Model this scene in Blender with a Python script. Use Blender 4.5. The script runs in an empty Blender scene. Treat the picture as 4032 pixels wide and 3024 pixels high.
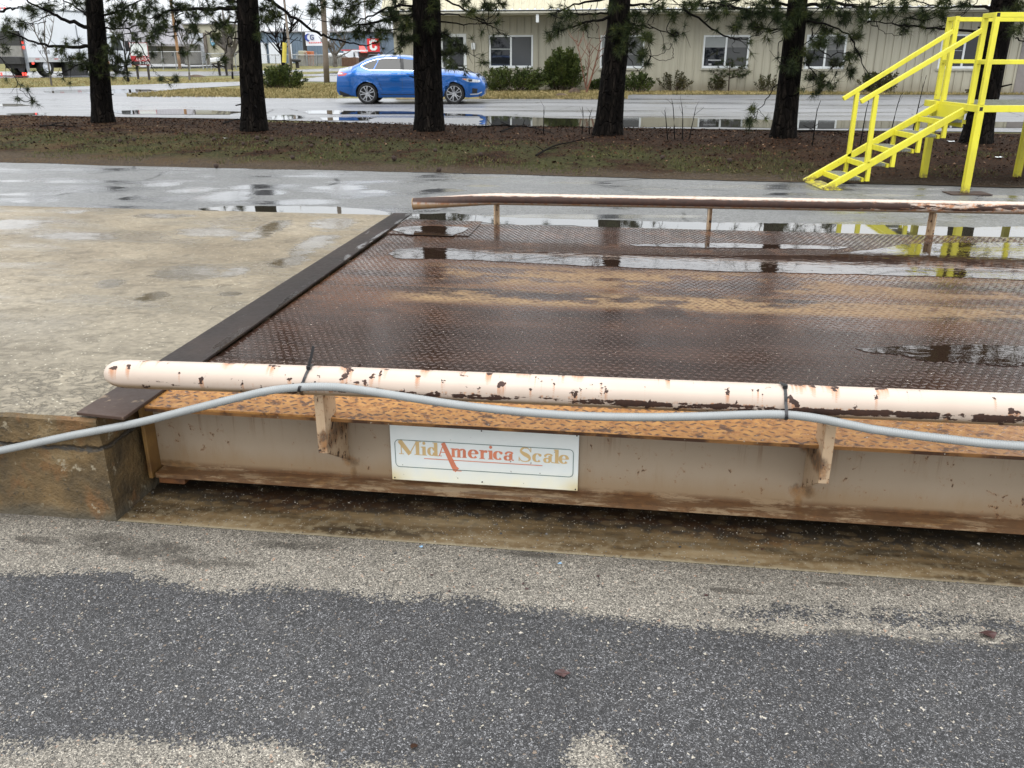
import bpy, bmesh, math, random
from mathutils import Vector, Matrix, noise as mnoise
R = math.radians
rnd = random.Random(7)
C = bpy.context.scene.collection
SC = bpy.context.scene

# ------------------------------------------------------------------ camera
F, CX, CY, YH, H = 3400.0, 2016.0, 1512.0, 218.0, 1.5
TH = math.atan((CY - YH) / F)
cam = bpy.data.cameras.new('camera'); camo = bpy.data.objects.new('camera', cam); C.objects.link(camo)
camo.location = (0, 0, H); camo.rotation_euler = (math.pi / 2 - TH, 0, 0)
cam.sensor_width = 36; cam.lens = F / 4032 * 36; cam.clip_start = 0.05; cam.clip_end = 2000
SC.camera = camo

def ray(x, y):
    u = (x - CX) / F; v = (y - CY) / F
    return Vector((u, math.cos(TH) - v * math.sin(TH), -math.sin(TH) - v * math.cos(TH)))
def zg(Y):                                   # the ground rises gently beyond the car park
    return 0.0 if Y < 30 else 0.0075 * (min(Y, 170) - 30)
def G(x, y, dz=0.0):                         # point of the photo -> point on the ground
    d = ray(x, y); t = (dz - H) / d.z if d.z < -1e-6 else 1e9
    if t * d.y > 30:
        t = (H - dz + 0.225) / (0.0075 * d.y - d.z)
        if t < 0 or t * d.y > 170: t = 170 / d.y
    p = d * t; return Vector((p.x, p.y, zg(p.y) + dz))
def at(x, y, Y):                             # point of the photo -> point at distance Y
    d = ray(x, y); t = Y / d.y; return Vector((d.x * t, Y, H + d.z * t))
A = R(-7.8); CA, SA = math.cos(A), math.sin(A)   # the scale's own frame: s along it, t across
def S2W(s, t, z=0.0): return Vector((s * CA - t * SA, s * SA + t * CA, z))
def W2S(p): return Vector((p.x * CA + p.y * SA, -p.x * SA + p.y * CA, p.z))
def GS(x, y, z=0.0):
    d = ray(x, y); k = (z - H) / d.z; p = d * k; return W2S(Vector((p.x, p.y, z)))

def ellS(x, y, w, h, z):                     # ellipse of the photo -> ellipse (s,t,rs,rt) on the plane z
    c = GS(x, y, z); return (c.x, c.y, abs(GS(x + w, y, z).x - GS(x - w, y, z).x) / 2, abs(GS(x, y - h, z).y - GS(x, y + h, z).y) / 2)
def ellW(x, y, w, h):
    c = G(x, y); return (c.x, c.y, abs(G(x + w, y).x - G(x - w, y).x) / 2, abs(G(x, y - h).y - G(x, y + h).y) / 2)
# ------------------------------------------------------------------ node helper
class NT:
    def __init__(s, name):
        s.m = bpy.data.materials.new(name); s.m.use_nodes = True
        s.t = s.m.node_tree; s.n = s.t.nodes; s.l = s.t.links
        s.b = s.n['Principled BSDF']; s._o = None
    def set(s, **k):
        for a, v in k.items():
            s.inp(s.b.inputs[a.replace('_', ' ')], v)
        return s
    def inp(s, sock, v):
        if isinstance(v, bpy.types.NodeSocket): s.l.new(v, sock)
        elif isinstance(v, (tuple, list)) and len(v) == 3 and sock.type == 'RGBA': sock.default_value = (*v, 1)
        elif v is not None: sock.default_value = v
    def obj(s):
        if not s._o: s._o = s.n.new('ShaderNodeTexCoord').outputs['Object']
        return s._o
    def gen(s): return s.n.new('ShaderNodeTexCoord').outputs['Generated']
    def map(s, v=None, sc=(1, 1, 1), rot=(0, 0, 0), loc=(0, 0, 0)):
        n = s.n.new('ShaderNodeMapping'); s.inp(n.inputs[0], v or s.obj())
        n.inputs['Scale'].default_value = sc; n.inputs['Rotation'].default_value = rot; n.inputs['Location'].default_value = loc
        return n.outputs[0]
    def noise(s, sc, v=None, det=3, ro=.55, dist=0, color=False):
        n = s.n.new('ShaderNodeTexNoise'); s.inp(n.inputs['Vector'], v or s.obj())
        n.inputs['Scale'].default_value = sc; n.inputs['Detail'].default_value = det
        n.inputs['Roughness'].default_value = ro; n.inputs['Distortion'].default_value = dist
        return n.outputs[1 if color else 0]
    def voro(s, sc, v=None, out='Distance', feat='F1', rand=1):
        n = s.n.new('ShaderNodeTexVoronoi'); n.feature = feat; s.inp(n.inputs['Vector'], v or s.obj())
        n.inputs['Scale'].default_value = sc; n.inputs['Randomness'].default_value = rand
        return n.outputs[out]
    def math(s, op, a, b=None, c=None, cl=False):
        n = s.n.new('ShaderNodeMath'); n.operation = op; n.use_clamp = cl
        s.inp(n.inputs[0], a); s.inp(n.inputs[1], b); s.inp(n.inputs[2], c); return n.outputs[0]
    def sep(s, v=None):
        n = s.n.new('ShaderNodeSeparateXYZ'); s.inp(n.inputs[0], v or s.obj()); return n.outputs
    def comb(s, x, y, z=0.0):
        n = s.n.new('ShaderNodeCombineXYZ'); s.inp(n.inputs[0], x); s.inp(n.inputs[1], y); s.inp(n.inputs[2], z); return n.outputs[0]
    def ss(s, v, a, b, lo=0.0, hi=1.0):       # smooth step
        n = s.n.new('ShaderNodeMapRange'); n.interpolation_type = 'SMOOTHSTEP'
        s.inp(n.inputs[0], v)
        if a <= b: vals = (a, b, lo, hi)
        else: vals = (b, a, hi, lo)
        for i, x in enumerate(vals): n.inputs[i + 1].default_value = x
        return n.outputs[0]
    def lin(s, v, a, b, lo=0.0, hi=1.0):
        n = s.n.new('ShaderNodeMapRange'); s.inp(n.inputs[0], v)
        for i, x in enumerate((a, b, lo, hi)): n.inputs[i + 1].default_value = x
        return n.outputs[0]
    def mix(s, f, a, b, bl='MIX'):
        n = s.n.new('ShaderNodeMix'); n.data_type = 'RGBA'; n.blend_type = bl
        s.inp(n.inputs[0], f); s.inp(n.inputs[6], a); s.inp(n.inputs[7], b); return n.outputs[2]
    def mf(s, f, a, b):
        n = s.n.new('ShaderNodeMix'); n.data_type = 'FLOAT'
        s.inp(n.inputs[0], f); s.inp(n.inputs[2], a); s.inp(n.inputs[3], b); return n.outputs[0]
    def ramp(s, f, stops, interp='LINEAR'):
        n = s.n.new('ShaderNodeValToRGB'); s.inp(n.inputs[0], f); e = n.color_ramp.elements; n.color_ramp.interpolation = interp
        while len(e) < len(stops): e.new(.5)
        for i, (p, c) in enumerate(stops): e[i].position = p; e[i].color = (*c, 1)
        return n.outputs[0]
    def bump(s, h, strength=.5, dist=.01, normal=None):
        n = s.n.new('ShaderNodeBump'); s.inp(n.inputs['Height'], h); s.inp(n.inputs['Strength'], strength)
        n.inputs['Distance'].default_value = dist
        if normal: s.inp(n.inputs['Normal'], normal)
        return n.outputs[0]
    def blobs(s, x, y, lst, nz, k=1.2, hi=.4):   # soft patches: ellipses broken up by noise
        m = None
        for cx, cy, rx, ry in lst:
            a = s.math('POWER', s.math('DIVIDE', s.math('SUBTRACT', x, cx), rx), 2); b = s.math('POWER', s.math('DIVIDE', s.math('SUBTRACT', y, cy), ry), 2)
            v = s.math('SUBTRACT', 1.0, s.math('ADD', a, b)); m = v if m is None else s.math('MAXIMUM', m, v)
        return s.ss(s.math('ADD', m, s.math('MULTIPLY', s.math('SUBTRACT', nz, .5), k)), 0.0, hi)
    def objrand(s): return s.n.new('ShaderNodeObjectInfo').outputs['Random']
    def attr(s, name):
        n = s.n.new('ShaderNodeAttribute'); n.attribute_name = name; return n.outputs['Color']
def simple(name, col, rough=.5, metal=0, var=.12, vs=4, bump=0, bs=60, **k):
    n = NT(name); f = n.noise(vs, det=4)
    c = n.mix(n.lin(f, .3, .7), tuple(x * (1 - var) for x in col), tuple(min(1, x * (1 + var)) for x in col))
    n.set(Base_Color=c, Roughness=n.lin(f, .3, .7, max(0, rough - .08), min(1, rough + .08)), Metallic=metal, **k)
    if bump: n.set(Normal=n.bump(n.noise(bs, det=3), bump, .01))
    return n.m

# ------------------------------------------------------------------ mesh helper
class MB:
    def __init__(s): s.v = []; s.f = []; s.mi = []; s.cur = 0; s.sm = []; s.smooth = False
    def add(s, vs, fs):
        o = len(s.v); s.v += [tuple(v) for v in vs]
        for f in fs: s.f.append(tuple(i + o for i in f)); s.mi.append(s.cur); s.sm.append(s.smooth)
        return s
    def box(s, x0, x1, y0, y1, z0, z1, M=None):
        vs = [Vector((x, y, z)) for z in (z0, z1) for y in (y0, y1) for x in (x0, x1)]
        if M: vs = [M @ v for v in vs]
        return s.add(vs, [(0, 2, 3, 1), (4, 5, 7, 6), (0, 1, 5, 4), (2, 6, 7, 3), (0, 4, 6, 2), (1, 3, 7, 5)])
    def bar(s, a, b, w, h, up=(0, 0, 1)):      # rectangular bar from a to b
        a = Vector(a); b = Vector(b); d = (b - a).normalized(); up = Vector(up)
        x = d.cross(up)
        if x.length < 1e-4: x = d.cross(Vector((0, 1, 0)))
        x.normalize(); y = x.cross(d).normalized()
        vs = [p + x * sx * w / 2 + y * sy * h / 2 for p in (a, b) for sy in (-1, 1) for sx in (-1, 1)]
        return s.add(vs, [(0, 1, 3, 2), (4, 6, 7, 5), (0, 4, 5, 1), (2, 3, 7, 6), (0, 2, 6, 4), (1, 5, 7, 3)])
    def prism(s, poly, d, M=None):             # polygon (3D points) extruded by vector d
        n = len(poly); a = [Vector(p) for p in poly]; b = [p + Vector(d) for p in a]
        vs = a + b
        if M: vs = [M @ v for v in vs]
        return s.add(vs, [tuple(range(n))[::-1], tuple(range(n, 2 * n))] + [(i, (i + 1) % n, n + (i + 1) % n, n + i) for i in range(n)])
    def tube(s, pts, rad, n=8, cap=True, jit=0, r=rnd):
        pts = [Vector(p) for p in pts]; m = len(pts)
        if not isinstance(rad, (list, tuple)): rad = [rad] * m
        vs = []; ref = Vector((0, 0, 1))
        for i, p in enumerate(pts):
            d = (pts[min(i + 1, m - 1)] - pts[max(i - 1, 0)])
            d = d.normalized() if d.length > 1e-9 else Vector((0, 0, 1))
            x = d.cross(ref)
            if x.length < .15: x = d.cross(Vector((0, 1, 0)))
            x.normalize(); y = x.cross(d)
            for k in range(n):
                a = 2 * math.pi * k / n; q = rad[i] * (1 + (r.uniform(-jit, jit) if jit else 0))
                vs.append(p + x * math.cos(a) * q + y * math.sin(a) * q)
        fs = [(i * n + k, i * n + (k + 1) % n, (i + 1) * n + (k + 1) % n, (i + 1) * n + k) for i in range(m - 1) for k in range(n)]
        if cap: fs += [tuple(range(n))[::-1], tuple(range((m - 1) * n, m * n))]
        return s.add(vs, fs)
    def lathe(s, prof, n=24, M=None):          # profile (r,z) about local z
        vs = []; m = len(prof)
        for r_, z in prof:
            for k in range(n):
                a = 2 * math.pi * k / n; vs.append(Vector((r_ * math.cos(a), r_ * math.sin(a), z)))
        if M: vs = [M @ v for v in vs]
        return s.add(vs, [(i * n + k, i * n + (k + 1) % n, (i + 1) * n + (k + 1) % n, (i + 1) * n + k) for i in range(m - 1) for k in range(n)])
    def disc(s, M, r, n=20):
        return s.add([M @ Vector((r * math.cos(2 * math.pi * k / n), r * math.sin(2 * math.pi * k / n), 0)) for k in range(n)], [tuple(range(n))])
    def build(s, name, mat, parent=None, smooth=False, bevel=0, frame=None, loc=None, subdiv=0):
        me = bpy.data.meshes.new(name); me.from_pydata(s.v, [], s.f)
        for m in (mat if isinstance(mat, (list, tuple)) else [mat]): me.materials.append(m)
        if any(s.mi): me.polygons.foreach_set('material_index', s.mi)
        if smooth: me.polygons.foreach_set('use_smooth', [True] * len(me.polygons))
        elif any(s.sm): me.polygons.foreach_set('use_smooth', s.sm)
        me.update()
        o = bpy.data.objects.new(name, me); C.objects.link(o)
        if bevel:
            b = o.modifiers.new('bevel', 'BEVEL'); b.width = bevel; b.segments = 2; b.limit_method = 'ANGLE'
        if subdiv:
            b = o.modifiers.new('subsurf', 'SUBSURF'); b.levels = b.render_levels = subdiv
        if frame == 'S': o.rotation_euler.z = A
        if loc: o.location = loc
        if parent: o.parent = parent
        return o
def tag(o, label=None, cat=None, group=None, kind=None):
    if label: o['label'] = label
    if cat: o['category'] = cat
    if group: o['group'] = group
    if kind: o['kind'] = kind
    return o
def thing(name, loc=(0, 0, 0), rz=0, label=None, cat=None, group=None):
    o = bpy.data.objects.new(name, None); C.objects.link(o); o.location = loc; o.rotation_euler.z = rz
    o.empty_display_size = .2
    return tag(o, label, cat, group)
def dup(o, parent=None, loc=None, rz=None):
    c = o.copy(); C.objects.link(c)
    if parent: c.parent = parent
    if loc is not None: c.location = loc
    if rz is not None: c.rotation_euler.z = rz
    for ch in list(o.children): dup(ch, c)
    return c
def jitpoly(pts, step, amp, seed=0, fr=(3, 11), closed=True):   # ragged outline through points
    out = []; n = len(pts)
    for i in range(n if closed else n - 1):
        a = Vector(pts[i]); b = Vector(pts[(i + 1) % n]); L = (b - a).length; k = max(1, int(L / step))
        nn = Vector((-(b - a).y, (b - a).x, 0)); nn = nn.normalized() if nn.length > 0 else nn
        for j in range(k):
            p = a + (b - a) * (j / k); w = 0
            for q, fq in enumerate(fr): w += mnoise.noise(Vector((p.x * fq + seed * 7.3, p.y * fq, seed))) / (1 + 1.2 * q)
            e = min(1, 6 * min(j / k, 1 - j / k) + .5)
            out.append(p + nn * w * amp * e)
    if not closed: out.append(Vector(pts[-1]))
    return out
def sheet(name, poly, z, mat, frame=None, kind='structure', cuts=(), parent=None, zfun=None, skirt=0):
    bm = bmesh.new(); vs = [bm.verts.new((p[0], p[1], 0)) for p in poly]; f = bm.faces.new(vs)
    bmesh.ops.recalc_face_normals(bm, faces=bm.faces[:])
    if f.normal.z < 0: bmesh.ops.reverse_faces(bm, faces=[f])
    for co, no in cuts:
        g = bm.verts[:] + bm.edges[:] + bm.faces[:]
        bmesh.ops.bisect_plane(bm, geom=g, plane_co=co, plane_no=no, dist=1e-5)
    for v in bm.verts: v.co.z = z + (zfun(v.co) if zfun else 0)
    bmesh.ops.triangulate(bm, faces=bm.faces[:])
    if skirt:
        g = bmesh.ops.extrude_edge_only(bm, edges=[e for e in bm.edges if e.is_boundary])['geom']
        for q in g:
            if isinstance(q, bmesh.types.BMVert): q.co.z -= skirt
    me = bpy.data.meshes.new(name); bm.to_mesh(me); bm.free()
    me.materials.append(mat); o = bpy.data.objects.new(name, me); C.objects.link(o)
    if frame == 'S': o.rotation_euler.z = A
    if kind: o['kind'] = kind
    if parent: o.parent = parent
    return o
YC = [((0, 30, 0), (0, 1, 0)), ((0, 170, 0), (0, 1, 0))]
def gsheet(name, poly, dz, mat, kind='structure'):   # sheet that follows the ground
    return sheet(name, poly, dz, mat, cuts=YC, kind=kind, zfun=lambda c: zg(c.y))
# ------------------------------------------------------------------ overcast sky and soft sun
SC.view_settings.view_transform = 'Standard'; SC.view_settings.look = 'None'; SC.view_settings.exposure = 0.28; SC.view_settings.gamma = 1
w = bpy.data.worlds.new('World'); SC.world = w; w.use_nodes = True
wt = w.node_tree; wn = wt.nodes; bg = wn['Background']
sky = wn.new('ShaderNodeTexSky'); sky.sky_type = 'NISHITA'; sky.sun_disc = False
SUN_EL, SUN_AZ = R(52), R(200)
sky.sun_elevation = SUN_EL; sky.sun_rotation = SUN_AZ; sky.air_density = 1; sky.dust_density = 3
hs = wn.new('ShaderNodeHueSaturation'); hs.inputs['Saturation'].default_value = .12; hs.inputs['Value'].default_value = .6
wt.links.new(sky.outputs[0], hs.inputs['Color'])
tc = wn.new('ShaderNodeTexCoord'); nz = wn.new('ShaderNodeTexNoise'); nz.inputs['Scale'].default_value = 2.2; nz.inputs['Detail'].default_value = 4
wt.links.new(tc.outputs['Generated'], nz.inputs['Vector'])
cl = wn.new('ShaderNodeValToRGB'); cl.color_ramp.elements[0].position = .3; cl.color_ramp.elements[0].color = (.80, .85, .90, 1)
cl.color_ramp.elements[1].position = .75; cl.color_ramp.elements[1].color = (1, 1, 1, 1)
wt.links.new(nz.outputs[0], cl.inputs[0])
sc_ = wn.new('ShaderNodeVectorMath'); sc_.operation = 'SCALE'; sc_.inputs['Scale'].default_value = 10.2
wt.links.new(cl.outputs[0], sc_.inputs[0])
mx = wn.new('ShaderNodeMix'); mx.data_type = 'RGBA'; mx.inputs[0].default_value = .85     # cloud deck over the blue
sx = wn.new('ShaderNodeSeparateXYZ'); wt.links.new(tc.outputs['Generated'], sx.inputs[0])      # overcast: the zenith is three times as bright as the horizon
gr = wn.new('ShaderNodeMapRange'); gr.inputs[1].default_value = 0; gr.inputs[2].default_value = 1; gr.inputs[3].default_value = 1.15; gr.inputs[4].default_value = 2.95; wt.links.new(sx.outputs[2], gr.inputs[0])
gm_ = wn.new('ShaderNodeVectorMath'); gm_.operation = 'SCALE'; wt.links.new(gr.outputs[0], gm_.inputs['Scale'])
wt.links.new(hs.outputs[0], mx.inputs[6]); wt.links.new(sc_.outputs[0], mx.inputs[7]); wt.links.new(mx.outputs[2], gm_.inputs[0]); wt.links.new(gm_.outputs[0], bg.inputs[0])
bg.inputs[1].default_value = 0.1
sl = bpy.data.lights.new('sun', 'SUN'); sl.energy = 0.6; sl.angle = R(25); sl.color = (1, .97, .93)
so = bpy.data.objects.new('sun', sl); C.objects.link(so)
_d = Vector((math.sin(SUN_AZ) * math.cos(SUN_EL), math.cos(SUN_AZ) * math.cos(SUN_EL), math.sin(SUN_EL)))
so.rotation_euler = (-_d).to_track_quat('-Z', 'Y').to_euler(); so.location = (0, -20, 30)

# ------------------------------------------------------------------ surface materials
def aggregate(n, v, stops, sc1, sc2, stops2, gap=.35, share=.80):
    """packed stones: fine matrix, scattered bigger stones, dark gaps -> colour, height"""
    vv = n.mix(.008, v, n.noise(sc1 * .35, v, det=2, color=True), 'LINEAR_LIGHT')
    c1 = n.voro(sc1, vv, 'Color'); d1 = n.voro(sc1, vv, 'Distance'); c2 = n.voro(sc2, vv, 'Color'); d2 = n.voro(sc2, vv, 'Distance')
    r1 = n.sep(c1)[0]; q2 = n.sep(c2)
    col = n.ramp(r1, stops)
    size = n.math('MULTIPLY', q2[0], .3)
    pick = n.math('MULTIPLY', n.ss(q2[2], share, share + .02), n.ss(n.math('ADD', d2, size), .55, .47))
    col = n.mix(pick, col, n.ramp(q2[1], stops2))
    col = n.mix(n.math('MULTIPLY', n.math('MULTIPLY', n.ss(d1, .32, .62), gap), n.math('SUBTRACT', 1, pick)), col, (.012, .011, .011))
    return col, n.math('SUBTRACT', n.math('MULTIPLY', pick, .5), d1)
g3 = lambda a, t=(1, 1, 1): tuple(a * x for x in t)
W_ = (1.0, .905, .755); K_ = (1.0, .985, 1.0)
def near_stain(n, col, v):
    s, t, z = n.sep(v); nn = n.noise(3.0, v, det=5); fine = n.noise(26, v, det=3)
    BS = [ellS(*q, 0) for q in ((560, 2165, 330, 50), (800, 2215, 240, 30), (1180, 2150, 260, 26), (420, 2120, 160, 30), (150, 2130, 120, 20), (2050, 2180, 200, 14), (2900, 2330, 150, 14), (3300, 2300, 120, 10))]
    m = n.blobs(s, t, BS, n.noise(5, n.map(v, sc=(1, 2, 1)), det=9, ro=.78), 4.2, 1.0)
    col = n.mix(n.math('MULTIPLY', m, n.lin(fine, .3, .65, .55, .95)), col, n.mix(.80, col, (.022, .018, .014)))
    # dark tyre smears to the right, damp edge beside the pit floor
    band = n.math('MULTIPLY', n.ss(n.math('ABSOLUTE', n.math('SUBTRACT', t, n.math('ADD', 2.065, n.math('MULTIPLY', s, .035)))), .05, .02), n.ss(s, .45, .7))
    m2 = n.math('MULTIPLY', band, n.ss(n.noise(5, n.map(v, sc=(1, 4, 1))), .42, .6))
    col = n.mix(n.math('MULTIPLY', m2, .8), col, (.03, .03, .032))
    edge = n.ss(t, 2.33, 2.40)
    return n.mix(n.math('MULTIPLY', edge, n.lin(nn, .3, .7, .2, .7)), col, n.mix(.6, col, (.05, .042, .03)))
def mat_near():
    n = NT('near_asphalt'); v = n.map(); at_ = n.n.new('ShaderNodeAttribute'); at_.attribute_name = 'resurfaced'; dist = at_.outputs['Fac']
    a, ha = aggregate(n, v, [(0, g3(.06, W_)), (.22, g3(.16, W_)), (.5, g3(.29, W_)), (.85, g3(.46, W_)), (1, g3(.72, W_))], 300, 120, [(0, g3(.05)), (.3, g3(.28, W_)), (.7, g3(.5, W_)), (1, (.38, .23, .15))], .5)
    b, hb = aggregate(n, v, [(0, g3(.02, K_)), (.5, g3(.045, K_)), (.74, g3(.085, K_)), (.88, g3(.17, K_)), (1, g3(.42, K_))], 360, 125, [(0, g3(.03)), (.5, g3(.055)), (.75, (.25, .19, .14)), (.9, g3(.42, W_)), (1, g3(.62, W_))], .35, .86)
    a = near_stain(n, a, v)
    m1 = n.noise(1.6, v, det=7, ro=.72); m2 = n.noise(9, v, det=7, ro=.75); m3 = n.noise(70, v, det=3)
    a = n.mix(n.lin(m1, .32, .66), n.mix(.30, a, (.05, .045, .038)), a); b = n.mix(n.lin(m1, .34, .62), n.mix(.30, b, (.008, .008, .009)), b)
    a = n.mix(n.math('MULTIPLY', n.ss(m2, .52, .64), .30), a, (.08, .07, .058)); dust = n.math('MULTIPLY', n.ss(m2, .54, .68), n.lin(m1, .4, .6, .1, .5)); b = n.mix(n.math('MULTIPLY', dust, .6), b, (.16, .15, .14))
    e = n.math('ADD', dist, n.math('MULTIPLY', n.math('SUBTRACT', m2, .5), .20)); e = n.math('ADD', e, n.math('MULTIPLY', n.math('SUBTRACT', m3, .5), .05))
    e = n.math('ADD', e, n.math('MULTIPLY', n.math('SUBTRACT', n.sep(n.voro(170, v, 'Color'))[2], .5), .05)); k = n.ss(e, -.005, .005)                     # thin feathered skirt where the newer layer wears out
    rim = n.math('MULTIPLY', n.math('MULTIPLY', n.ss(e, -.004, .010), n.ss(e, .05, .015)), .3)
    col = n.mix(k, a, b); col = n.mix(rim, col, n.mix(.6, col, (.012, .012, .013)))
    h = n.mf(k, ha, n.math('ADD', hb, 1.0))
    n.set(Base_Color=col, Roughness=n.lin(m1, .3, .7, .5, .75), Normal=n.bump(h, .55, .004), Specular_IOR_Level=.35); return n.m
M_near = mat_near()
def mat_wet(name, dry, wetc, stretch, base_r, wet_r, thr=(.42, .62), sc=.35, bumpk=.25, crack=True, sp=1.0, patches=None):
    n = NT(name); v = n.map(); vs = n.map(sc=stretch)
    a = n.noise(sc, vs, det=6, ro=.6); fine = n.noise(55, v, det=3); f2 = n.voro(70, v, 'Color')
    wet = n.ss(a, thr[0], thr[1]); pool = 0.0
    if patches:
        x, y, z = n.sep(v); pool = n.blobs(x, y, patches, n.noise(1.6, n.map(sc=(.6, 2.4, 1)), det=8, ro=.72), 3.0, .8); wet = n.math('MAXIMUM', wet, pool)
    c = n.mix(n.lin(n.sep(f2)[0], 0, 1), g3(.6), g3(1.35)); c = n.mix(1, c, n.mix(wet, dry, wetc), 'MULTIPLY')
    if crack:
        cr = n.voro(.45, n.mix(.25, v, n.noise(1.3, v, color=True), 'ADD'), 'Distance', 'DISTANCE_TO_EDGE')
        c = n.mix(n.math('MULTIPLY', n.ss(cr, .014, .003), n.ss(n.noise(.5, v), .5, .6)), c, (.012, .012, .012))
    r = n.mf(wet, base_r, wet_r)
    if patches: r = n.mf(pool, r, .045)
    n.set(Base_Color=c, Roughness=n.math('ADD', r, n.lin(fine, .3, .7, -.04, .04)), Specular_IOR_Level=.5 * sp,
          Normal=n.bump(fine, n.mf(wet, bumpk, bumpk * .25), .01))
    return n.m
LP_ = [ellW(*q) for q in ((300, 714, 160, 9), (640, 727, 90, 10), (990, 735, 90, 12), (900, 770, 130, 34), (520, 780, 60, 12), (120, 765, 150, 10), (1740, 750, 110, 9), (1340, 738, 130, 14), (1480, 755, 70, 9), (3100, 764, 100, 7), (3480, 768, 110, 7), (1900, 732, 90, 6), (2700, 776, 160, 8), (3950, 775, 120, 8), (2300, 852, 600, 10), (2150, 800, 200, 12), (70, 712, 120, 5), (1200, 795, 160, 14), (760, 748, 120, 16), (400, 742, 100, 10), (1050, 760, 90, 16), (150, 790, 100, 10))]
M_lane = mat_wet('wet_lane_asphalt', (.155, .155, .152), (.08, .081, .083), (1, 2.6, 1), .52, .2, thr=(.46, .62), sc=.7, bumpk=.4, patches=LP_)
M_lot = mat_wet('wet_car_park_asphalt', (.17, .172, .18), (.10, .102, .108), (.35, 2.2, 1), .50, .22, thr=(.42, .66), sc=.3, bumpk=.3)
M_street = mat_wet('wet_street_asphalt', (.10, .10, .105), (.05, .05, .055), (.5, 1, 1), .32, .12, sc=.1, bumpk=.1, crack=False)
M_yard = simple('grey_yard_asphalt', (.12, .12, .125), .4, var=.2, vs=.3)

def mat_lawn(name, a, b, c, sc=.6):
    n = NT(name); f = n.noise(sc, det=7, ro=.7); f2 = n.noise(4, n.map(sc=(1, .16, 1)), det=8, ro=.8); f3 = n.noise(90, n.map(sc=(1, 1, 1)), det=2)
    col = n.ramp(f, [(.32, a), (.5, b), (.68, c)])
    col = n.mix(n.lin(f2, .40, .60, .0, 1), n.mix(.62, col, (.04, .034, .016)), n.mix(.25, col, (.42, .34, .2)))
    n.set(Base_Color=col, Roughness=.95, Specular_IOR_Level=.15, Normal=n.bump(n.math('ADD', f2, n.math('MULTIPLY', f3, .5)), .8, .05))
    return n.m
M_lawn = mat_lawn('winter_lawn', (.27, .175, .08), (.215, .18, .075), (.115, .13, .045), .5)
M_lawn2 = mat_lawn('winter_lawn_green', (.27, .20, .085), (.17, .17, .055), (.09, .125, .035), .5)
def mat_mulch():
    n = NT('needle_mulch'); p = n.map(); x, y, z = n.sep(p)
    f = n.noise(1.3, p, det=6, ro=.65); f2 = n.noise(22, p, det=4, ro=.7); needles = n.noise(60, n.map(p, sc=(1, .25, 1), rot=(0, 0, .6)), det=3)
    needle2 = n.noise(60, n.map(p, sc=(.25, 1, 1), rot=(0, 0, .3)), det=3)
    col = n.ramp(f, [(.3, (.022, .014, .010)), (.5, (.046, .027, .017)), (.7, (.085, .052, .033))])
    col = n.mix(n.ss(n.math('MAXIMUM', needles, needle2), .56, .68), col, (.16, .075, .035))
    # green grass on the side of the lane (strip runs from far left to near right)
    d = n.math('ADD', y, n.math('MULTIPLY', x, .262))           # ~distance across the strip
    gm = n.math('MULTIPLY', n.ss(d, 16.6, 14.8), n.ss(n.noise(.9, n.map(p, sc=(1, .7, 1)), det=7, ro=.7), .40, .54))
    gm = n.math('MULTIPLY', gm, n.ss(n.math('ADD', d, n.math('MULTIPLY', n.math('SUBTRACT', f, .5), 2.0)), 12.0, 12.7))
    gm = n.math('MULTIPLY', n.math('MULTIPLY', gm, n.ss(x, 6.0, 1.0)), .88)
    grass = n.ramp(f2, [(.3, (.035, .04, .015)), (.5, (.085, .095, .035)), (.7, (.18, .165, .075))])
    col = n.mix(n.math('MULTIPLY', gm, .85), col, grass)
    edge = n.ss(n.math('ADD', d, n.math('MULTIPLY', n.math('SUBTRACT', f, .5), 1.6)), 12.9, 11.9)
    col = n.mix(n.math('MULTIPLY', edge, .8), col, n.mix(f2, (.10, .078, .055), (.22, .17, .115)))
    straw = n.math('MULTIPLY', n.ss(n.math('ADD', x, n.math('MULTIPLY', y, .35)), 2.5, -1.5), n.ss(f, .46, .58))
    col = n.mix(n.math('MULTIPLY', straw, .45), col, (.18, .115, .055))
    col = n.mix(n.lin(f2, .3, .7, 0, .6), n.mix(.6, col, (0, 0, 0)), col)
    n.set(Base_Color=col, Roughness=.9, Specular_IOR_Level=.06, Normal=n.bump(n.math('ADD', f2, needles), .9, .04))
    return n.m
M_mulch = mat_mulch()
def mat_water(name, col=(.022, .018, .013), rip=.03):
    n = NT(name); f = n.noise(9, n.map(sc=(1, 2.2, 1)), det=2)
    n.set(Base_Color=col, Roughness=.015, IOR=1.4, Specular_IOR_Level=.5, Normal=n.bump(f, rip, .02), Coat_Weight=.3, Coat_Roughness=.01)
    return n.m
M_water = mat_water('rain_water'); M_water_still = mat_water('still_rain_water', (.03, .027, .02), .012)
M_water_deck = mat_water('deck_rain_water', (.022, .013, .009), .05)
M_water_con = mat_water('slab_rain_water', (.11, .085, .05), .03)

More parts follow.
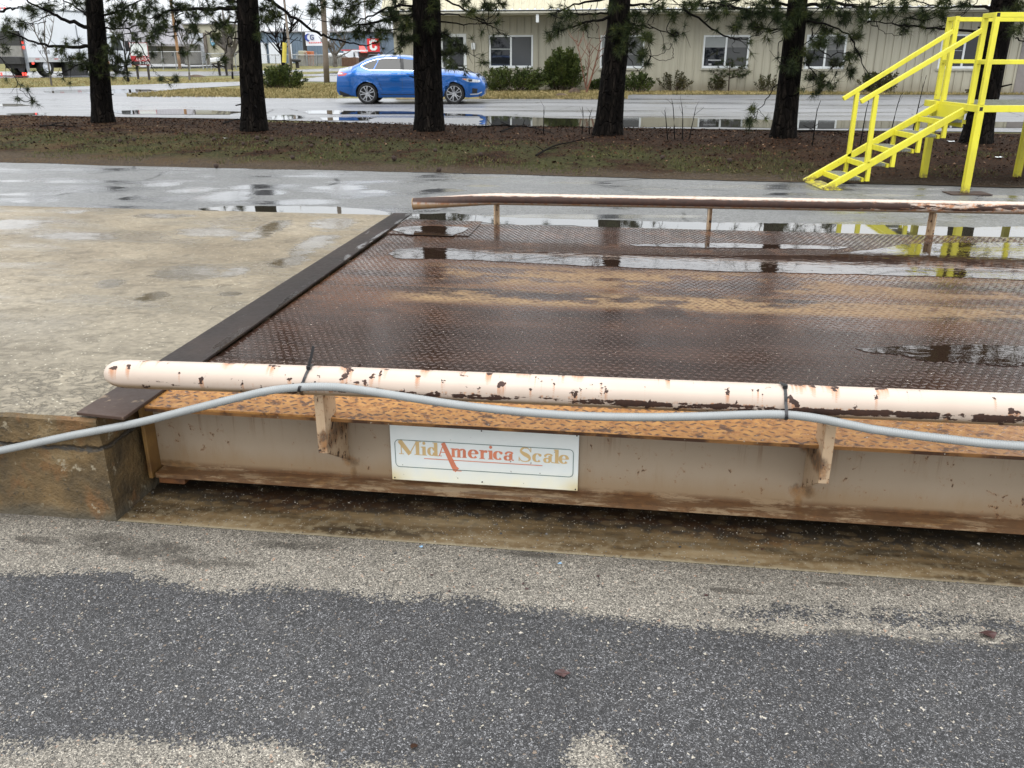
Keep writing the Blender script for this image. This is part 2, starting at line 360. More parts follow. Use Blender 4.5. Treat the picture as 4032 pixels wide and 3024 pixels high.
def mat_pitfloor():
    n = NT('stained_pit_floor'); p = n.map(); x, y, z = n.sep(p); st = n.map(p, sc=(.35, 2.2, 1))
    f = n.noise(4, st, det=6, ro=.62); f2 = n.noise(30, p, det=4); f3 = n.noise(1.6, st, det=3)
    col = n.ramp(f, [(.3, (.014, .012, .009)), (.43, (.055, .037, .018)), (.55, (.135, .09, .042)), (.7, (.24, .18, .10))])
    col = n.mix(n.ss(f3, .54, .66), col, (.15, .062, .02))
    beam_shade = n.ss(n.math('ADD', n.math('ADD', y, n.math('MULTIPLY', n.math('SUBTRACT', f3, .5), .35)), n.math('MULTIPLY', n.math('SUBTRACT', f2, .5), .12)), 2.56, 2.64); col = n.mix(n.math('MULTIPLY', beam_shade, .8), col, (.016, .012, .008))  # shade under the side beam painted into the floor colour, with a ragged edge
    sand = n.ss(y, 2.62, 2.42)
    col = n.mix(n.math('MULTIPLY', n.ss(f2, .46, .62), .5), col, n.mix(sand, (.02, .019, .018), (.26, .21, .13)))
    # rows of dried tyre-tread blotches
    tr = n.math('MULTIPLY', n.ss(n.voro(14, n.map(p, sc=(1, 1.5, 1))), .42, .3), n.ss(f3, .42, .5))
    col = n.mix(n.math('MULTIPLY', tr, .25), col, (.22, .15, .075))
    col = n.mix(n.math('MULTIPLY', n.ss(y, 2.425, 2.405), .6), col, (.33, .29, .2))
    c3 = n.voro(330, p, 'Color'); col = n.mix(n.ss(n.sep(c3)[0], .982, .985), col, (.32, .29, .23))
    n.set(Base_Color=col, Roughness=n.lin(f, .3, .7, .35, .7), Normal=n.bump(n.math('ADD', f, n.math('MULTIPLY', f2, .4)), .5, .01))
    return n.m
def mat_concrete_top():
    n = NT('weathered_slab_concrete'); p = n.map(); x, y, z = n.sep(p)
    f = n.noise(.9, n.map(p, sc=(1, 1.2, 1)), det=7, ro=.62); f2 = n.noise(34, p, det=5, ro=.65); f3 = n.noise(5, p, det=5, ro=.7, dist=.6)
    col = n.ramp(f, [(.3, (.125, .097, .06)), (.45, (.20, .16, .105)), (.58, (.27, .222, .152)), (.72, (.35, .295, .215))])
    greyness = n.ss(y, 4.6, 3.0); col = n.mix(n.math('MULTIPLY', greyness, .4), col, (.245, .225, .175))
    col = n.mix(n.lin(f2, .36, .62, .0, 1), n.mix(.42, col, (.06, .048, .03)), col)
    rake = n.noise(4.5, n.map(p, sc=(1, 1.5, 1)), det=9, ro=.78, dist=.5); col = n.mix(n.math('MULTIPLY', n.ss(rake, .55, .66), .55), col, (.13, .105, .07))
    pits = n.ss(f3, .60, .70); col = n.mix(n.math('MULTIPLY', pits, n.lin(f2, .35, .6, .2, .85)), col, (.085, .066, .04))
    c3 = n.voro(85, p, 'Color'); d3 = n.voro(85, p, 'Distance')
    col = n.mix(n.math('MULTIPLY', n.ss(n.sep(c3)[0], .955, .96), n.ss(d3, .36, .26)), col, (.50, .46, .36))
    ck = n.noise(8, n.map(p, sc=(1, 1.6, 1)), det=7, ro=.75, dist=1.2)
    spall = n.math('MULTIPLY', n.ss(y, 2.95, 2.7), n.ss(x, -2.45, -2.05)); ckm = n.math('MULTIPLY', n.ss(n.math('ABSOLUTE', n.math('SUBTRACT', ck, .5)), .022, .004), spall)
    col = n.mix(n.math('MULTIPLY', n.math('MULTIPLY', n.ss(ck, .5, .6), spall), .18), col, (.42, .35, .245))
    col = n.mix(n.math('MULTIPLY', ckm, .35), col, (.07, .06, .042))
    wet = n.ss(n.noise(1.6, n.map(p, sc=(.8, 1.8, 1), loc=(3, 1, 0)), det=4), .46, .62)
    wet = n.math('MULTIPLY', wet, n.ss(y, 2.9, 3.8))
    BL = [ellS(*q, .39) for q in ((60, 882, 190, 26), (845, 912, 200, 24), (1050, 905, 80, 55), (745, 1075, 160, 42), (925, 1070, 60, 24), (1140, 1028, 85, 30), (290, 834, 70, 9), (600, 1170, 70, 28), (905, 1158, 50, 12), (430, 1120, 80, 26), (1240, 960, 80, 50), (640, 850, 160, 12), (300, 930, 200, 18), (1300, 880, 120, 30))]
    pool = n.blobs(x, y, BL, n.noise(4, n.map(p, sc=(.8, 2.2, 1)), det=9, ro=.75), 3.6, .8)
    col = n.mix(n.math('MULTIPLY', wet, .35), col, n.mix(.5, col, (.03, .024, .014)))
    col = n.mix(n.math('MULTIPLY', pool, .75), col, n.mix(.62, col, (.03, .022, .012)))
    h = n.math('ADD', n.math('MULTIPLY', f2, .5), n.math('MULTIPLY', pits, -.7))
    h = n.math('SUBTRACT', h, n.math('MULTIPLY', ckm, .4))
    h = n.math('ADD', h, n.math('MULTIPLY', n.ss(rake, .5, .7), -.5))
    n.set(Base_Color=col, Roughness=n.mf(pool, n.mf(wet, .56, .25), .02), Specular_IOR_Level=n.mf(pool, .4, .6), Normal=n.bump(h, n.mf(pool, n.mf(wet, .75, .45), .05), .014))
    return n.m
def mat_concrete_side():
    n = NT('mossy_block_concrete'); p = n.map(); x, y, z = n.sep(p)
    f = n.noise(5, p, det=6, ro=.65); f2 = n.noise(40, p, det=4, ro=.7); f3 = n.noise(9, n.map(p, sc=(1, 1, .7), loc=(5, 2, 1)), det=5)
    col = n.ramp(f, [(.3, (.03, .022, .012)), (.45, (.09, .06, .026)), (.58, (.15, .095, .038)), (.72, (.24, .175, .09))])
    col = n.mix(n.math('MULTIPLY', n.ss(f3, .54, .64), n.lin(f2, .3, .6, .2, .8)), col, (.17, .08, .025))
    col = n.mix(n.math('MULTIPLY', n.ss(f2, .56, .68), .7), col, (.028, .024, .016))
    col = n.mix(n.math('MULTIPLY', n.ss(n.noise(17, p, det=7, ro=.7), .6, .66), .7), col, (.33, .285, .2))
    joint = n.ss(n.math('ABSOLUTE', n.math('ADD', n.math('SUBTRACT', z, .272), n.math('MULTIPLY', n.math('SUBTRACT', n.noise(18, p), .5), .04))), .012, .003)
    col = n.mix(n.math('MULTIPLY', joint, n.ss(f2, .3, .5)), col, (.05, .043, .035))
    col = n.mix(n.math('MULTIPLY', n.ss(n.math('ADD', z, n.math('MULTIPLY', f3, .08)), .10, .04), .75), col, (.075, .068, .05))
    n.set(Base_Color=col, Roughness=.72, Normal=n.bump(n.math('SUBTRACT', n.math('ADD', f, n.math('MULTIPLY', f2, .5)), joint), .8, .02))
    return n.m
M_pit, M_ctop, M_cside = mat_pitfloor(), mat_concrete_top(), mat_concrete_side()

# ------------------------------------------------------------------ the ground
gnd = [(-260, -6), (260, -6), (260, 400), (-260, 400)]
gsheet('ground', gnd, -.02, M_lawn2)
# the near lot: an older worn surface with a newer dark layer on it; each vertex stores its distance to the edge of that layer
up = [(-400, 2285), (0, 2268), (217, 2250), (506, 2256), (651, 2291), (800, 2330), (904, 2327), (1013, 2306), (1266, 2325), (1483, 2336), (1533, 2356),
      (1700, 2352), (1884, 2363), (2195, 2410), (2300, 2425), (2600, 2452), (3099, 2497), (3400, 2510), (4032, 2538), (4700, 2590)]
lo = [(4700, 3300), (2600, 3150), (2490, 3060), (2475, 2990), (2420, 2930), (2350, 2900), (2285, 2915), (2240, 2965), (2215, 3060), (1800, 3060), (1600, 3030), (1310, 3010), (1200, 2966), (1085, 2935), (723, 2924), (434, 2895), (253, 2917), (0, 2950), (-400, 2990)]
sm = [(2880, 2400), (3120, 2392), (3500, 2418), (3900, 2440), (4100, 2462), (4100, 2492), (3700, 2462), (3300, 2440), (3000, 2432)]
def sdist(x, y, poly):
    best = 1e9; ins = False; j = len(poly) - 1
    for i in range(len(poly)):
        ax, ay = poly[i]; bx, by = poly[j]; dx, dy = bx - ax, by - ay; t = max(0, min(1, ((x - ax) * dx + (y - ay) * dy) / (dx * dx + dy * dy + 1e-12)))
        d = (x - ax - dx * t) ** 2 + (y - ay - dy * t) ** 2
        if d < best: best = d
        if (ay > y) != (by > y) and x < (bx - ax) * (y - ay) / (by - ay) + ax: ins = not ins
        j = i
    return math.sqrt(best) * (1 if ins else -1)
pol = [[(p.x, p.y) for p in [GS(x, y) for x, y in q]] for q in (up + lo, sm)]
def near_pavement():
    ss_ = [-9, -5, -3.5] + [-2.8 + i * .02 for i in range(281)] + [3.5, 5, 9]; tt_ = [-4, -1, .3] + [.84 + i * .02 for i in range(78)] + [2.405]
    vs = [(a, b, 0) for b in tt_ for a in ss_]; w_ = len(ss_)
    fs = [(j * w_ + i, j * w_ + i + 1, (j + 1) * w_ + i + 1, (j + 1) * w_ + i) for j in range(len(tt_) - 1) for i in range(w_ - 1)]
    me = bpy.data.meshes.new('near_pavement'); me.from_pydata(vs, [], fs); me.materials.append(M_near)
    at_ = me.attributes.new('resurfaced', 'FLOAT', 'POINT'); at_.data.foreach_set('value', [max(sdist(x, y, pol[0]), sdist(x, y, pol[1]) * .8) for x, y, _ in vs])
    o = bpy.data.objects.new('near_pavement', me); C.objects.link(o); o.rotation_euler.z = A; o['kind'] = 'structure'
near_pavement()
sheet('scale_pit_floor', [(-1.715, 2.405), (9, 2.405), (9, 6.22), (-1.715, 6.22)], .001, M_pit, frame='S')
# dirt, grass and needles under the pines
stripN = [(-900, 612), (0, 640), (630, 657), (1400, 673), (2100, 690), (2800, 710), (3180, 720), (4032, 741), (5200, 775)]
stripF = [(5200, 532), (4032, 526), (3134, 515), (2800, 510), (2351, 505), (1749, 494), (1635, 493), (1050, 484), (950, 470), (0, 454), (-900, 440)]
sN = [G(x, y) for x, y in stripN]; sF = [G(x, y) for x, y in stripF]
lane = [Vector((-30, 6.6 + 30 * .137, 0)), Vector((24, 6.2 - 24 * .137 - .05, 0))]
o0 = S2W(-30, 6.2); o1 = S2W(26, 6.2)
sheet('lane_road', [o0, o1, Vector((30, 8, 0)), Vector((30, 14, 0)), Vector((-30, 24, 0))], 0, M_lane)
strip_poly = jitpoly(sN, .08, .06, 5, (1.2, 5), closed=False) + jitpoly(sF, .2, .08, 6, (2, 7), closed=False)
def mound(c):
    d = c.y + .262 * c.x; t_ = max(0, min(1, (d - 11.6) / 3.4)) * max(0, min(1, (20.4 - d) / 1.4))
    return .0015 + .05 * t_ + .025 * t_ * mnoise.noise(Vector((c.x * .8, c.y * .8, 3)))
cuts = [((0, y, 0), (.253, .967, 0)) for y in [10.8 + i * .45 for i in range(23)]] + [((x, 0, 0), (1, 0, 0)) for x in [-14 + i * .8 for i in range(38)]]
sheet('needle_strip', strip_poly, 0, M_mulch, cuts=cuts, zfun=mound)
lot = [G(-900, 438), G(0, 452), G(950, 467), G(1635, 490), G(2800, 507), G(5200, 531), Vector((60, 30, 0)), Vector((60, 37, 0)), G(4032, 371), G(2480, 371), G(2440, 385), G(1900, 388), G(1330, 387), G(1045, 386), G(950, 382), G(500, 374), G(300, 352), G(-900, 360)]
lot[6] = Vector((60, 8, 0))
gsheet('car_park', [lot[0], lot[1], lot[2], lot[3], lot[4], lot[5], Vector((30, 13, 0)), Vector((40, 28, 0)), G(4600, 372), *lot[8:]], -.004, M_lot)
gsheet('driveway', jitpoly([G(-900, 362), G(490, 375), G(500, 373), G(685, 352), G(952, 336), G(1100, 322), G(1180, 320), G(1330, 322), G(1420, 300), G(1290, 300), G(1180, 311), G(960, 321), G(640, 330), G(356, 339), G(0, 348), G(-900, 352)], .5, .08, 4, (1, 3)), .0, M_lot)
gsheet('street', [G(-1500, 309), G(0, 307), G(600, 301), G(980, 297), G(1330, 300.5), G(1800, 302), G(1800, 267), G(1330, 268), G(1150, 275), G(900, 281), G(500, 281), G(300, 281), G(-1500, 282)], -.006, M_street)
gsheet('street_island', jitpoly([G(1100, 296), G(1225, 292), G(1345, 284), G(1400, 283), G(1400, 280.5), G(1300, 281), G(1180, 283.5), G(1060, 284.5)], .5, .1, 4, (1, 3)), .004, M_lawn2)
gsheet('grey_yard', [G(560, 266), G(760, 268), G(905, 268), G(905, 250), G(740, 249.5), G(520, 250)], .004, M_yard)
# puddles: real sheets of water a few millimetres above what they lie on
def puddle(name, px, z=.0, mat=None, frame='S', wob=.03, step=.03, fr=(3, 12), n=1):
    if frame == 'S':
        pts = [GS(x, y, z) for x, y in px]
        return sheet(name, jitpoly(pts, step, wob, n, fr), z, mat or M_water, frame='S', skirt=.003 if z > .1 else .0035 if z > .003 else 0)
    pts = [G(x, y) for x, y in px]
    return gsheet(name, jitpoly(pts, step, wob, n, fr), z, mat or M_water)
lz = .004
for i, px in enumerate([
    [(780, 822), (900, 812), (1080, 811), (1330, 813), (1440, 822), (1560, 838), (1560, 860), (1300, 846), (1000, 835)],
    [(1600, 842), (1760, 838), (1880, 846), (2020, 856), (2300, 864), (2520, 872), (2900, 878), (3200, 884), (3500, 888), (3780, 892), (4100, 896), (4100, 935), (3500, 925), (2900, 912), (2300, 893), (1890, 876), (1600, 862)]]):
    puddle('lane_puddle', px, lz, M_water_still, wob=.08, step=.05, fr=(1.6, 7, 20), n=i)
for i, px in enumerate([
    [(1187, 441), (1230, 435), (1330, 434), (1416, 437), (1560, 439), (1640, 441), (1740, 446), (1900, 452), (1900, 457), (1750, 455), (1640, 450), (1416, 450), (1300, 451), (1200, 449)],
    [(1055, 462), (1090, 455), (1150, 452), (1187, 456), (1190, 466), (1120, 473), (1060, 472)], [(1250, 463), (1400, 460), (1500, 462), (1450, 474), (1280, 474)],
    [(1885, 458), (1990, 457), (2100, 462), (2240, 466), (2362, 468), (2440, 470), (2440, 498), (2200, 499), (2000, 493), (1905, 490), (1880, 478)],
    [(2440, 466), (2600, 464), (2900, 470), (3300, 474), (3700, 480), (4100, 480), (4100, 503), (3600, 505), (3100, 505), (2700, 500), (2440, 500)],
    [(160, 360), (270, 354), (440, 351), (600, 352), (620, 358), (500, 367), (330, 368), (200, 366)],
    [(-300, 408), (60, 409), (160, 415), (60, 419), (-300, 420)], [(30, 448), (170, 444), (176, 452), (60, 455)], [(420, 438), (700, 430), (960, 440), (900, 452), (500, 450)]]):
    puddle('car_park_puddle', px, .003, M_water_still, frame='W', wob=.22, step=.12, fr=(.5, 2, 6), n=i + 20)
# ------------------------------------------------------------------ materials of the scale
RUST_D = (.028, .013, .008)
def mat_deck():
    n = NT('wet_tread_plate'); p = n.map(); x, y, z = n.sep(p)
    la_ = n.n.new('ShaderNodeAttribute'); la_.attribute_name = 'lug'; lug = la_.outputs['Fac']
    st = n.map(p, sc=(.55, 2.4, 1)); f = n.noise(2.2, st, det=6, ro=.62); f2 = n.noise(28, p, det=4, ro=.7); f3 = n.noise(6, p, det=5, ro=.65)
    steel = n.ramp(f, [(.3, (.016, .0085, .006)), (.5, (.028, .0145, .010)), (.7, (.05, .026, .0175))])
    rb = n.math('MULTIPLY', n.ss(f3, .5, .66), n.ss(y, 1.0, 1.6)); steel = n.mix(n.math('MULTIPLY', rb, .5), steel, (.10, .045, .022))
    steel = n.mix(n.math('MULTIPLY', lug, .55), steel, (.095, .062, .048))  # lug tops lighter: polished steel plus a highlight put into the colour
    # paint left on the near edge and worn streaks along the middle and far edge
    near = n.ss(n.math('ADD', y, n.math('MULTIPLY', n.math('SUBTRACT', f3, .5), .35)), .50, .32)
    near = n.math('MULTIPLY', near, n.lin(n.ss(n.math('ADD', x, n.math('MULTIPLY', n.math('SUBTRACT', f, .5), 1.6)), .25, 1.1), 0, 1, 1, .62))
    g = lambda c0, wd, lo, hi: n.math('MULTIPLY', n.ss(n.math('ABSOLUTE', n.math('SUBTRACT', y, c0)), wd, wd * .3), n.ss(n.math('ADD', n.math('MULTIPLY', f, .7), n.math('MULTIPLY', f3, .3)), lo, hi))
    mid = n.math('MAXIMUM', g(1.68, .19, .44, .52), n.math('MULTIPLY', g(2.12, .30, .48, .56), .85))
    mid = n.math('MULTIPLY', mid, n.ss(x, -1.25, -.95))
    mid = n.math('MULTIPLY', mid, n.lin(n.ss(x, .4, 1.2), 0, 1, 1, .7))
    far = n.math('MULTIPLY', n.ss(y, 3.3, 3.5), n.ss(f3, .42, .62))
    halo = n.math('MAXIMUM', n.ss(y, .62, .45), n.math('MULTIPLY', n.ss(n.math('ABSOLUTE', n.math('SUBTRACT', y, 1.9)), .75, .3), n.ss(f, .36, .6)))
    halo = n.math('MAXIMUM', halo, n.math('MULTIPLY', far, 1.0))
    base = n.mix(n.math('MULTIPLY', halo, .36), steel, (.14, .06, .025))
    yel = n.mix(n.lin(f2, .3, .7), (.22, .082, .020), (.46, .235, .07)); yel = n.mix(n.ss(y, .6, 1.0), yel, n.mix(n.lin(f2, .3, .7), (.20, .12, .055), (.38, .26, .13)))
    pm = n.math('MAXIMUM', near, n.math('MULTIPLY', mid, .7)); pm = n.math('MULTIPLY', pm, n.ss(f2, .22, .42))
    big = n.math('MULTIPLY', n.ss(n.noise(13, p, det=6, ro=.74), .555, .62), .92)
    pm = n.math('MULTIPLY', pm, n.math('SUBTRACT', 1, big))
    col = n.mix(pm, base, yel)
    worn = n.math('MULTIPLY', n.ss(lug, .12, .5), n.math('MULTIPLY', n.math('MAXIMUM', near, mid), n.ss(n.noise(45, p, det=2), .36, .52)))
    col = n.mix(n.math('MULTIPLY', worn, .92), col, (.05, .021, .012))
    col = n.mix(n.ss(z, .3894, .3880), col, n.mix(n.ss(f3, .45, .6), (.045, .02, .010), (.20, .095, .03)))
    seam = n.ss(n.math('ABSOLUTE', n.math('SUBTRACT', y, 1.80)), .006, .002); col = n.mix(n.math('MULTIPLY', seam, .7), col, (.012, .01, .009))
    grit = n.voro(300, p, 'Color'); col = n.mix(n.ss(n.sep(grit)[0], .9978, .9985), col, (.35, .31, .26))
    wet = n.ss(n.noise(1.3, st, det=5), .36, .60)
    r = n.mf(n.math('MAXIMUM', near, mid), n.mf(wet, .26, .13), .38)
    n.set(Base_Color=col, Roughness=r, Specular_IOR_Level=.38, Normal=n.bump(n.math('ADD', n.math('MULTIPLY', f3, .6), f2), .25, .0012))
    return n.m
def ang_of(n, y, z, yc, zc): return n.math('ARCTAN2', n.math('SUBTRACT', z, zc), n.math('SUBTRACT', yc, y))
def mat_pipe(name, yc, zc, far=False):
    n = NT(name); p = n.map(); x, y, z = n.sep(p)
    zc_ = n.math('ADD', zc, n.math('MULTIPLY', x, .008 if not far else .004))
    an = ang_of(n, y, z, yc, zc_); q = n.comb(x, n.math('MULTIPLY', an, .05), 0.0)
    paint = n.mix(n.noise(7, q, det=5), (.46, .365, .30), (.555, .46, .385))
    f1 = n.noise(9, n.map(q, sc=(.55, 3.2, 1)), det=6, ro=.68, dist=.3); f2 = n.noise(30, n.map(q, sc=(1, .8, 1)), det=5, ro=.65); sp = n.noise(17, q, det=4, ro=.6)
    if not far:
        band = n.math('MULTIPLY', n.ss(an, -.72, -.42), n.ss(an, .08, -.22))
        lft = n.lin(n.ss(x, -1.2, -.7), 0, 1, -.10, .022)
        f1 = n.math('ADD', n.math('MULTIPLY', f1, .6), n.math('MULTIPLY', f2, .4)); patchy = n.math('MULTIPLY', n.math('SUBTRACT', n.noise(1.7, q, det=2), .5), .35)
        rust = n.ss(n.math('ADD', n.math('ADD', n.math('ADD', f1, patchy), n.math('MULTIPLY', band, .125)), n.math('SUBTRACT', lft, .115)), .50, .515)
        rust = n.math('MULTIPLY', rust, n.ss(band, .02, .12))
        spot = n.ss(n.math('ADD', sp, n.math('MULTIPLY', n.noise(3, q), .18)), .70, .712)
        top = n.math('MULTIPLY', n.ss(an, .9, 1.15), n.ss(f1, .60, .63))
        rust = n.math('MAXIMUM', n.math('MAXIMUM', rust, spot), top)
        # runs below each chip: the chip noise looked up higher on the pipe, in small steps
        drip = None
        for k, wgt in ((.12, 1.0), (.24, .95), (.36, .85), (.48, .7), (.62, .5), (.78, .3)):
            q2 = n.comb(x, n.math('MULTIPLY', n.math('ADD', an, k), .05), 0.0)
            s2 = n.math('MULTIPLY', n.ss(n.math('ADD', n.noise(17, q2, det=4, ro=.6), n.math('MULTIPLY', n.noise(3, q2), .18)), .705, .735), wgt)
            drip = s2 if drip is None else n.math('MAXIMUM', drip, s2)
        drip = n.math('MULTIPLY', drip, n.lin(n.noise(120, n.map(q, sc=(1, .1, 1)), det=2), .35, .6, .45, 1.0))
        comb_ = n.ss(n.noise(85, n.map(q, sc=(1, .08, 1)), det=2), .46, .6)
        stain = n.math('MULTIPLY', n.math('MULTIPLY', n.ss(band, .0, .5), n.ss(f1, .44, .54)), n.math('MULTIPLY', comb_, n.ss(x, -1.35, -.9)))
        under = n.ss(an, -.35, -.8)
    else:
        band = n.math('MULTIPLY', n.ss(an, -.75, -.45), n.ss(n.math('ADD', an, n.math('MULTIPLY', n.math('SUBTRACT', f1, .5), 1.0)), .85, .55))
        thin = n.lin(n.ss(x, .8, 2.2), 0, 1, 0.0, .55)
        rust = n.math('MULTIPLY', band, n.ss(n.math('SUBTRACT', n.math('ADD', f1, .25), n.math('MULTIPLY', thin, .45)), .46, .52))
        topr = n.math('MULTIPLY', n.ss(an, 1.35, 1.6), n.ss(f2, .4, .55)); rust = n.math('MAXIMUM', rust, topr)
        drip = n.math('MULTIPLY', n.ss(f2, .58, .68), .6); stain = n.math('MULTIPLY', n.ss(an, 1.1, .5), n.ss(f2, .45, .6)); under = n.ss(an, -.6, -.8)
    col = n.mix(n.math('MULTIPLY', n.math('MAXIMUM', drip, stain), .8), paint, (.38, .135, .03))
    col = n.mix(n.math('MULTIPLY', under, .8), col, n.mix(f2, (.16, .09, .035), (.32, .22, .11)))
    col = n.mix(rust, col, n.mix(n.lin(f2, .3, .7), (.022, .010, .007), (.055, .022, .012)))
    h = n.math('ADD', n.math('MULTIPLY', rust, -.5), n.math('MULTIPLY', f2, .2))
    n.set(Base_Color=col, Roughness=n.mf(rust, .38, .7), Normal=n.bump(h, .5, .003)); return n.m
def mat_tanpaint(name='rusty_tan_paint', a=(.265, .205, .145), b=(.335, .268, .195), amount=0.0):
    n = NT(name); p = n.map(); x, y, z = n.sep(p)
    f = n.noise(3, p, det=5); f2 = n.noise(38, p, det=5, ro=.65); drips = n.noise(4, n.map(p, sc=(2.2, 2.2, .5)), det=7, ro=.72)
    col = n.mix(f, a, b)
    col = n.mix(n.math('MULTIPLY', n.ss(drips, .52, .72), .30), col, (.20, .115, .05))
    runs = n.math('MULTIPLY', n.ss(n.noise(16, n.map(p, sc=(1.6, 1.6, .07)), det=5, ro=.7), .56, .66), n.ss(z, .20, .36)); col = n.mix(n.math('MULTIPLY', runs, .7), col, (.15, .068, .022))
    JB = [(-.935, .160, .045, .035), (-.93, .118, .018, .06), (.600, .155, .05, .035), (.598, .112, .018, .06), (-1.60, .105, .09, .022), (-.95, .33, .03, .05), (.60, .34, .03, .05), (-.12, .355, .05, .02), (.05, .10, .12, .016), (1.0, .10, .16, .014), (-1.1, .10, .18, .012), (-.5, .35, .2, .012)]
    jm = n.blobs(x, z, JB, n.noise(22, n.map(p, sc=(1, 1, .6)), det=6, ro=.72), 2.6, .9); col = n.mix(n.math('MULTIPLY', jm, .85), col, n.mix(n.ss(f2, .42, .6), (.045, .02, .010), (.22, .10, .032)))
    low = n.ss(n.math('SUBTRACT', z, n.math('MULTIPLY', drips, .08)), .165, .075)
    col = n.mix(n.math('MULTIPLY', low, .55), col, (.21, .125, .05))
    spn = n.math('ADD', n.noise(34, n.map(p, sc=(1, 1, .8)), det=6, ro=.72, dist=.4), n.math('MULTIPLY', n.noise(2.5, p), .2)); spots = n.ss(spn, .77 - amount, .79 - amount)
    flg = n.math('MULTIPLY', n.ss(z, .125, .097), n.ss(n.noise(11, n.map(p, sc=(.45, 2, 2)), det=8, ro=.8), .44, .50))
    col = n.mix(n.math('MULTIPLY', flg, .9), col, n.mix(f2, (.035, .016, .008), (.17, .08, .03)))
    halo = n.ss(spn, .70 - amount, .78 - amount)
    col = n.mix(n.math('MULTIPLY', halo, .6), col, (.22, .095, .03))
    col = n.mix(spots, col, (.032, .015, .009))
    n.set(Base_Color=col, Roughness=n.mf(spots, .42, .75), Normal=n.bump(n.math('ADD', n.math('MULTIPLY', spots, -.6), n.math('MULTIPLY', f2, .15)), .5, .004)); return n.m
def mat_rusty(name, a, b, c, rough=.6, sc=6):
    n = NT(name); p = n.map(); f = n.noise(sc, p, det=6, ro=.65); f2 = n.noise(sc * 8, p, det=4)
    n.set(Base_Color=n.mix(n.lin(f2, .3, .7, 0, .5), n.ramp(f, [(.32, a), (.5, b), (.68, c)]), a), Roughness=n.lin(f, .3, .7, rough - .12, rough + .1), Normal=n.bump(f2, .4, .004)); return n.m
M_deck = mat_deck(); M_pipeN = mat_pipe('pink_tan_pipe_paint', .06, .543); M_pipeF = mat_pipe('weathered_pipe_paint', 3.62, .567, True)
M_tan = mat_tanpaint(); M_tanb = mat_tanpaint('bracket_tan_paint', (.36, .25, .15), (.45, .335, .225), .085)
M_stiff = mat_rusty('ochre_end_plate', (.10, .05, .016), (.24, .13, .035), (.32, .19, .06)); M_block = mat_rusty('orange_rust', (.06, .025, .01), (.20, .075, .02), (.33, .14, .04))
M_capF = mat_rusty('rusty_cap_paint', (.16, .07, .02), (.42, .28, .13), (.55, .40, .22), sc=14)
def mat_steelplate():
    n = NT('brown_steel_plate'); p = n.map(); x, y, z = n.sep(p); f = n.noise(3, n.map(p, sc=(1, .7, 1)), det=6, ro=.62); f2 = n.noise(45, p, det=4)
    col = n.ramp(f, [(.3, (.013, .009, .0075)), (.5, (.020, .0135, .011)), (.7, (.034, .022, .017))])
    col = n.mix(n.ss(y, 2.75, 2.35), col, n.mix(.5, col, (.09, .05, .034)))
    col = n.mix(n.math('MULTIPLY', n.ss(n.noise(13, p, det=5), .62, .68), n.ss(y, 2.9, 2.5)), col, (.16, .115, .075))
    wet = n.ss(n.math('ADD', n.noise(5, n.map(p, sc=(2, .6, 1)), det=5), n.math('MULTIPLY', n.ss(x, -1.66, -1.615), .17)), .66, .72); wet = n.math('MULTIPLY', wet, n.ss(y, 2.5, 3.0))
    n.set(Base_Color=col, Roughness=n.math('ADD', n.mf(wet, .55, .12), n.lin(f2, .3, .7, -.05, .05)), Specular_IOR_Level=n.mf(wet, .3, .5), Normal=n.bump(n.math('ADD', f2, n.math('MULTIPLY', f, .4)), .2, .004)); return n.m
M_plate = mat_steelplate()

# ------------------------------------------------------------------ concrete approach slab
def slab():
    b = MB(); n = 26
    for i in range(n):                          # top and front edge broken into small steps so the arris is not a ruler line
        pass
    bm = bmesh.new(); L = []
    xs = [-9 + i * .25 for i in range(25)] + [-2.9 + i * .03 for i in range(40)]
    xs = [x for x in xs if x < -1.70] + [-1.702]
    prof = [(2.402, 0.0), (2.400, .27), (2.392, .355), (2.388, .378), (2.398, .389), (2.46, .391), (2.7, .39), (4.3, .392), (6.2, .388), (6.285, .387), (6.30, .37), (6.30, 0)]
    rows = []
    for x in xs:
        row = []
        for j, (t, z) in enumerate(prof):
            d = mnoise.noise(Vector((x * 9, z * 9, t * .7))) * .006 + mnoise.noise(Vector((x * 31, z * 31, t))) * .003
            row.append(bm.verts.new((x, t + (d if j < 5 else d * .3), z + (d * .5 if 0 < j < 6 else 0))))
        rows.append(row)
    for r0, r1 in zip(rows, rows[1:]):
        for j in range(len(prof) - 1): bm.faces.new((r0[j], r1[j], r1[j + 1], r0[j + 1])).material_index = 1 if j < 4 or j > 9 else 0
    # end face toward the pit, a little battered
    e = rows[-1]; f = bm.faces.new(e[::-1]); f.material_index = 1
    bmesh.ops.recalc_face_normals(bm, faces=bm.faces[:])
    bmesh.ops.triangulate(bm, faces=[f])
    me = bpy.data.meshes.new('concrete_approach'); bm.to_mesh(me); bm.free(); me.materials.append(M_ctop); me.materials.append(M_cside)
    o = bpy.data.objects.new('concrete_approach', me); C.objects.link(o); o.rotation_euler.z = A; tag(o, kind='structure')
slab()
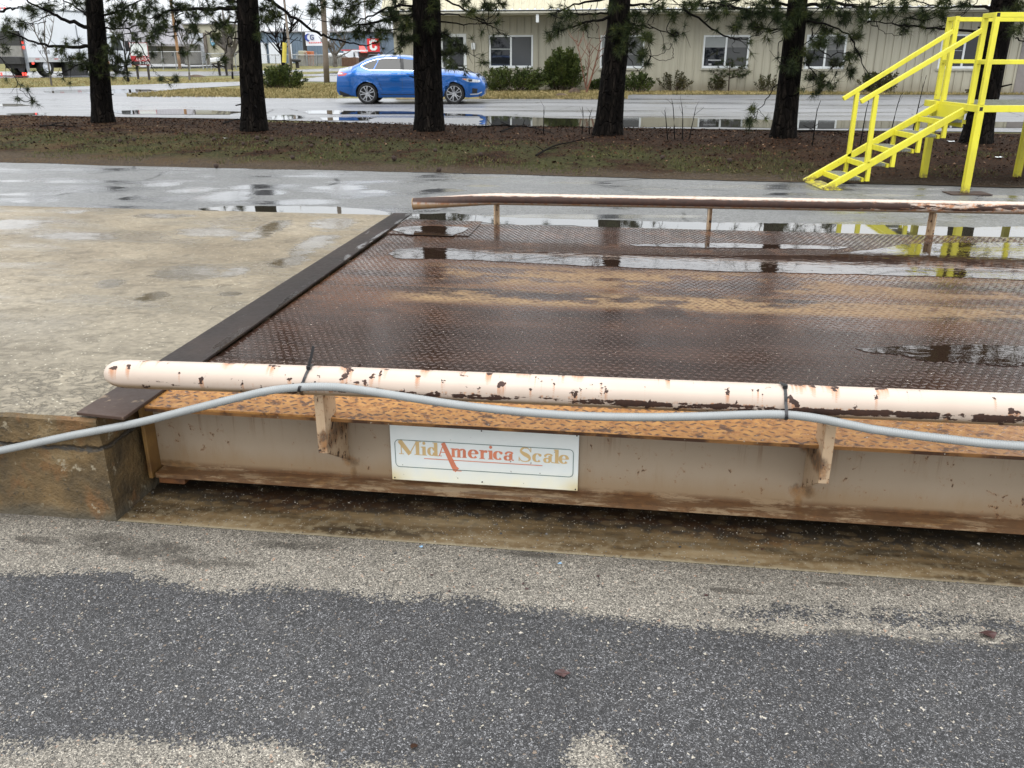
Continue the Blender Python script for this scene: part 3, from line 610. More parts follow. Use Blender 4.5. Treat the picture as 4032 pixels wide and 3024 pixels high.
# ------------------------------------------------------------------ truck scale (local: x along, y across from the pit edge, z up)
B0 = S2W(0, 2.4, 0)
scale = thing('truck_scale', B0, A, 'long steel truck scale with wet tread plate deck, tan side beam and pipe guard rails', 'truck scale')
def tread(name, x0, x1, y0, y1, z0, z1, xe, holes=(), rot=0):
    """plate with raised lugs, alternately turned, as real relief; each lug top carries lug = 1"""
    b = MB(); b.box(x0, x1, y0, y1, z0, z1); at_ = [0.0] * 8; c = .032; L_, W_l, h = .0165, .0058, .0026
    base = [(-L_, 0, 0), (-L_ * .5, -W_l, 0), (L_ * .5, -W_l, 0), (L_, 0, 0), (L_ * .5, W_l, 0), (-L_ * .5, W_l, 0), (-L_ * .42, 0, h), (L_ * .42, 0, h)]
    fs = [(1, 2, 7, 6), (4, 5, 6, 7), (0, 1, 6), (5, 0, 6), (2, 3, 7), (3, 4, 7)]; ca, sa = math.cos(R(36)), math.sin(R(36)); rr = random.Random(1)
    for i in range(int((min(x1, xe) - x0) / c)):
        for j in range(int((y1 - y0) / c)):
            cx, cy = x0 + (i + .5 + .5 * (j % 2)) * c, y0 + (j + .5) * c
            if any(a < cx < b_ and d < cy < e for a, b_, d, e in holes): continue
            sg = sa if (i + j) % 2 else -sa; k = rr.uniform(.85, 1.05)
            b.add([(cx + px * ca - py * sg, cy + px * sg + py * ca, z1 + pz * k) for px, py, pz in base], fs); at_ += [0.15] * 6 + [1.0] * 2
    o = b.build(name, M_deck, scale); o.data.attributes.new('lug', 'FLOAT', 'POINT').data.foreach_set('value', at_)
    o.data.polygons.foreach_set('use_smooth', [i > 5 for i in range(len(o.data.polygons))]); return o
tread('deck_plate', -1.592, 9, .097, 3.60, .378, .390, 4.4, ((-1.7, -1.0, .09, .63), (-1.7, -1.045, 3.13, 3.7)))
tread('corner_cover', -1.592, -1.0, .0975, .62, .3905, .396, 9)
tread('corner_cover', -1.60, -1.045, 3.14, 3.665, .3905, .397, 9)
b = MB(); b.box(-1.660, 9, .25, .262, .096, .3655); b.box(-1.650, 9, .19, .33, .078, .0955); b.box(-1.6, 9, .19, .33, .366, .3775); b.build('side_beam', M_tan, scale)
b = MB(); b.box(-1.660, 9, 3.45, 3.462, .096, .3655); b.box(-1.650, 9, 3.38, 3.52, .083, .0955); b.build('side_beam', M_tan, scale)
for t0_ in (1.2, 2.4): MB().box(-1.66, 9, t0_, t0_ + .02, .084, .377).build('inner_beam', M_tan, scale)
MB().box(-1.675, -1.6605, .185, .335, .074, .372).build('end_plate', M_stiff, scale, bevel=.003)
MB().box(-1.648, -1.548, .20, .31, .05, .0775).build('bearing_block', M_block, scale, bevel=.004)
MB().box(-1.70, 9, .95, 1.1, 0, .30).build('hidden_light_blocker', M_cside, scale)  # unseen wall added under the deck to keep far-side light out of the gap
for t0_ in (1.3, 2.2): MB().box(-1.66, -1.5, t0_, t0_ + .4, .0, .0825).build('bearing_block', M_block, scale)

def bracket(s0, sgn):
    """angle-iron post: outer flange facing the lane, web leg running back to the beam, slanted foot"""
    b = MB()
    web = [(.05, .285), (.249, .166), (.249, .355), (.155, .376), (.155, .492), (.05, .492)]
    b.prism([(s0 - sgn * .004, y, z) for y, z in web], (sgn * .008, 0, 0))
    b.box(*sorted((s0 - sgn * .0045, s0 + sgn * .026)), .042, .0498, .288, .505)
    o = b.build('support_bracket', M_tanb, scale, bevel=.0015)
    w = MB(); w.box(s0 - .012, s0 + .012, .05, .075, .4925, .5)
    w.build('weld_pad', M_tanb, o); return o
for s0, g in ((-.945, -1), (.606, 1), (2.16, 1), (3.7, 1)): bracket(s0, g)
def bracket_far(s0, sgn):
    b = MB(); web = [(3.605, .2), (3.665, .2), (3.665, .53), (3.605, .53)]
    b.prism([(s0 - .004, y, z) for y, z in web], (.008, 0, 0)); b.box(*sorted((s0 - sgn * .0045, s0 + sgn * .028)), 3.6655, 3.673, .2, .53)
    b.build('support_bracket', M_tanb, scale, bevel=.0015)
for s0, g in ((-.948, 1), (.523, 1), (1.985, -1), (3.46, -1)): bracket_far(s0, g)
zp = lambda s: .543 + .008 * s
pts = [(s, .06, zp(s)) for s in [-1.685, -1.682, -1.672, -1.655, -1.635, -1.61]] + [(s, .06, zp(s)) for s in [-1.5, -1.2, -.9, 0, 1, 2, 4, 9]]
rr = [.004, .016, .029, .039, .0445, .0468] + [.0468] * 8
pts = [(x, y, z - .006 * max(0, min(1, (-.9 - x) / .7))) for x, y, z in pts]
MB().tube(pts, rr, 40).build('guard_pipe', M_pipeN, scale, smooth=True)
zf = lambda s: .567 + .004 * s
pf = [(-1.525, 3.615, zf(-1.5) - .044), (-1.2, 3.617, zf(-1.2) - .018), (-1.0, 3.62, zf(-1) - .003), (-.93, 3.62, zf(-.93)), (0, 3.62, zf(0)), (2, 3.62, zf(2)), (5, 3.62, zf(5)), (9, 3.62, zf(9))]
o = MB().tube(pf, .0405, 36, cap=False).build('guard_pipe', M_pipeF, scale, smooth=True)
cpn = MB(); cpn.tube([(-1.526, 3.615, zf(-1.5) - .0441), (-1.530, 3.615, zf(-1.5) - .0444)], .0415, 30); cpn.build('end_cap', M_capF, o)

# steel cover plate over the gap, lying on slab and deck edge
pl = MB(); q = [(-1.765, 2.388), (-1.588, 2.370), (-1.605, 6.26), (-1.742, 6.245)]
pl.prism([(x, y, .3985) for x, y in q], (0, 0, .011))
tag(pl.build('steel_cover_plate', M_plate, frame='S', bevel=.002), 'dark brown steel plate bridging the gap between concrete slab and scale deck', 'steel plate')
# rain water standing on the deck
for i, px in enumerate([
    [(1525, 1000), (1560, 982), (1640, 975), (1780, 976), (1900, 985), (2200, 994), (2500, 1001), (2900, 1006), (3250, 1003), (3420, 985), (3560, 962), (3800, 955), (4200, 955), (4200, 1106), (4032, 1101), (3600, 1086), (3200, 1075), (2900, 1069), (2500, 1054), (2200, 1041), (1900, 1024), (1700, 1018), (1560, 1017)],
    [(2480, 962), (2700, 957), (2900, 958), (3200, 966), (3350, 972), (3300, 981), (3000, 977), (2700, 972), (2500, 970)],
    [(3370, 1372), (3460, 1366), (3600, 1362), (3720, 1358), (3900, 1362), (4100, 1365), (4100, 1440), (3950, 1440), (3800, 1428), (3650, 1420), (3560, 1400), (3440, 1390)]]):
    puddle('deck_puddle', px, .3930, M_water_deck, wob=.02, step=.017, fr=(6, 25, 55), n=i + 70)
puddle('cover_puddle', [(1548, 905), (1580, 893), (1700, 889), (1820, 893), (1850, 897), (1815, 915), (1780, 928), (1680, 925), (1600, 921)], .4002, M_water_deck, wob=.012, step=.012, fr=(8, 30), n=80)

# ------------------------------------------------------------------ grey conduit and its cable ties
M_cond = NT('grey_flexible_conduit'); p_ = M_cond.map(); f_ = M_cond.noise(20, p_, det=4)
rib = M_cond.math('SINE', M_cond.math('MULTIPLY', M_cond.sep(p_)[0], 900))
M_cond.set(Base_Color=M_cond.mix(M_cond.ss(M_cond.noise(90, p_, det=4), .66, .78), M_cond.mix(f_, (.24, .252, .252), (.30, .313, .313)), (.2, .2, .19)), Roughness=.45, Normal=M_cond.bump(rib, .28, .0015)); M_cond = M_cond.m
cpts = [(-3.6, 2.40, .02), (-2.9, 2.375, .075), (-2.5, 2.37, .155), (-2.081, 2.372, .255), (-1.8, 2.375, .328), (-1.558, 2.38, .386), (-1.38, 2.385, .438), (-1.227, 2.392, .482), (-1.1, 2.398, .516), (-.993, 2.400, .533), (-.91, 2.4, .539), (-.828, 2.399, .537), (-.65, 2.396, .519), (-.48, 2.393, .503), (-.3, 2.391, .493), (-.126, 2.391, .490), (.05, 2.393, .495), (.215, 2.397, .505), (.37, 2.4, .518), (.471, 2.400, .524), (.56, 2.4, .518), (.66, 2.398, .503), (.74, 2.396, .492), (.93, 2.393, .477), (1.135, 2.392, .469), (1.6, 2.394, .478), (2.0, 2.4, .53), (2.4, 2.39, .5), (4, 2.39, .49)]
def cat(pts, k=6):                              # Catmull-Rom
    P = [Vector(p) for p in pts]; out = []
    for i in range(len(P) - 1):
        p0, p1, p2, p3 = P[max(i - 1, 0)], P[i], P[i + 1], P[min(i + 2, len(P) - 1)]
        for j in range(k):
            t = j / k; out.append(.5 * ((2 * p1) + (p2 - p0) * t + (2 * p0 - 5 * p1 + 4 * p2 - p3) * t * t + (3 * p1 - p0 - 3 * p2 + p3) * t ** 3))
    return out + [P[-1]]
cp = cat(cpts)
tag(MB().tube(cp, .0128, 16).build('flexible_conduit', M_cond, frame='S', smooth=True), 'light grey flexible conduit hanging in waves along the near guard pipe', 'conduit')
M_blk = simple('black_nylon', (.012, .012, .014), .3, var=.2)
def cable_tie(s0, slant, label, tail):
    root = thing('cable_tie', S2W(s0, 2.46, .5), A, label, 'cable tie', 'black cable ties on the guard pipe')
    zc = zp(s0) - .5; R0 = .0485; cz = min(cp, key=lambda q: abs(q.x - s0)); cy, czz = cz.y - 2.46, cz.z - .5
    loop = []
    for a in range(-215, 18, 8):                # around back and top of the pipe
        pass
    ring = [(R0 * math.cos(R(a)), zc + R0 * math.sin(R(a))) for a in range(-115, 166, 8)]          # y,z; 0 = far side, 180 = lane side
    con = [(cy + .0145 * math.cos(R(a)), czz + .0145 * math.sin(R(a))) for a in range(150, 300, 15)]
    loop = ring + con; b = MB(); vs = []; n = len(loop); w = .0045
    cx_, cz_ = sum(l[0] for l in loop) / n, sum(l[1] for l in loop) / n
    for y, z in loop:
        d = Vector((y - cx_, z - cz_)).normalized(); off = slant * (z - zc)
        vs += [(off - w, y, z), (off + w, y, z), (off + w, y + d.x * .0016, z + d.y * .0016), (off - w, y + d.x * .0016, z + d.y * .0016)]
    fs = [(i * 4 + k, i * 4 + (k + 1) % 4, ((i + 1) % n) * 4 + (k + 1) % 4, ((i + 1) % n) * 4 + k) for i in range(n) for k in range(4)]
    b.add(vs, fs).build('strap', M_blk, root)
    h = MB(); yt, zt = R0 * math.cos(R(112)), zc + R0 * math.sin(R(112)); ox = slant * (zt - zc)
    h.box(ox - .007, ox + .007, yt - .006, yt + .006, zt - .001, zt + .010); h.build('lock_head', M_blk, root, bevel=.001)
    t = MB()
    if tail: t.bar((ox, yt, zt + .008), (ox + .008, yt + .004, zt + .035), .0085, .0014, up=(0, 1, 0)); t.bar((ox + .008, yt + .004, zt + .034), (ox + .017, yt + .01, zt + .072), .0085, .0014, up=(0, 1, 0))
    else: t.bar((ox - .004, yt + .006, zt + .006), (ox - .012, yt + .022, zt + .008), .0085, .0014)
    t.build('tail', M_blk, root)
cable_tie(-.993, .33, 'black cable tie with its tail sticking up above the near pipe', True)
cable_tie(.473, -.05, 'black cable tie with cut tail beside the right-hand pipe bracket', False)

# ------------------------------------------------------------------ the maker's sign on the beam
def mat_sign():
    n = NT('weathered_white_sign'); p = n.map(); x, y, z = n.sep(p); f = n.noise(14, p, det=5); f2 = n.noise(60, p, det=4)
    col = n.mix(f, (.66, .72, .72), (.80, .83, .82))
    low = n.math('MULTIPLY', n.ss(z, .09, -.02), n.lin(f, .3, .7, .4, 1)); col = n.mix(low, col, (.80, .76, .55))
    cor = n.math('MULTIPLY', n.ss(n.math('ABSOLUTE', x), .24, .34), n.ss(z, .07, .0)); col = n.mix(n.math('MULTIPLY', cor, .8), col, (.58, .46, .2))
    col = n.mix(n.ss(f2, .715, .735), col, (.2, .17, .13)); n.set(Base_Color=col, Roughness=.35, Specular_IOR_Level=.4); return n.m
sg = thing('company_sign', S2W(-.4605, 2.644, .1065), A, 'white MidAmerica Scale sign with rounded green border fixed to the tan beam', 'sign')
MB().box(-.3255, .3255, -.006, 0, 0, .2145).build('panel', mat_sign(), sg, bevel=.001)
M_gold = simple('gold_lettering', (.62, .44, .21), .4, var=.1); M_red = simple('red_lettering', (.62, .21, .12), .4, var=.15, vs=20); M_bord = simple('green_border', (.10, .16, .15), .4, var=.25, vs=12)
UX, UZ = .65 / 2057, .2130 / 608
class Glyph:
    def __init__(s): s.b = MB(); s.k = 0
    def P(s, x, y): return (((x - 48) / 2057 - .5) * .65, -.0064 - .00003 * s.k, .1000 + y * UZ)
    def poly(s, pts): s.b.add([s.P(x, y) for x, y in pts], [tuple(range(len(pts)))]); s.k += 1
    def rect(s, x0, x1, y0, y1): s.poly([(x0, y0), (x1, y0), (x1, y1), (x0, y1)])
    def stroke(s, pts, ws):
        n = len(pts); vs = []
        for i, (x, y) in enumerate(pts):
            a, c = pts[max(0, i - 1)], pts[min(n - 1, i + 1)]; dx, dy = c[0] - a[0], c[1] - a[1]; L = math.hypot(dx, dy) or 1
            h = ws[i] / 2; vs += [s.P(x - dy / L * h, y + dx / L * h), s.P(x + dy / L * h, y - dx / L * h)]
        s.b.add(vs, [(2 * i, 2 * i + 1, 2 * i + 3, 2 * i + 2) for i in range(n - 1)]); s.k += 1
    def arc(s, cx, cy, rx, ry, a0, a1, thick, thin, ex=1.3):
        N = 26; pts, ws = [], []
        for i in range(N + 1):
            a = R(a0 + (a1 - a0) * i / N); pts.append((cx + rx * math.cos(a), cy + ry * math.sin(a))); ws.append(thin + (thick - thin) * abs(math.cos(a)) ** ex)
        s.stroke(pts, ws)
    def dot(s, x, y, r): s.poly([(x + r * math.cos(a * .4), y + r * 1.0 * math.sin(a * .4)) for a in range(16)])
    def stem(s, x0, x1, y0, y1, bot=True, top='l'):
        s.rect(x0, x1, y0, y1)
        if bot: s.rect(x0 - 13, x1 + 13, y0, y0 + 8)
        if top == 'l': s.poly([(x0 - 16, y1 - 9), (x0, y1 - 14), (x0, y1), (x0 - 16, y1 - 3)])
def g_mid(g):
    g.rect(160, 171, 0, 140); g.rect(138, 195, 0, 8); g.stroke([(150, 146), (262, 4)], [52, 46]); g.rect(136, 178, 140, 148)
    g.stroke([(255, 4), (340, 146)], [12, 10]); g.rect(328, 368, 0, 148); g.rect(312, 386, 0, 8); g.rect(330, 388, 140, 148)
    g.stem(402, 440, 0, 96); g.dot(422, 132, 17)
    g.arc(506, 48, 32, 42, 20, 340, 36, 9); g.rect(533, 571, 0, 146); g.poly([(515, 139), (533, 136), (533, 146), (515, 143)]); g.rect(560, 584, 0, 9)
def g_scale(g):
    xs = [(1590, 108), (1568, 138), (1528, 147), (1494, 130), (1490, 104), (1520, 82), (1560, 62), (1582, 38), (1572, 12), (1535, 0), (1492, 8), (1468, 38)]
    c = cat([(x, y, 0) for x, y in xs], 4); n = len(c); g.stroke([(p.x, p.y) for p in c], [9 + 34 * math.exp(-((i / n - .5) / .17) ** 2) + 8 * math.exp(-((i / n - .25) / .1) ** 2) for i in range(n)])
    g.rect(1463, 1472, 0, 48); g.rect(1590, 1599, 100, 150)
    g.arc(1664, 48, 36, 42, 50, 318, 38, 9); g.dot(1696, 76, 15)
    g.rect(1785, 1820, 12, 76); g.arc(1788, 70, 36, 22, 15, 160, 22, 14); g.dot(1750, 74, 13); g.arc(1772, 27, 28, 22, 30, 330, 32, 9); g.rect(1815, 1842, 2, 12)
    g.stem(1855, 1893, 0, 146)
    g.arc(1950, 48, 38, 42, 0, 322, 38, 9); g.rect(1922, 1990, 46, 55)
def g_america(g):
    g.stroke([(640, 142), (590, 6)], [10, 12]); g.rect(570, 618, 2, 9); g.stroke([(632, 148), (752, -110), (785, -142)], [46, 58, 60]); g.rect(735, 832, -152, -144); g.rect(606, 672, 42, 50)
    for x in (745, 807, 868): g.rect(x - 17, x + 17, 0, 78 if x > 750 else 96); g.rect(x - 27, x + 27, 0, 8)
    g.poly([(715, 88), (728, 84), (728, 96), (715, 93)]); g.arc(787, 66, 25, 24, 0, 150, 26, 13); g.arc(848, 66, 25, 24, 0, 150, 26, 13)
    g.arc(966, 48, 40, 42, 0, 322, 40, 9); g.rect(936, 1008, 46, 55)
    g.stem(1046, 1082, 0, 96); g.arc(1104, 62, 24, 28, 60, 170, 20, 12); g.dot(1108, 82, 14)
    g.stem(1140, 1177, 0, 96); g.dot(1158, 132, 17)
    g.arc(1240, 48, 38, 42, 50, 318, 40, 9); g.dot(1274, 76, 15)
    g.rect(1360, 1394, 12, 76); g.arc(1362, 70, 36, 22, 15, 160, 22, 14); g.dot(1325, 74, 13); g.arc(1346, 27, 30, 22, 30, 330, 34, 9); g.rect(1389, 1412, 2, 12)
for fn, m, nm in ((g_mid, M_gold, 'lettering'), (g_scale, M_gold, 'lettering'), (g_america, M_red, 'lettering')):
    g = Glyph(); fn(g); g.b.build(nm, m, sg)
g = Glyph(); g.k = 45; g.rect(418, 1722, -36, -28); g.b.build('underline', M_red, sg)
g = Glyph(); g.k = 50; rr_ = []
x0, x1, y0, y1, rc = 97, 2052, -136, 156, 44
for cx_, cy_, a0 in ((x1 - rc, y1 - rc, 0), (x0 + rc, y1 - rc, 90), (x0 + rc, y0 + rc, 180), (x1 - rc, y0 + rc, 270)):
    rr_ += [(cx_ + rc * math.cos(R(a0 + i * 9)), cy_ + rc * math.sin(R(a0 + i * 9))) for i in range(11)]
g.stroke(rr_ + [rr_[0]], [6.5] * (len(rr_) + 1)); g.b.build('border', M_bord, sg)
for x, z in ((-.005, .205), (-.005, .012), (.318, .207), (-.316, .008), (.318, .006)): MB().tube([(x, -.006, z), (x, -.0085, z)], .0025, 8).build('rivet', M_blk, sg)
# ------------------------------------------------------------------ yellow access stairs
def mat_yellow():
    n = NT('yellow_gloss_paint'); p = n.map(); f = n.noise(6, p, det=4); f2 = n.noise(30, p, det=4)
    col = n.mix(f, (.66, .60, .035), (.74, .68, .055)); x, y, z = n.sep(p); col = n.mix(n.ss(n.noise(18, p, det=6, ro=.7), .66, .70), col, (.22, .13, .04)); col = n.mix(n.math('MULTIPLY', n.ss(n.noise(5, n.map(p, sc=(1, 1, .4)), det=6, ro=.7), .48, .66), .35), col, (.42, .36, .05)); col = n.mix(n.math('MULTIPLY', n.ss(z, .12, .01), n.ss(f2, .35, .6)), col, (.16, .12, .05))
    n.set(Base_Color=col, Roughness=n.lin(f2, .3, .7, .28, .42), Normal=n.bump(f2, .08, .004)); return n.m
M_yel = mat_yellow()
M_grate = simple('galvanised_grating', (.30, .31, .27), .45, .3, var=.3, vs=25)
M_dark = simple('dark_opening', (.01, .01, .01), .7)
st = thing('access_stairs', (5.24, 10.78, 0), 0, 'bright yellow steel stairs with handrails leading up to a railed platform', 'stairs')
ox, oy = 5.24, 10.78
def yb(): return MB()
L = lambda x, Y, z: Vector((x - ox, Y - oy, z))
T = .05
XE = 8.6
for Y in (10.446, 11.161):                      # stringers
    yb().bar(L(3.715, Y, -.0), L(5.24, Y, .915), T, .075).build('stringer', M_yel, st, bevel=.004)
    yb().bar(L(4.015 if Y < 11 else 4.07, Y, 1.0), L(5.275, Y, 1.77), T, .05).build('handrail', M_yel, st, bevel=.004)
    xp = 4.184 if Y < 11 else 4.23
    yb().bar(L(xp, Y, .31), L(xp, Y, 1.075), T, T, up=(0, 1, 0)).build('handrail_post', M_yel, st, bevel=.004)
MB().prism([L(3.70, 10.40, .002), L(3.93, 10.40, .002), L(3.93, 11.20, .002), L(3.70, 11.20, .002)], (0, 0, .010)).build('foot_plate', M_yel, st)
for i in range(5):
    x0 = 3.93 + i * .2725; z0 = .137 + i * .165
    b = yb(); b.box(x0 - ox, x0 + .03 - ox, 10.472 - oy, 11.135 - oy, z0 - .06, z0 + .0)
    b.box(x0 + .23 - ox, x0 + .26 - ox, 10.472 - oy, 11.135 - oy, z0 - .045, z0)
    o = b.build('step', M_yel, st, bevel=.002)
    g = MB()
    for k in range(7): g.box(x0 + .034 + k * .028 - ox, x0 + .044 + k * .028 - ox, 10.472 - oy, 11.135 - oy, z0 - .03, z0 + .004)
    for k in range(14): y = 10.48 + k * .05; g.box(x0 + .034 - ox, x0 + .212 - ox, y - oy, y + .006 - oy, z0 - .02, z0 + .0015)
    g.build('grating', M_grate, o)
    if i < 4:
        for Y in (10.446, 11.161):
            zs = (x0 + .29 - 3.715) * .6 + .0
            yb().bar(L(x0 + .285, Y, z0 - .035), L(x0 + .285, Y, zs), .045, .045, up=(0, 1, 0)).build('step_hanger', M_yel, st, bevel=.003)
ZP = .977
b = yb(); b.box(5.235 - ox, 5.247 - ox, 10.47 - oy, 11.14 - oy, .715, .945); b.build('kick_plate', M_yel, st)
b = yb(); b.box(5.205 - ox, XE - ox, 10.104 - oy, 10.154 - oy, .905, ZP); b.box(5.205 - ox, XE - ox, 11.405 - oy, 11.455 - oy, .905, ZP)
b.box(5.205 - ox, 5.275 - ox, 10.1545 - oy, 10.47 - oy, .905, ZP); b.box(5.205 - ox, 5.275 - ox, 11.14 - oy, 11.4045 - oy, .905, ZP); b.box(5.25 - ox, 5.29 - ox, 10.4705 - oy, 11.1395 - oy, .94, ZP)
b.build('platform_frame', M_yel, st, bevel=.003)
g = MB()
for k in range(40): y = 10.16 + k * .031; g.box(5.295 - ox, XE - ox, y - oy, y + .012 - oy, ZP - .03, ZP + .003)
for k in range(80): x = 5.30 + k * .0405; g.box(x - ox, x + .007 - ox, 10.157 - oy, 11.402 - oy, ZP - .025, ZP + .006)
g.build('platform_grating', M_grate, st)
ZT = 1.925
for (x, Y, z0) in ((5.24, 10.129, ZP), (5.28, 10.446, ZP), (5.30, 11.161, ZP), (5.345, 11.43, ZP), (6.55, 10.129, ZP), (6.6, 11.43, ZP), (8.3, 10.129, ZP), (8.3, 11.43, ZP)):
    yb().bar(L(x, Y, z0 + .0005), L(x, Y, ZT - .04), .055, .055, up=(0, 1, 0)).build('rail_post', M_yel, st, bevel=.004)
for p0, p1, w_, h_ in ((L(5.212, 10.129, ZT - .015), L(XE, 10.129, ZT - .015), .05, .05), (L(5.212, 10.129, 1.43), L(XE, 10.129, 1.43), .04, .045), (L(5.318, 11.43, ZT - .015), L(XE, 11.43, ZT - .015), .05, .05), (L(5.318, 11.43, 1.43), L(XE, 11.43, 1.43), .04, .045),
    (L(5.24, 10.155, ZT - .015), L(5.282, 10.475, ZT - .015), .05, .05), (L(5.24, 10.158, 1.43), L(5.282, 10.42, 1.43), .04, .045), (L(5.30, 11.132, ZT - .015), L(5.342, 11.404, ZT - .015), .05, .05), (L(5.30, 11.188, 1.43), L(5.342, 11.404, 1.43), .04, .045)):
    yb().bar(p0, p1, w_, h_).build('guard_rail', M_yel, st, bevel=.003)
for x, Y in ((5.245, 10.14), (5.335, 11.43), (6.55, 11.43), (8.3, 10.14), (8.3, 11.43)):
    o = yb().bar(L(x, Y, .012), L(x, Y, .9045), .075, .075, up=(0, 1, 0)).build('platform_leg', M_yel, st, bevel=.005)
    if Y < 11: MB().box(x - .2 - ox, x + .26 - ox, Y - .13 - oy, Y + .13 - oy, .0025, .0115).build('base_plate', M_plate, o)
for x, Y, z in ((5.24, 10.1035, .94), (5.24, 10.1035, ZT - .015)): MB().box(x - .018 - ox, x + .018 - ox, Y - .0012 - oy, Y - .0002 - oy, z - .02, z + .02).build('tube_end', M_dark, st)
# ------------------------------------------------------------------ pines
def mat_bark():
    n = NT('wet_pine_bark'); p = n.map(); f = n.noise(11, n.map(p, sc=(1, 1, .28)), det=6, ro=.7, dist=.4); f2 = n.voro(13, n.map(p, sc=(1, 1, .3)), 'Distance', 'DISTANCE_TO_EDGE')
    col = n.ramp(f, [(.35, (.0025, .002, .002)), (.53, (.0075, .006, .005)), (.72, (.034, .027, .022))])
    col = n.mix(n.math('MULTIPLY', n.ss(n.noise(2.6, n.map(p, sc=(1, 1, .5)), det=6, ro=.65), .66, .69), .6), col, (.05, .044, .04))
    n.set(Base_Color=col, Roughness=.9, Specular_IOR_Level=.08, Normal=n.bump(n.math('ADD', f, n.ss(f2, .0, .12)), 1.0, .05)); return n.m
def mat_needles(name, a, b, c):
    n = NT(name); f = n.noise(2.2, det=3); g = n.noise(13, det=2)
    col = n.ramp(n.math('ADD', n.math('MULTIPLY', f, .5), n.math('MULTIPLY', g, .5)), [(.38, a), (.5, b), (.62, c)])
    n.set(Base_Color=col, Roughness=.6, Specular_IOR_Level=.15); return n.m
M_bark = mat_bark(); M_limb = simple('dark_limb_bark', (.007, .006, .0055), .9, var=.4, vs=9, Specular_IOR_Level=.1)
M_needle = mat_needles('pine_needles', (.011, .018, .008), (.028, .040, .013), (.072, .082, .022))
def tuft(b, p, d, n, ln, w, r, spread=.95):
    d = Vector(d).normalized(); vs = []; fs = []
    for _ in range(n):
        q = Vector((r.gauss(0, 1), r.gauss(0, 1), r.gauss(0, 1))).normalized()
        e = (d * r.uniform(.35, 1) + q * spread).normalized(); l = ln * r.uniform(.7, 1.15)
        s = e.cross(Vector((r.gauss(0, 1), r.gauss(0, 1), r.gauss(0, 1)))).normalized() * w
        o = p - d * r.uniform(0, .07); tip = o + e * l + Vector((0, 0, -l * .12))
        i = len(vs); vs += [o - s, o + s, tip]; fs.append((i, i + 1, i + 2))
    b.add(vs, fs)
PINES = []
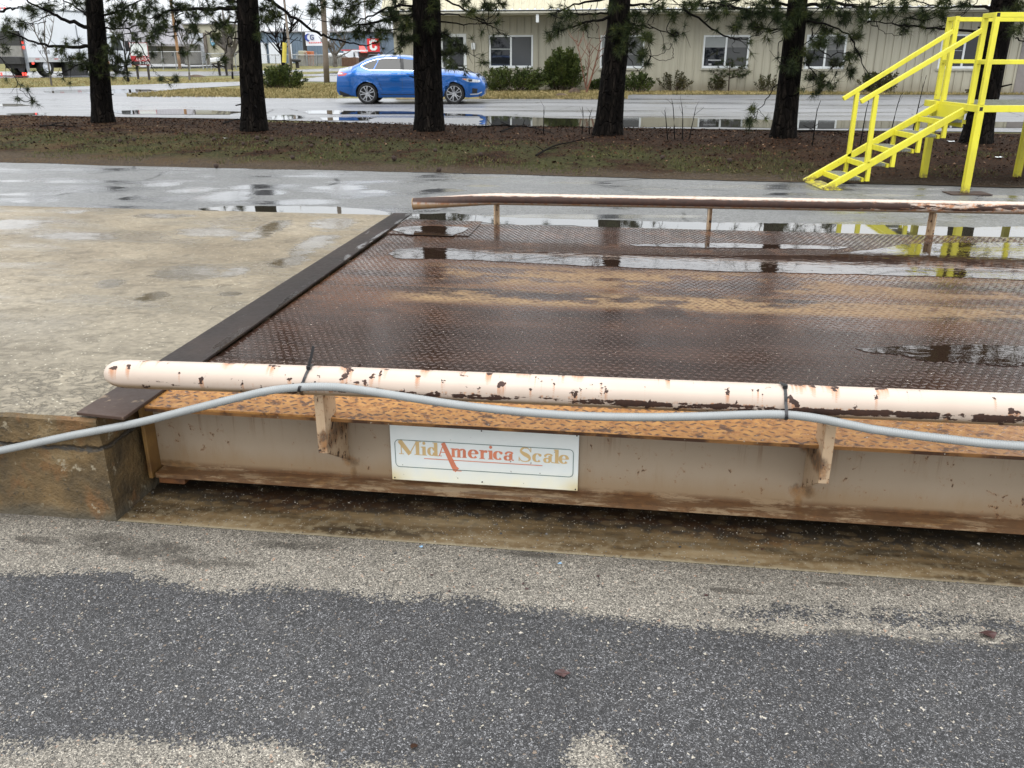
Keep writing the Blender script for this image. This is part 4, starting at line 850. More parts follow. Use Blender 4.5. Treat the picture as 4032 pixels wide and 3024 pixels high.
def pine(name, base, bw, topx, tw, branches, clusters, label, seed, height):
    r = random.Random(seed); P0 = G(*base); P0.z = mound(P0) - .02; Y = P0.y; P1 = at(topx, 0, Y)
    k = 3400 / (Y * math.cos(TH) * 1.0 + .5); rb, rt = bw / 2 / k, tw / 2 / k
    root = thing(name, P0, 0, label, 'tree', 'pines in a row on the needle strip')
    ax = (P1 - P0); hz = ax.z; pts = []; rad = []; N = 46
    for i in range(N + 1):
        h = height * i / N; lean = min(h, 3.5) + max(0, h - 3.5) * .35
        q = Vector((ax.x / hz * lean, 0, h)); q.x += .02 * mnoise.noise(Vector((h * .9, seed, 0))); q.y += .03 * mnoise.noise(Vector((h * .7, seed, 5)))
        f = h / hz; rr = rb + (rt - rb) * f if f < 1 else rt * max(.06, 1 - (h - hz) / (height - hz) * .95)
        if h < .5: rr *= 1 + .16 * (1 - h / .5) ** 2
        pts.append(q); rad.append(rr)
    b = MB(); n = 22; vs = []
    for i, q in enumerate(pts):
        for j in range(n):
            a = 2 * math.pi * j / n
            d = 1 + .07 * mnoise.noise(Vector((math.cos(a) * 4 + seed, math.sin(a) * 4, q.z * 1.6))) + .05 * mnoise.noise(Vector((math.cos(a) * 9, math.sin(a) * 9 + seed, q.z * 6)))
            vs.append(q + Vector((math.cos(a), math.sin(a), 0)) * rad[i] * d)
    b.add(vs, [(i * n + j, i * n + (j + 1) % n, (i + 1) * n + (j + 1) % n, (i + 1) * n + j) for i in range(N) for j in range(n)])
    b.build('trunk', M_bark, root, smooth=True)
    lb = MB(); fb = MB(); nodes = []
    for _ in range(7):                            # broken stubs
        z = r.uniform(.5, 2.4); a = r.uniform(0, 6.28); i = min(N, int(z / height * N)); p = pts[i]; d = Vector((math.cos(a), math.sin(a), r.uniform(-.3, .4))); lb.tube([p + d * rad[i] * .8, p + d * (rad[i] + r.uniform(.04, .22))], [.02, .012], 6)
    def twig(p, d, l, nt, rr=.006):
        d = Vector(d).normalized(); q = [p]
        for s in range(4): d = (d + Vector((r.gauss(0, .16), r.gauss(0, .16), r.gauss(0, .12) - .02))).normalized(); q.append(q[-1] + d * l / 4)
        lb.tube(q, [rr, rr * .85, rr * .7, rr * .6, rr * .5], 4, cap=False)
        for t_ in range(nt): tuft(fb, q[-1 - min(3, t_)], d, 40 if t_ == 0 else 24, .155, .0043, r)
    for br in branches:
        px, r0, dy = br[0], br[1], br[2]; ntw = br[3] if len(br) > 3 else 6
        q = []
        for i, (x, y) in enumerate(px): q.append(at(x, y, Y + dy * i / max(1, len(px) - 1)) - P0)
        q = cat(q, 5); m = len(q)
        for i in range(1, m): q[i] += Vector((r.gauss(0, .012), r.gauss(0, .02), r.gauss(0, .012)))
        lb.tube(q, [max(.005, r0 * (1 - .82 * i / m)) for i in range(m)], 6, cap=False); nodes += q
        for _ in range(ntw):
            i = r.randrange(int(m * .25), m); tan = (q[min(i + 1, m - 1)] - q[i - 1]).normalized()
            side = Vector((r.gauss(0, .5), r.gauss(0, .9), r.gauss(-.1, .5)))
            twig(q[i], tan * .8 + side, r.uniform(.18, .5), 1 if r.random() < .62 else 0)
        if ntw: tuft(fb, q[-1], q[-1] - q[-2], 40, .155, .0043, r)
    for (x, y, rad_, cnt) in clusters:
        c = at(x, y, Y + r.uniform(-1.1, .5)) - P0
        if nodes:
            nb = min(nodes, key=lambda o: (o - c).length)
            if .1 < (nb - c).length < 2.2:
                mid = (nb + c) / 2 + Vector((r.gauss(0, .06), r.gauss(0, .06), -.06)); lb.tube(cat([nb, mid, c], 4), .008, 4, cap=False)
        for _ in range(int(cnt * 1.5 + .5)):
            a = r.uniform(0, 6.28); rr = rad_ * math.sqrt(r.random()); p = at(x + rr * math.cos(a), y + rr * math.sin(a), c.y + P0.y + r.uniform(-.35, .35)) - P0
            d = p - c + Vector((r.gauss(0, .05), r.gauss(0, .05), r.uniform(-.02, .1)))
            lb.tube([c, (c + p) / 2 + Vector((0, 0, -.02)), p], .005, 4, cap=False)
            tuft(fb, p, d if d.length > .01 else Vector((0, 0, 1)), 40, .155, .0043, r)
    # the rest of the crown, above the picture, seen in the puddles
    h = 2.85
    while h < height - .3:
        dense = h > 3.9
        for _ in range(7 if dense else 4):
            a = r.uniform(0, 6.28); ln = (2.9 * (1 - (h - 2.5) / (height + 1)) + .45) * r.uniform(.6, 1.1); i = min(N, int(h / height * N)); p = pts[i].copy()
            q = [p]; d = Vector((math.cos(a), math.sin(a), r.uniform(-.25, .15)))
            for s in range(5): q.append(q[-1] + d * ln / 5); d = (d + Vector((r.gauss(0, .1), r.gauss(0, .1), .08))).normalized()
            lb.tube(q, [.03, .025, .02, .014, .01, .006], 5, cap=False)
            for _t in range(16 if h > 4.4 else 9 if dense else 4):
                j = r.randrange(1, 6); e = q[j] + Vector((r.gauss(0, .26), r.gauss(0, .26), r.gauss(0, .2))); lb.tube([q[j], e], .006, 3, cap=False)
                tuft(fb, e, e - q[j] + d * .2, 18, .27 if dense else .2, .020 if dense else .008, r)
        h += r.uniform(.45, .65)
    lb.build('limb', M_limb, root); fb.build('crown', M_needle, root)
    PINES.append(root)
pine('pine_tree', (409, 492), 82, 370, 62,
     [([(347, 107), (255, 78), (183, 43), (114, 9), (60, -25)], .05, -.4, 12), ([(356, 183), (228, 185), (150, 169), (59, 137), (9, 114)], .045, -.5, 8), ([(402, 110), (457, 114), (511, 110), (562, 91)], .026, .3, 6),
      ([(502, 110), (560, 190), (594, 256), (616, 292), (685, 315)], .014, -.3, 4), ([(-30, 150), (0, 219), (64, 310), (91, 365), (151, 413)], .015, -.6, 4), ([(70, 320), (66, 350), (68, 385)], .008, 0, 1),
      ([(345, 60), (300, 30), (230, -15)], .03, .5, 8), ([(400, 60), (470, 42), (540, 10), (610, -20)], .03, -.5, 10), ([(400, 150), (440, 205), (470, 262)], .018, -.7, 8), ([(355, 235), (300, 262), (240, 292), (200, 285)], .018, -.9, 7), ([(0, 45), (60, 30), (90, 28)], .03, 0, 3), ([(200, 60), (150, 80), (100, 105)], .015, -.3, 6), ([(180, 85), (140, 95), (95, 105)], .012, -.4, 3), ([(420, 150), (520, 130), (585, 130), (640, 175)], .012, -.3, 6), ([(385, 250), (372, 280), (440, 300)], .014, -.8, 4)],
     [(256, 164, 14, 2), (301, 160, 14, 2), (228, 200, 22, 6), (274, 237, 28, 9), (320, 219, 22, 8), (338, 256, 30, 14), (390, 250, 34, 16), (434, 256, 24, 8), (493, 283, 12, 3), (385, 285, 26, 10), (27, 110, 20, 7), (40, 140, 16, 5), (128, 41, 24, 8), (91, 91, 24, 5), (456, 46, 36, 14), (493, 82, 32, 12), (525, 46, 34, 12), (457, 150, 26, 9), (539, 146, 20, 6), (480, 27, 30, 10), (434, 91, 28, 10), (388, 137, 26, 8), (345, 30, 30, 9), (300, 15, 24, 6), (190, 20, 26, 9), (560, 100, 18, 5), (430, 200, 24, 9), (470, 225, 20, 7), (630, 313, 10, 2), (700, 310, 12, 3), (105, 352, 10, 2), (126, 393, 12, 3), (68, 388, 6, 1), (370, 200, 18, 5), (15, 190, 20, 4), (600, 215, 14, 3), (545, 215, 16, 4), (510, 240, 14, 4)],
     'wet black pine trunk standing farthest left, a white truck behind it', 11, 14)
pine('pine_tree', (1002, 523), 96, 974, 78,
     [([(940, 34), (840, 36), (686, 43), (610, 62)], .05, -.3, 14), ([(940, 85), (880, 97), (820, 132), (780, 160)], .022, -.5, 9), ([(1010, -25), (1064, 3), (1146, 64), (1242, 123), (1288, 144), (1361, 164), (1430, 176), (1490, 168)], .04, -.5, 5),
      ([(1028, 123), (1080, 138), (1133, 155), (1187, 162)], .014, -.3, 0), ([(1180, 160), (1185, 140), (1178, 125)], .006, 0, 0), ([(945, 10), (860, -5), (780, -20)], .03, .4, 10), ([(1012, 30), (1060, 45), (1090, 70)], .015, -.4, 6), ([(940, 120), (900, 150), (890, 200), (880, 235)], .014, -.8, 5), ([(720, 45), (690, 80), (700, 130), (720, 200)], .012, -.5, 3), ([(800, 40), (770, 80), (775, 130)], .012, -.2, 4), ([(1040, 130), (1060, 165), (1045, 180)], .006, -.2, 1)],
     [(590, 20, 34, 12), (640, 60, 30, 10), (700, 25, 34, 11), (760, 60, 30, 9), (820, 30, 32, 10), (870, 85, 30, 9), (700, 100, 26, 8), (640, 105, 26, 9), (760, 115, 24, 7), (1050, 25, 30, 9), (1085, 45, 24, 7), (1030, 85, 22, 6), (905, 20, 26, 8), (930, 60, 20, 6), (560, 60, 26, 9), (610, 120, 24, 7), (725, 207, 10, 3), (1016, 140, 12, 4), (850, 140, 18, 5), (1060, 75, 20, 6), (880, 235, 12, 3), (590, 150, 20, 6), (900, 120, 16, 5), (1225, 42, 8, 1), (1165, 35, 7, 1)],
     'wet black pine trunk left of the blue car, round green bush at its right', 12, 13.5)
pine('pine_tree', (1690, 526), 112, 1678, 104,
     [([(1625, 60), (1512, 82), (1397, 100)], .045, -.4, 10), ([(1630, 20), (1540, 30), (1450, 66), (1390, 98), (1350, 101), (1310, 85)], .026, -.6, 10), ([(1620, 100), (1540, 118), (1440, 126)], .02, -.4, 10), ([(1735, 55), (1800, 58), (1900, 88), (1955, 95)], .018, -.6, 4), ([(1740, 130), (1790, 160), (1830, 200), (1920, 246)], .014, -.7, 6), ([(1740, 200), (1800, 255), (1830, 262)], .01, -.6, 3),
      ([(1735, -10), (1825, 32), (1895, 76), (1950, 112), (1993, 141)], .022, -.2, 7), ([(1630, -10), (1540, -15), (1450, 5), (1380, 20)], .03, .4, 12), ([(1580, 120), (1580, 170), (1582, 205)], .01, -.3, 2), ([(1735, 85), (1850, 96), (1960, 90)], .018, .2, 5), ([(1660, 130), (1610, 150), (1570, 190)], .012, -.8, 6)],
     [(1330, 80, 24, 9), (1385, 55, 30, 10), (1410, 125, 28, 10), (1500, 128, 26, 9), (1540, 60, 34, 12), (1600, 95, 30, 12), (1560, 20, 36, 13), (1470, 5, 34, 11), (1390, 5, 30, 9), (1640, 45, 30, 11), (1690, 90, 26, 8), (1760, 140, 26, 9), (1790, 175, 28, 10), (1820, 200, 20, 6), (1755, 215, 24, 9), (1770, 255, 18, 5), (1850, 40, 24, 6), (1920, 20, 28, 9), (1965, 10, 28, 8), (1700, 15, 30, 9), (1250, 20, 34, 11), (1235, 45, 16, 5), (1320, 15, 28, 8), (1580, 160, 22, 8), (1620, 150, 22, 8), (1360, 90, 20, 6), (1450, 110, 20, 6), (1900, 245, 10, 2), (1790, 265, 8, 2), (1830, 10, 24, 6)],
     'wet black pine trunk standing in front of the blue car', 13, 14.5)
pine('pine_tree', (2392, 543), 110, 2442, 80,
     [([(2398, 70), (2320, 86), (2240, 110), (2150, 132)], .03, -.4, 7), ([(2400, 52), (2300, 62), (2230, 40), (2170, 55)], .022, -.6, 6), ([(2405, -5), (2280, 12), (2190, 50)], .03, .2, 4), ([(2480, 205), (2530, 226), (2600, 214), (2640, 190), (2641, 172)], .009, -.4, 0), ([(2470, 212), (2500, 265), (2520, 276), (2546, 250)], .008, -.6, 0), ([(2300, 90), (2310, 130), (2330, 152), (2380, 145), (2395, 150)], .008, -.7, 0),
      ([(2330, 20), (2320, 60), (2335, 120)], .008, -.3, 0), ([(2260, 20), (2275, 70), (2250, 100)], .008, -.3, 1), ([(2285, -10), (2295, 40), (2300, 80)], .007, -.1, 0), ([(2480, 95), (2520, 100), (2570, 110), (2650, 130), (2700, 130)], .02, -.5, 6), ([(2350, -10), (2345, 60), (2350, 130)], .008, -.5, 0), ([(2480, 20), (2560, 15), (2640, -10)], .028, .3, 8), ([(2545, 210), (2590, 235), (2640, 237), (2650, 215), (2645, 180)], .007, -.4, 0), ([(2570, 90), (2572, 40), (2568, -10)], .008, 0, 0), ([(2220, 0), (2245, 50), (2290, 95)], .008, 0, 0)],
     [(2440, 130, 34, 13), (2500, 110, 40, 15), (2545, 150, 26, 9), (2530, 215, 24, 9), (2475, 175, 30, 11), (2440, 195, 16, 5), (2195, 112, 24, 6), (2170, 142, 18, 4), (2230, 60, 24, 5), (2650, 60, 26, 7), (2700, 30, 30, 9), (2600, 30, 26, 7), (2660, 130, 20, 5), (2550, 245, 12, 4), (2420, 20, 22, 6), (2300, 110, 16, 3), (2500, 60, 22, 6)],
     'wet black pine trunk right of the blue car with a pale scar at its foot', 14, 13)
pine('pine_tree', (3081, 554), 94, 3142, 72,
     [([(3105, 60), (3000, 50), (2900, 32), (2800, 8)], .035, -.4, 14), ([(2690, 30), (2790, 100), (2865, 147), (2905, 152), (2960, 146), (3030, 120)], .022, -.6, 7), ([(2905, 152), (2882, 175), (2890, 205), (2910, 208)], .007, 0, 0), ([(3065, 320), (3020, 390), (2985, 430), (2950, 470)], .012, -.5, 5), ([(3180, 80), (3300, 110), (3370, 185), (3400, 262), (3425, 300)], .02, -.5, 7), ([(3190, 150), (3260, 216), (3310, 205), (3345, 215)], .014, -.7, 6), ([(3175, 250), (3220, 302), (3265, 330)], .012, -.8, 6),
      ([(3180, 20), (3280, 15), (3400, 25), (3480, 10)], .035, .3, 13), ([(3110, 20), (3020, 5), (2930, -15)], .03, .3, 10), ([(3200, 300), (3240, 330), (3290, 345)], .008, -.5, 3), ([(3080, 150), (3060, 200), (3075, 260)], .01, -.7, 2), ([(3200, 110), (3200, 170), (3220, 230)], .012, -.8, 6), ([(3110, 110), (3020, 115), (2950, 100)], .018, -.6, 8), ([(3370, 200), (3345, 240), (3350, 300)], .009, -.3, 3)],
     [(2860, 25, 30, 11), (2940, 55, 30, 11), (3000, 35, 34, 13), (2985, 105, 26, 9), (2900, 105, 24, 7), (3060, 55, 30, 12), (3095, 110, 28, 11), (3150, 60, 34, 12), (3200, 75, 32, 12), (3250, 110, 30, 10), (3320, 65, 30, 9), (3370, 140, 26, 8), (3380, 205, 14, 4), (3350, 285, 16, 5), (3240, 318, 26, 9), (3200, 305, 22, 7), (3285, 255, 24, 8), (3150, 200, 28, 10), (3230, 165, 30, 11), (3300, 150, 24, 7), (3120, 255, 24, 8), (2810, 50, 28, 9), (2965, 430, 12, 3), (2950, 472, 10, 3), (3040, 10, 34, 11), (3150, 15, 34, 11), (3260, 25, 34, 11), (2740, 20, 30, 9), (3180, 235, 20, 7), (3345, 225, 8, 3), (3420, 305, 8, 2), (3400, 30, 26, 6), (3225, 355, 14, 4)],
     'wet black pine trunk just left of the yellow stairs with thick needle sprays', 15, 13.5)
pine('pine_tree', (3840, 574), 106, 3955, 92,
     [([(3895, 128), (3735, 117), (3600, 104), (3510, 95), (3390, 74)], .026, -.5, 6), ([(3905, 35), (3800, 22), (3700, 30), (3600, -5)], .03, -.2, 8), ([(4000, 150), (4060, 172), (4120, 180)], .014, -.2, 2), ([(3700, 30), (3640, 60), (3560, 75)], .012, -.3, 5), ([(3990, 40), (4060, 20), (4120, 0)], .03, .2, 8), ([(3850, 0), (3810, 40), (3760, 70), (3740, 90)], .009, 0, 1), ([(3820, 20), (3790, 60), (3740, 80), (3700, 110)], .009, -.1, 1), ([(3440, 82), (3470, 120), (3520, 138), (3570, 135)], .007, 0, 0), ([(4010, 30), (4020, 90), (4015, 130)], .008, -.2, 1)],
     [(3720, 10, 26, 6), (3640, 55, 24, 5), (3500, 40, 26, 6), (3560, 108, 22, 5), (3700, 60, 26, 5), (3560, 20, 28, 7), (4020, 20, 26, 6), (3960, 60, 16, 3), (3990, 120, 14, 3), (3440, 60, 24, 6), (3800, 10, 22, 5), (4020, 105, 12, 2)],
     'wet black pine trunk behind the railed yellow platform', 16, 14)

# ------------------------------------------------------------------ shrubs, saplings, litter
M_yew = mat_needles('yew_leaves', (.018, .03, .010), (.05, .07, .018), (.10, .12, .03)); M_twig = simple('brown_twigs', (.05, .033, .022), .8, var=.4, vs=9)
M_leafB = mat_needles('bronze_shrub_leaves', (.03, .032, .014), (.06, .06, .024), (.11, .09, .04))
M_redtwig = simple('reddish_bare_twigs', (.14, .06, .035), .8, var=.3); M_greytwig = simple('grey_bare_twigs', (.10, .088, .078), .8, var=.3)
def leafspray(b, lb, p0, d, ln, r, lw=.02, ll=.05, dens=60, thick=.07):
    q = [p0]; d = d.normalized()
    for s in range(5): q.append(q[-1] + d * ln / 5); d = (d + Vector((r.gauss(0, .09), r.gauss(0, .09), .03))).normalized()
    lb.tube(q, [.012, .010, .008, .006, .004, .003], 4, cap=False)
    n = int(dens * ln)
    for _ in range(n):
        t = r.uniform(.12, 1) ** .8 * 5; i = min(4, int(t)); p = q[i].lerp(q[i + 1], t - i); w = thick * (1.15 - t / 5)
        o = Vector((r.gauss(0, 1), r.gauss(0, 1), r.gauss(0, .7))) * w; c = p + o
        e = (o.normalized() + d * .9 + Vector((0, 0, .25))).normalized(); s = e.cross(Vector((r.gauss(0, 1), r.gauss(0, 1), r.gauss(0, 1)))).normalized() * lw
        b.add([c - s * .5, c + e * ll * .55 - s * .5, c + e * ll, c + e * ll * .5 + s * .5], [(0, 1, 2, 3)])
def shrub(name, x0, x1, ytop, ybase, label, seed, mat, nsp=26, upright=.8, lean=0, depth=.7, **kw):
    r = random.Random(seed); P0 = G((x0 + x1) / 2, ybase); a = at(x0, ybase, P0.y); c = at(x1, ybase, P0.y); top = at((x0 + x1) / 2, ytop, P0.y)
    W, Hh = (c.x - a.x), top.z - P0.z; root = thing(name, P0, 0, label, 'shrub', kw.pop('group', None))
    b = MB(); lb = MB()
    for k in range(nsp):
        u = r.uniform(-1, 1); v = r.uniform(-1, 1); bx = u * W * .22; by = v * W * .22 * depth
        env = math.sqrt(max(.08, 1 - u * u * (1 - .25 * upright)))
        ln = Hh * env * r.uniform(.72, 1.0); d = Vector((u * W * .32 / max(ln, .1) * (1.25 - .6 * upright) * 1.3 + lean, v * .3, 1))
        leafspray(b, lb, Vector((bx, by, 0)), d, ln / d.normalized().z if d.normalized().z > .35 else ln, r, **kw)
    lb.build('stem', M_twig, root); b.build('foliage', mat, root); return root
gS = 'shrubs along the office wall'
shrub('evergreen_bush', 1030, 1190, 252, 349, 'round dark green yew bush on the lawn between pine trunk and brown utility pole', 1, M_yew, 70, .35, thick=.09, ll=.08, lw=.05, dens=110)
shrub('juniper_shrub', 1885, 2160, 260, 360, 'low wide spreading green shrub under the window right of the office door', 2, M_yew, 80, .1, thick=.10, ll=.1, lw=.05, dens=90, group=gS)
shrub('upright_yew', 2140, 2300, 176, 359, 'tallest dark green shrub, upright, standing between two office windows', 3, M_yew, 60, .95, thick=.11, ll=.1, lw=.055, dens=110, group=gS)
shrub('juniper_shrub', 2325, 2395, 305, 357, 'small low green shrub peeping out left of the pine trunk with pale scar', 4, M_yew, 24, .4, thick=.09, ll=.09, lw=.05, dens=90, group=gS)
shrub('juniper_shrub', 2445, 2565, 280, 363, 'bright green spreading shrub right of the pine trunk with pale scar', 5, M_yew, 34, .35, thick=.09, ll=.1, lw=.05, dens=90, group=gS)
shrub('thin_shrub', 2590, 2715, 278, 359, 'sparse bronze green shrub of thin upright stems by the bare office wall', 6, M_leafB, 20, .5, thick=.06, ll=.08, lw=.045, dens=60, group=gS)
shrub('thin_shrub', 2788, 2852, 290, 361, 'dark little shrub left of the young pine under the office window', 7, M_leafB, 16, .6, thick=.06, ll=.08, lw=.045, dens=70, group=gS)
shrub('thin_shrub', 2980, 3062, 284, 363, 'sparse bronze shrub hard against the pine trunk left of the yellow stairs', 8, M_leafB, 16, .6, thick=.06, ll=.08, lw=.045, dens=60, group=gS)
shrub('thin_shrub', 3380, 3530, 268, 367, 'dark shrub seen behind the lower end of the yellow handrails', 9, M_leafB, 30, .5, thick=.07, ll=.09, lw=.05, dens=80, group=gS)
def young_pine():
    r = random.Random(5); P0 = G(2868, 362); root = thing('young_pine', P0, 0, 'small loose young pine in front of the fourth office window', 'tree')
    tb = MB(); fb = MB(); H_ = at(2858, 232, P0.y).z - P0.z; tb.tube([(0, 0, 0), (-.02, 0, H_ * .5), (-.05, 0, H_)], [.03, .02, .008], 6)
    for k in range(15):
        z = H_ * r.uniform(.3, 1); a = r.uniform(0, 6.28); l = (1.15 - z / H_) * 1.0 + .12; e = Vector((math.cos(a) * l, math.sin(a) * l * .5, z + .12))
        tb.tube([(-.02, 0, z - .05), e * .5 + Vector((0, 0, z * .5 - .06)), e], .01, 4, cap=False)
        for _ in range(5): tuft(fb, e + Vector((r.gauss(0, .1), r.gauss(0, .1), r.gauss(0, .08))), Vector((math.cos(a), 0, .8)), 20, .2, .008, r)
    tb.build('trunk', M_twig, root); fb.build('crown', M_needle, root)
young_pine()
def bare(name, stems, Y, label, mat, seed, r0=.02, twigs=6, cat_='sapling', group=None, tl=(.25, .7), fan=.5):
    """leafless sapling from stem polylines in the photo, standing at distance Y"""
    r = random.Random(seed); x, y = stems[0][0]; P0 = at(x, y, Y); P0.z = zg(Y) if Y > 22 else 0.03; root = thing(name, P0, 0, label, cat_, group)
    tb = MB(); bb = tb if r0 < .015 else MB()
    for si, s in enumerate(stems):
        q = [at(px, py, Y + r.uniform(-.15, .15) * (i > 0)) - P0 for i, (px, py) in enumerate(s)]
        if si == 0: q[0] = Vector((0, 0, 0))
        q = cat(q, 4); m = len(q); (tb if si == 0 else bb).tube(q, [max(.004, (r0 if si == 0 else r0 * .6) * (1 - .8 * i / m)) for i in range(m)], 6, cap=False)
        for _ in range(twigs):
            i = r.randrange(int(m * .35), m); d = Vector((r.gauss(0, fan), r.gauss(0, fan), r.uniform(.4, 1))).normalized(); l = r.uniform(*tl); p = [q[i]]
            for k in range(3): p.append(p[-1] + d * l / 3); d = (d + Vector((r.gauss(0, .12), r.gauss(0, .12), .08))).normalized()
            bb.tube(p, [r0 * .3, r0 * .25, r0 * .2, r0 * .12], 4, cap=False)
    tb.build('trunk', mat, root)
    if bb.v and bb is not tb: bb.build('twigs', mat, root)
    return root
bare('bare_tree', [[(2308, 347), (2330, 300), (2352, 220), (2366, 160)], [(2308, 347), (2290, 260), (2275, 165)], [(2305, 347), (2318, 260), (2322, 200)]], 37.0, 'leafless reddish stems beside the tall upright shrub on the office wall', M_redtwig, 21, .05, 9, 'tree', tl=(.4, 1.0))
bare('bare_sapling', [[(203, 333), (190, 250), (180, 195), (172, 120)], [(180, 195), (200, 150), (212, 75)], [(182, 205), (150, 150), (128, 100)], [(181, 200), (140, 130)], [(176, 160), (176, 100), (182, 65)]], 45.0, 'leafless grey sapling on the lawn in front of the truck side', M_greytwig, 22, .055, 6, fan=.35)
bare('bare_sapling', [[(746, 308), (742, 250), (737, 180), (734, 120)], [(738, 200), (760, 160), (770, 140)], [(737, 190), (718, 160), (712, 140)]], 53.0, 'leafless grey sapling standing in front of the white garage door', M_greytwig, 23, .065, 8, fan=.4)
bare('bare_sapling', [[(505, 320), (500, 280), (490, 200), (480, 120)], [(498, 260), (512, 200), (520, 150)]], 50.0, 'dark leafless sapling left of the lease board', M_limb, 24, .08, 5, fan=.4)
bare('bare_sapling', [[(915, 302), (914, 275), (912, 252)]], 55.0, 'short cut sapling stump behind the pine left of the bush', M_limb, 25, .07, 0)
bare('bare_tree', [[(900, 268), (903, 230), (904, 170), (912, 140)], [(903, 220), (925, 180), (940, 160)], [(903, 225), (885, 190), (875, 170)], [(904, 180), (890, 130), (880, 110)]], 80.0, 'grey leafless tree beside the beige garage', M_greytwig, 26, .42, 9, 'tree', tl=(.8, 2.4))
bare('bare_tree', [[(1118, 262), (1112, 220), (1116, 160), (1122, 90)], [(1113, 220), (1095, 185), (1085, 150)], [(1116, 170), (1138, 130), (1150, 100)]], 88.0, 'dark leafless tree in front of the white roller doors', M_limb, 27, .22, 12, 'tree', tl=(.8, 2.6))
bare('bare_tree', [[(1320, 262), (1319, 220), (1316, 190)], [(1319, 220), (1345, 185), (1360, 170)], [(1319, 225), (1300, 195), (1290, 180)]], 90.0, 'leafless tree right of the brown utility pole', M_greytwig, 28, .25, 10, 'tree', tl=(.8, 2.2))
gs_ = 'bare stems at the edge of the needle strip'
for i, (s, lb_) in enumerate([([(2292, 502), (2296, 460), (2293, 420)], 'bare brown stem left of the scarred pine, taller of two'), ([(2322, 502), (2320, 470), (2332, 428)], 'bare brown stem closest to the scarred pine, leaning right'), ([(2141, 503), (2141, 460), (2142, 420)], 'faint thin stem alone in front of the long puddle'),
     ([(2660, 512), (2652, 440), (2646, 396)], 'tallest thin stem of the clump right of the scarred pine'), ([(2690, 512), (2688, 450), (2682, 402)], 'upright thin stem in the middle of the clump right of the scarred pine'), ([(2715, 515), (2730, 470), (2741, 418)], 'forked thin stem leaning right in the clump right of the scarred pine'), ([(2632, 510), (2622, 470), (2616, 432)], 'short thin stem leaning left in the clump right of the scarred pine'),
     ([(3600, 462), (3625, 380), (3648, 296)], 'long dark stem leaning right behind the yellow stairs'), ([(3505, 512), (3530, 430), (3548, 372)], 'slanting stem seen between the yellow handrail posts'), ([(3395, 515), (3410, 440), (3421, 400)], 'thin stem left of the yellow handrail posts'), ([(3206, 510), (3215, 450), (3232, 395)], 'thin leaning stem right of the pine beside the stairs')]):
    bare('bare_sapling', [s], 17.6 - 1.2 * (s[0][0] > 2500) - 1.0 * (s[0][0] > 3100), lb_, M_limb, 40 + i, .012, 2, 'stem', gs_, tl=(.1, .25))
# sticks lying about
def stick(px, label, seed, r0=.018):
    r = random.Random(seed); q = [G(x, y) for x, y in px]; P0 = q[0].copy(); P0.z = 0; b = MB()
    p = [(v - P0) + Vector((0, 0, mound(v) + .03 + .02 * (i % 2))) for i, v in enumerate(q)]; p = cat(p, 4); b.tube(p, [r0 * (1 - .6 * i / len(p)) for i in range(len(p))], 5)
    for _ in range(3):
        i = r.randrange(2, len(p)); b.tube([p[i], p[i] + Vector((r.gauss(0, .25), r.gauss(0, .2), r.uniform(.02, .15)))], r0 * .4, 4)
    tag(b.build('fallen_branch', M_limb, loc=P0), label, 'branch', 'branches fallen on the needle strip')
stick([(1970, 536), (2040, 515), (2110, 520), (2180, 545)], 'dead branch arching over the needles right of the car', 1)
stick([(2110, 630), (2180, 600), (2240, 580), (2310, 568)], 'long dead branch lying diagonally near the grass', 2, .016)
stick([(1880, 516), (1960, 514), (2030, 510)], 'thin dead branch at the edge of the wet car park', 3)
stick([(3140, 530), (3230, 528), (3330, 530)], 'thin dead branch lying left of the yellow stairs', 4)
stick([(880, 500), (930, 485), (955, 478)], 'curved dead branch at the foot of the pine left of the car', 5)
stick([(160, 510), (230, 512), (300, 513)], 'straight stick lying left of the leftmost pine', 6)
# leaves, grass and grit nobody could count
def in_strip(x, d):                             # d = distance across the strip
    y = d - .262 * x; return Vector((x, y, 0))
M_leaf = NT('dead_leaves'); M_leaf.set(Base_Color=M_leaf.ramp(M_leaf.noise(6, det=2), [(.40, (.014, .008, .006)), (.54, (.045, .022, .013)), (.64, (.10, .052, .028)), (.74, (.26, .18, .12))]), Roughness=.8, Specular_IOR_Level=.1); M_leaf = M_leaf.m
b = MB(); r = random.Random(3)
for _ in range(15000):
    x = r.uniform(-13, 11); d = 12.6 + 8.0 * r.random() ** .75; p = in_strip(x, d); p.z = mound(p) + .012; a = r.uniform(0, 6.28); s = r.uniform(.010, .034); tl = r.uniform(-.5, .5)
    u = Vector((math.cos(a), math.sin(a), tl)) * s; v = Vector((-math.sin(a), math.cos(a), r.uniform(-.5, .5))) * s * .6
    b.add([p - u, p - v * .9, p + u, p + v + Vector((0, 0, .015))], [(0, 1, 2, 3)])
tag(b.build('leaf_litter', M_leaf), kind='stuff')
b = MB(); r = random.Random(33)
for _ in range(3500):                           # crumbs of dirt and needles spilling over the edge of the lane
    x = r.uniform(-9, 8); d = 11.25 + .075 * (x + 8) + abs(r.gauss(0, .38)); p = in_strip(x, d); p.z = max(.003, mound(p) + .002) if d > 11.6 + .05 * x else .003
    a = r.uniform(0, 6.28); s = r.uniform(.006, .022); u = Vector((math.cos(a), math.sin(a), 0)) * s; v = Vector((-math.sin(a), math.cos(a), 0)) * s * .6; b.add([p - u, p - v, p + u, p + v, p + Vector((0, 0, s * .6))], [(0, 1, 4), (1, 2, 4), (2, 3, 4), (3, 0, 4)])
tag(b.build('edge_debris', simple('brown_crumbs', (.06, .043, .03), .9, var=.5, vs=5)), kind='stuff')
M_grass = mat_needles('short_grass', (.03, .036, .012), (.07, .08, .024), (.15, .125, .055))
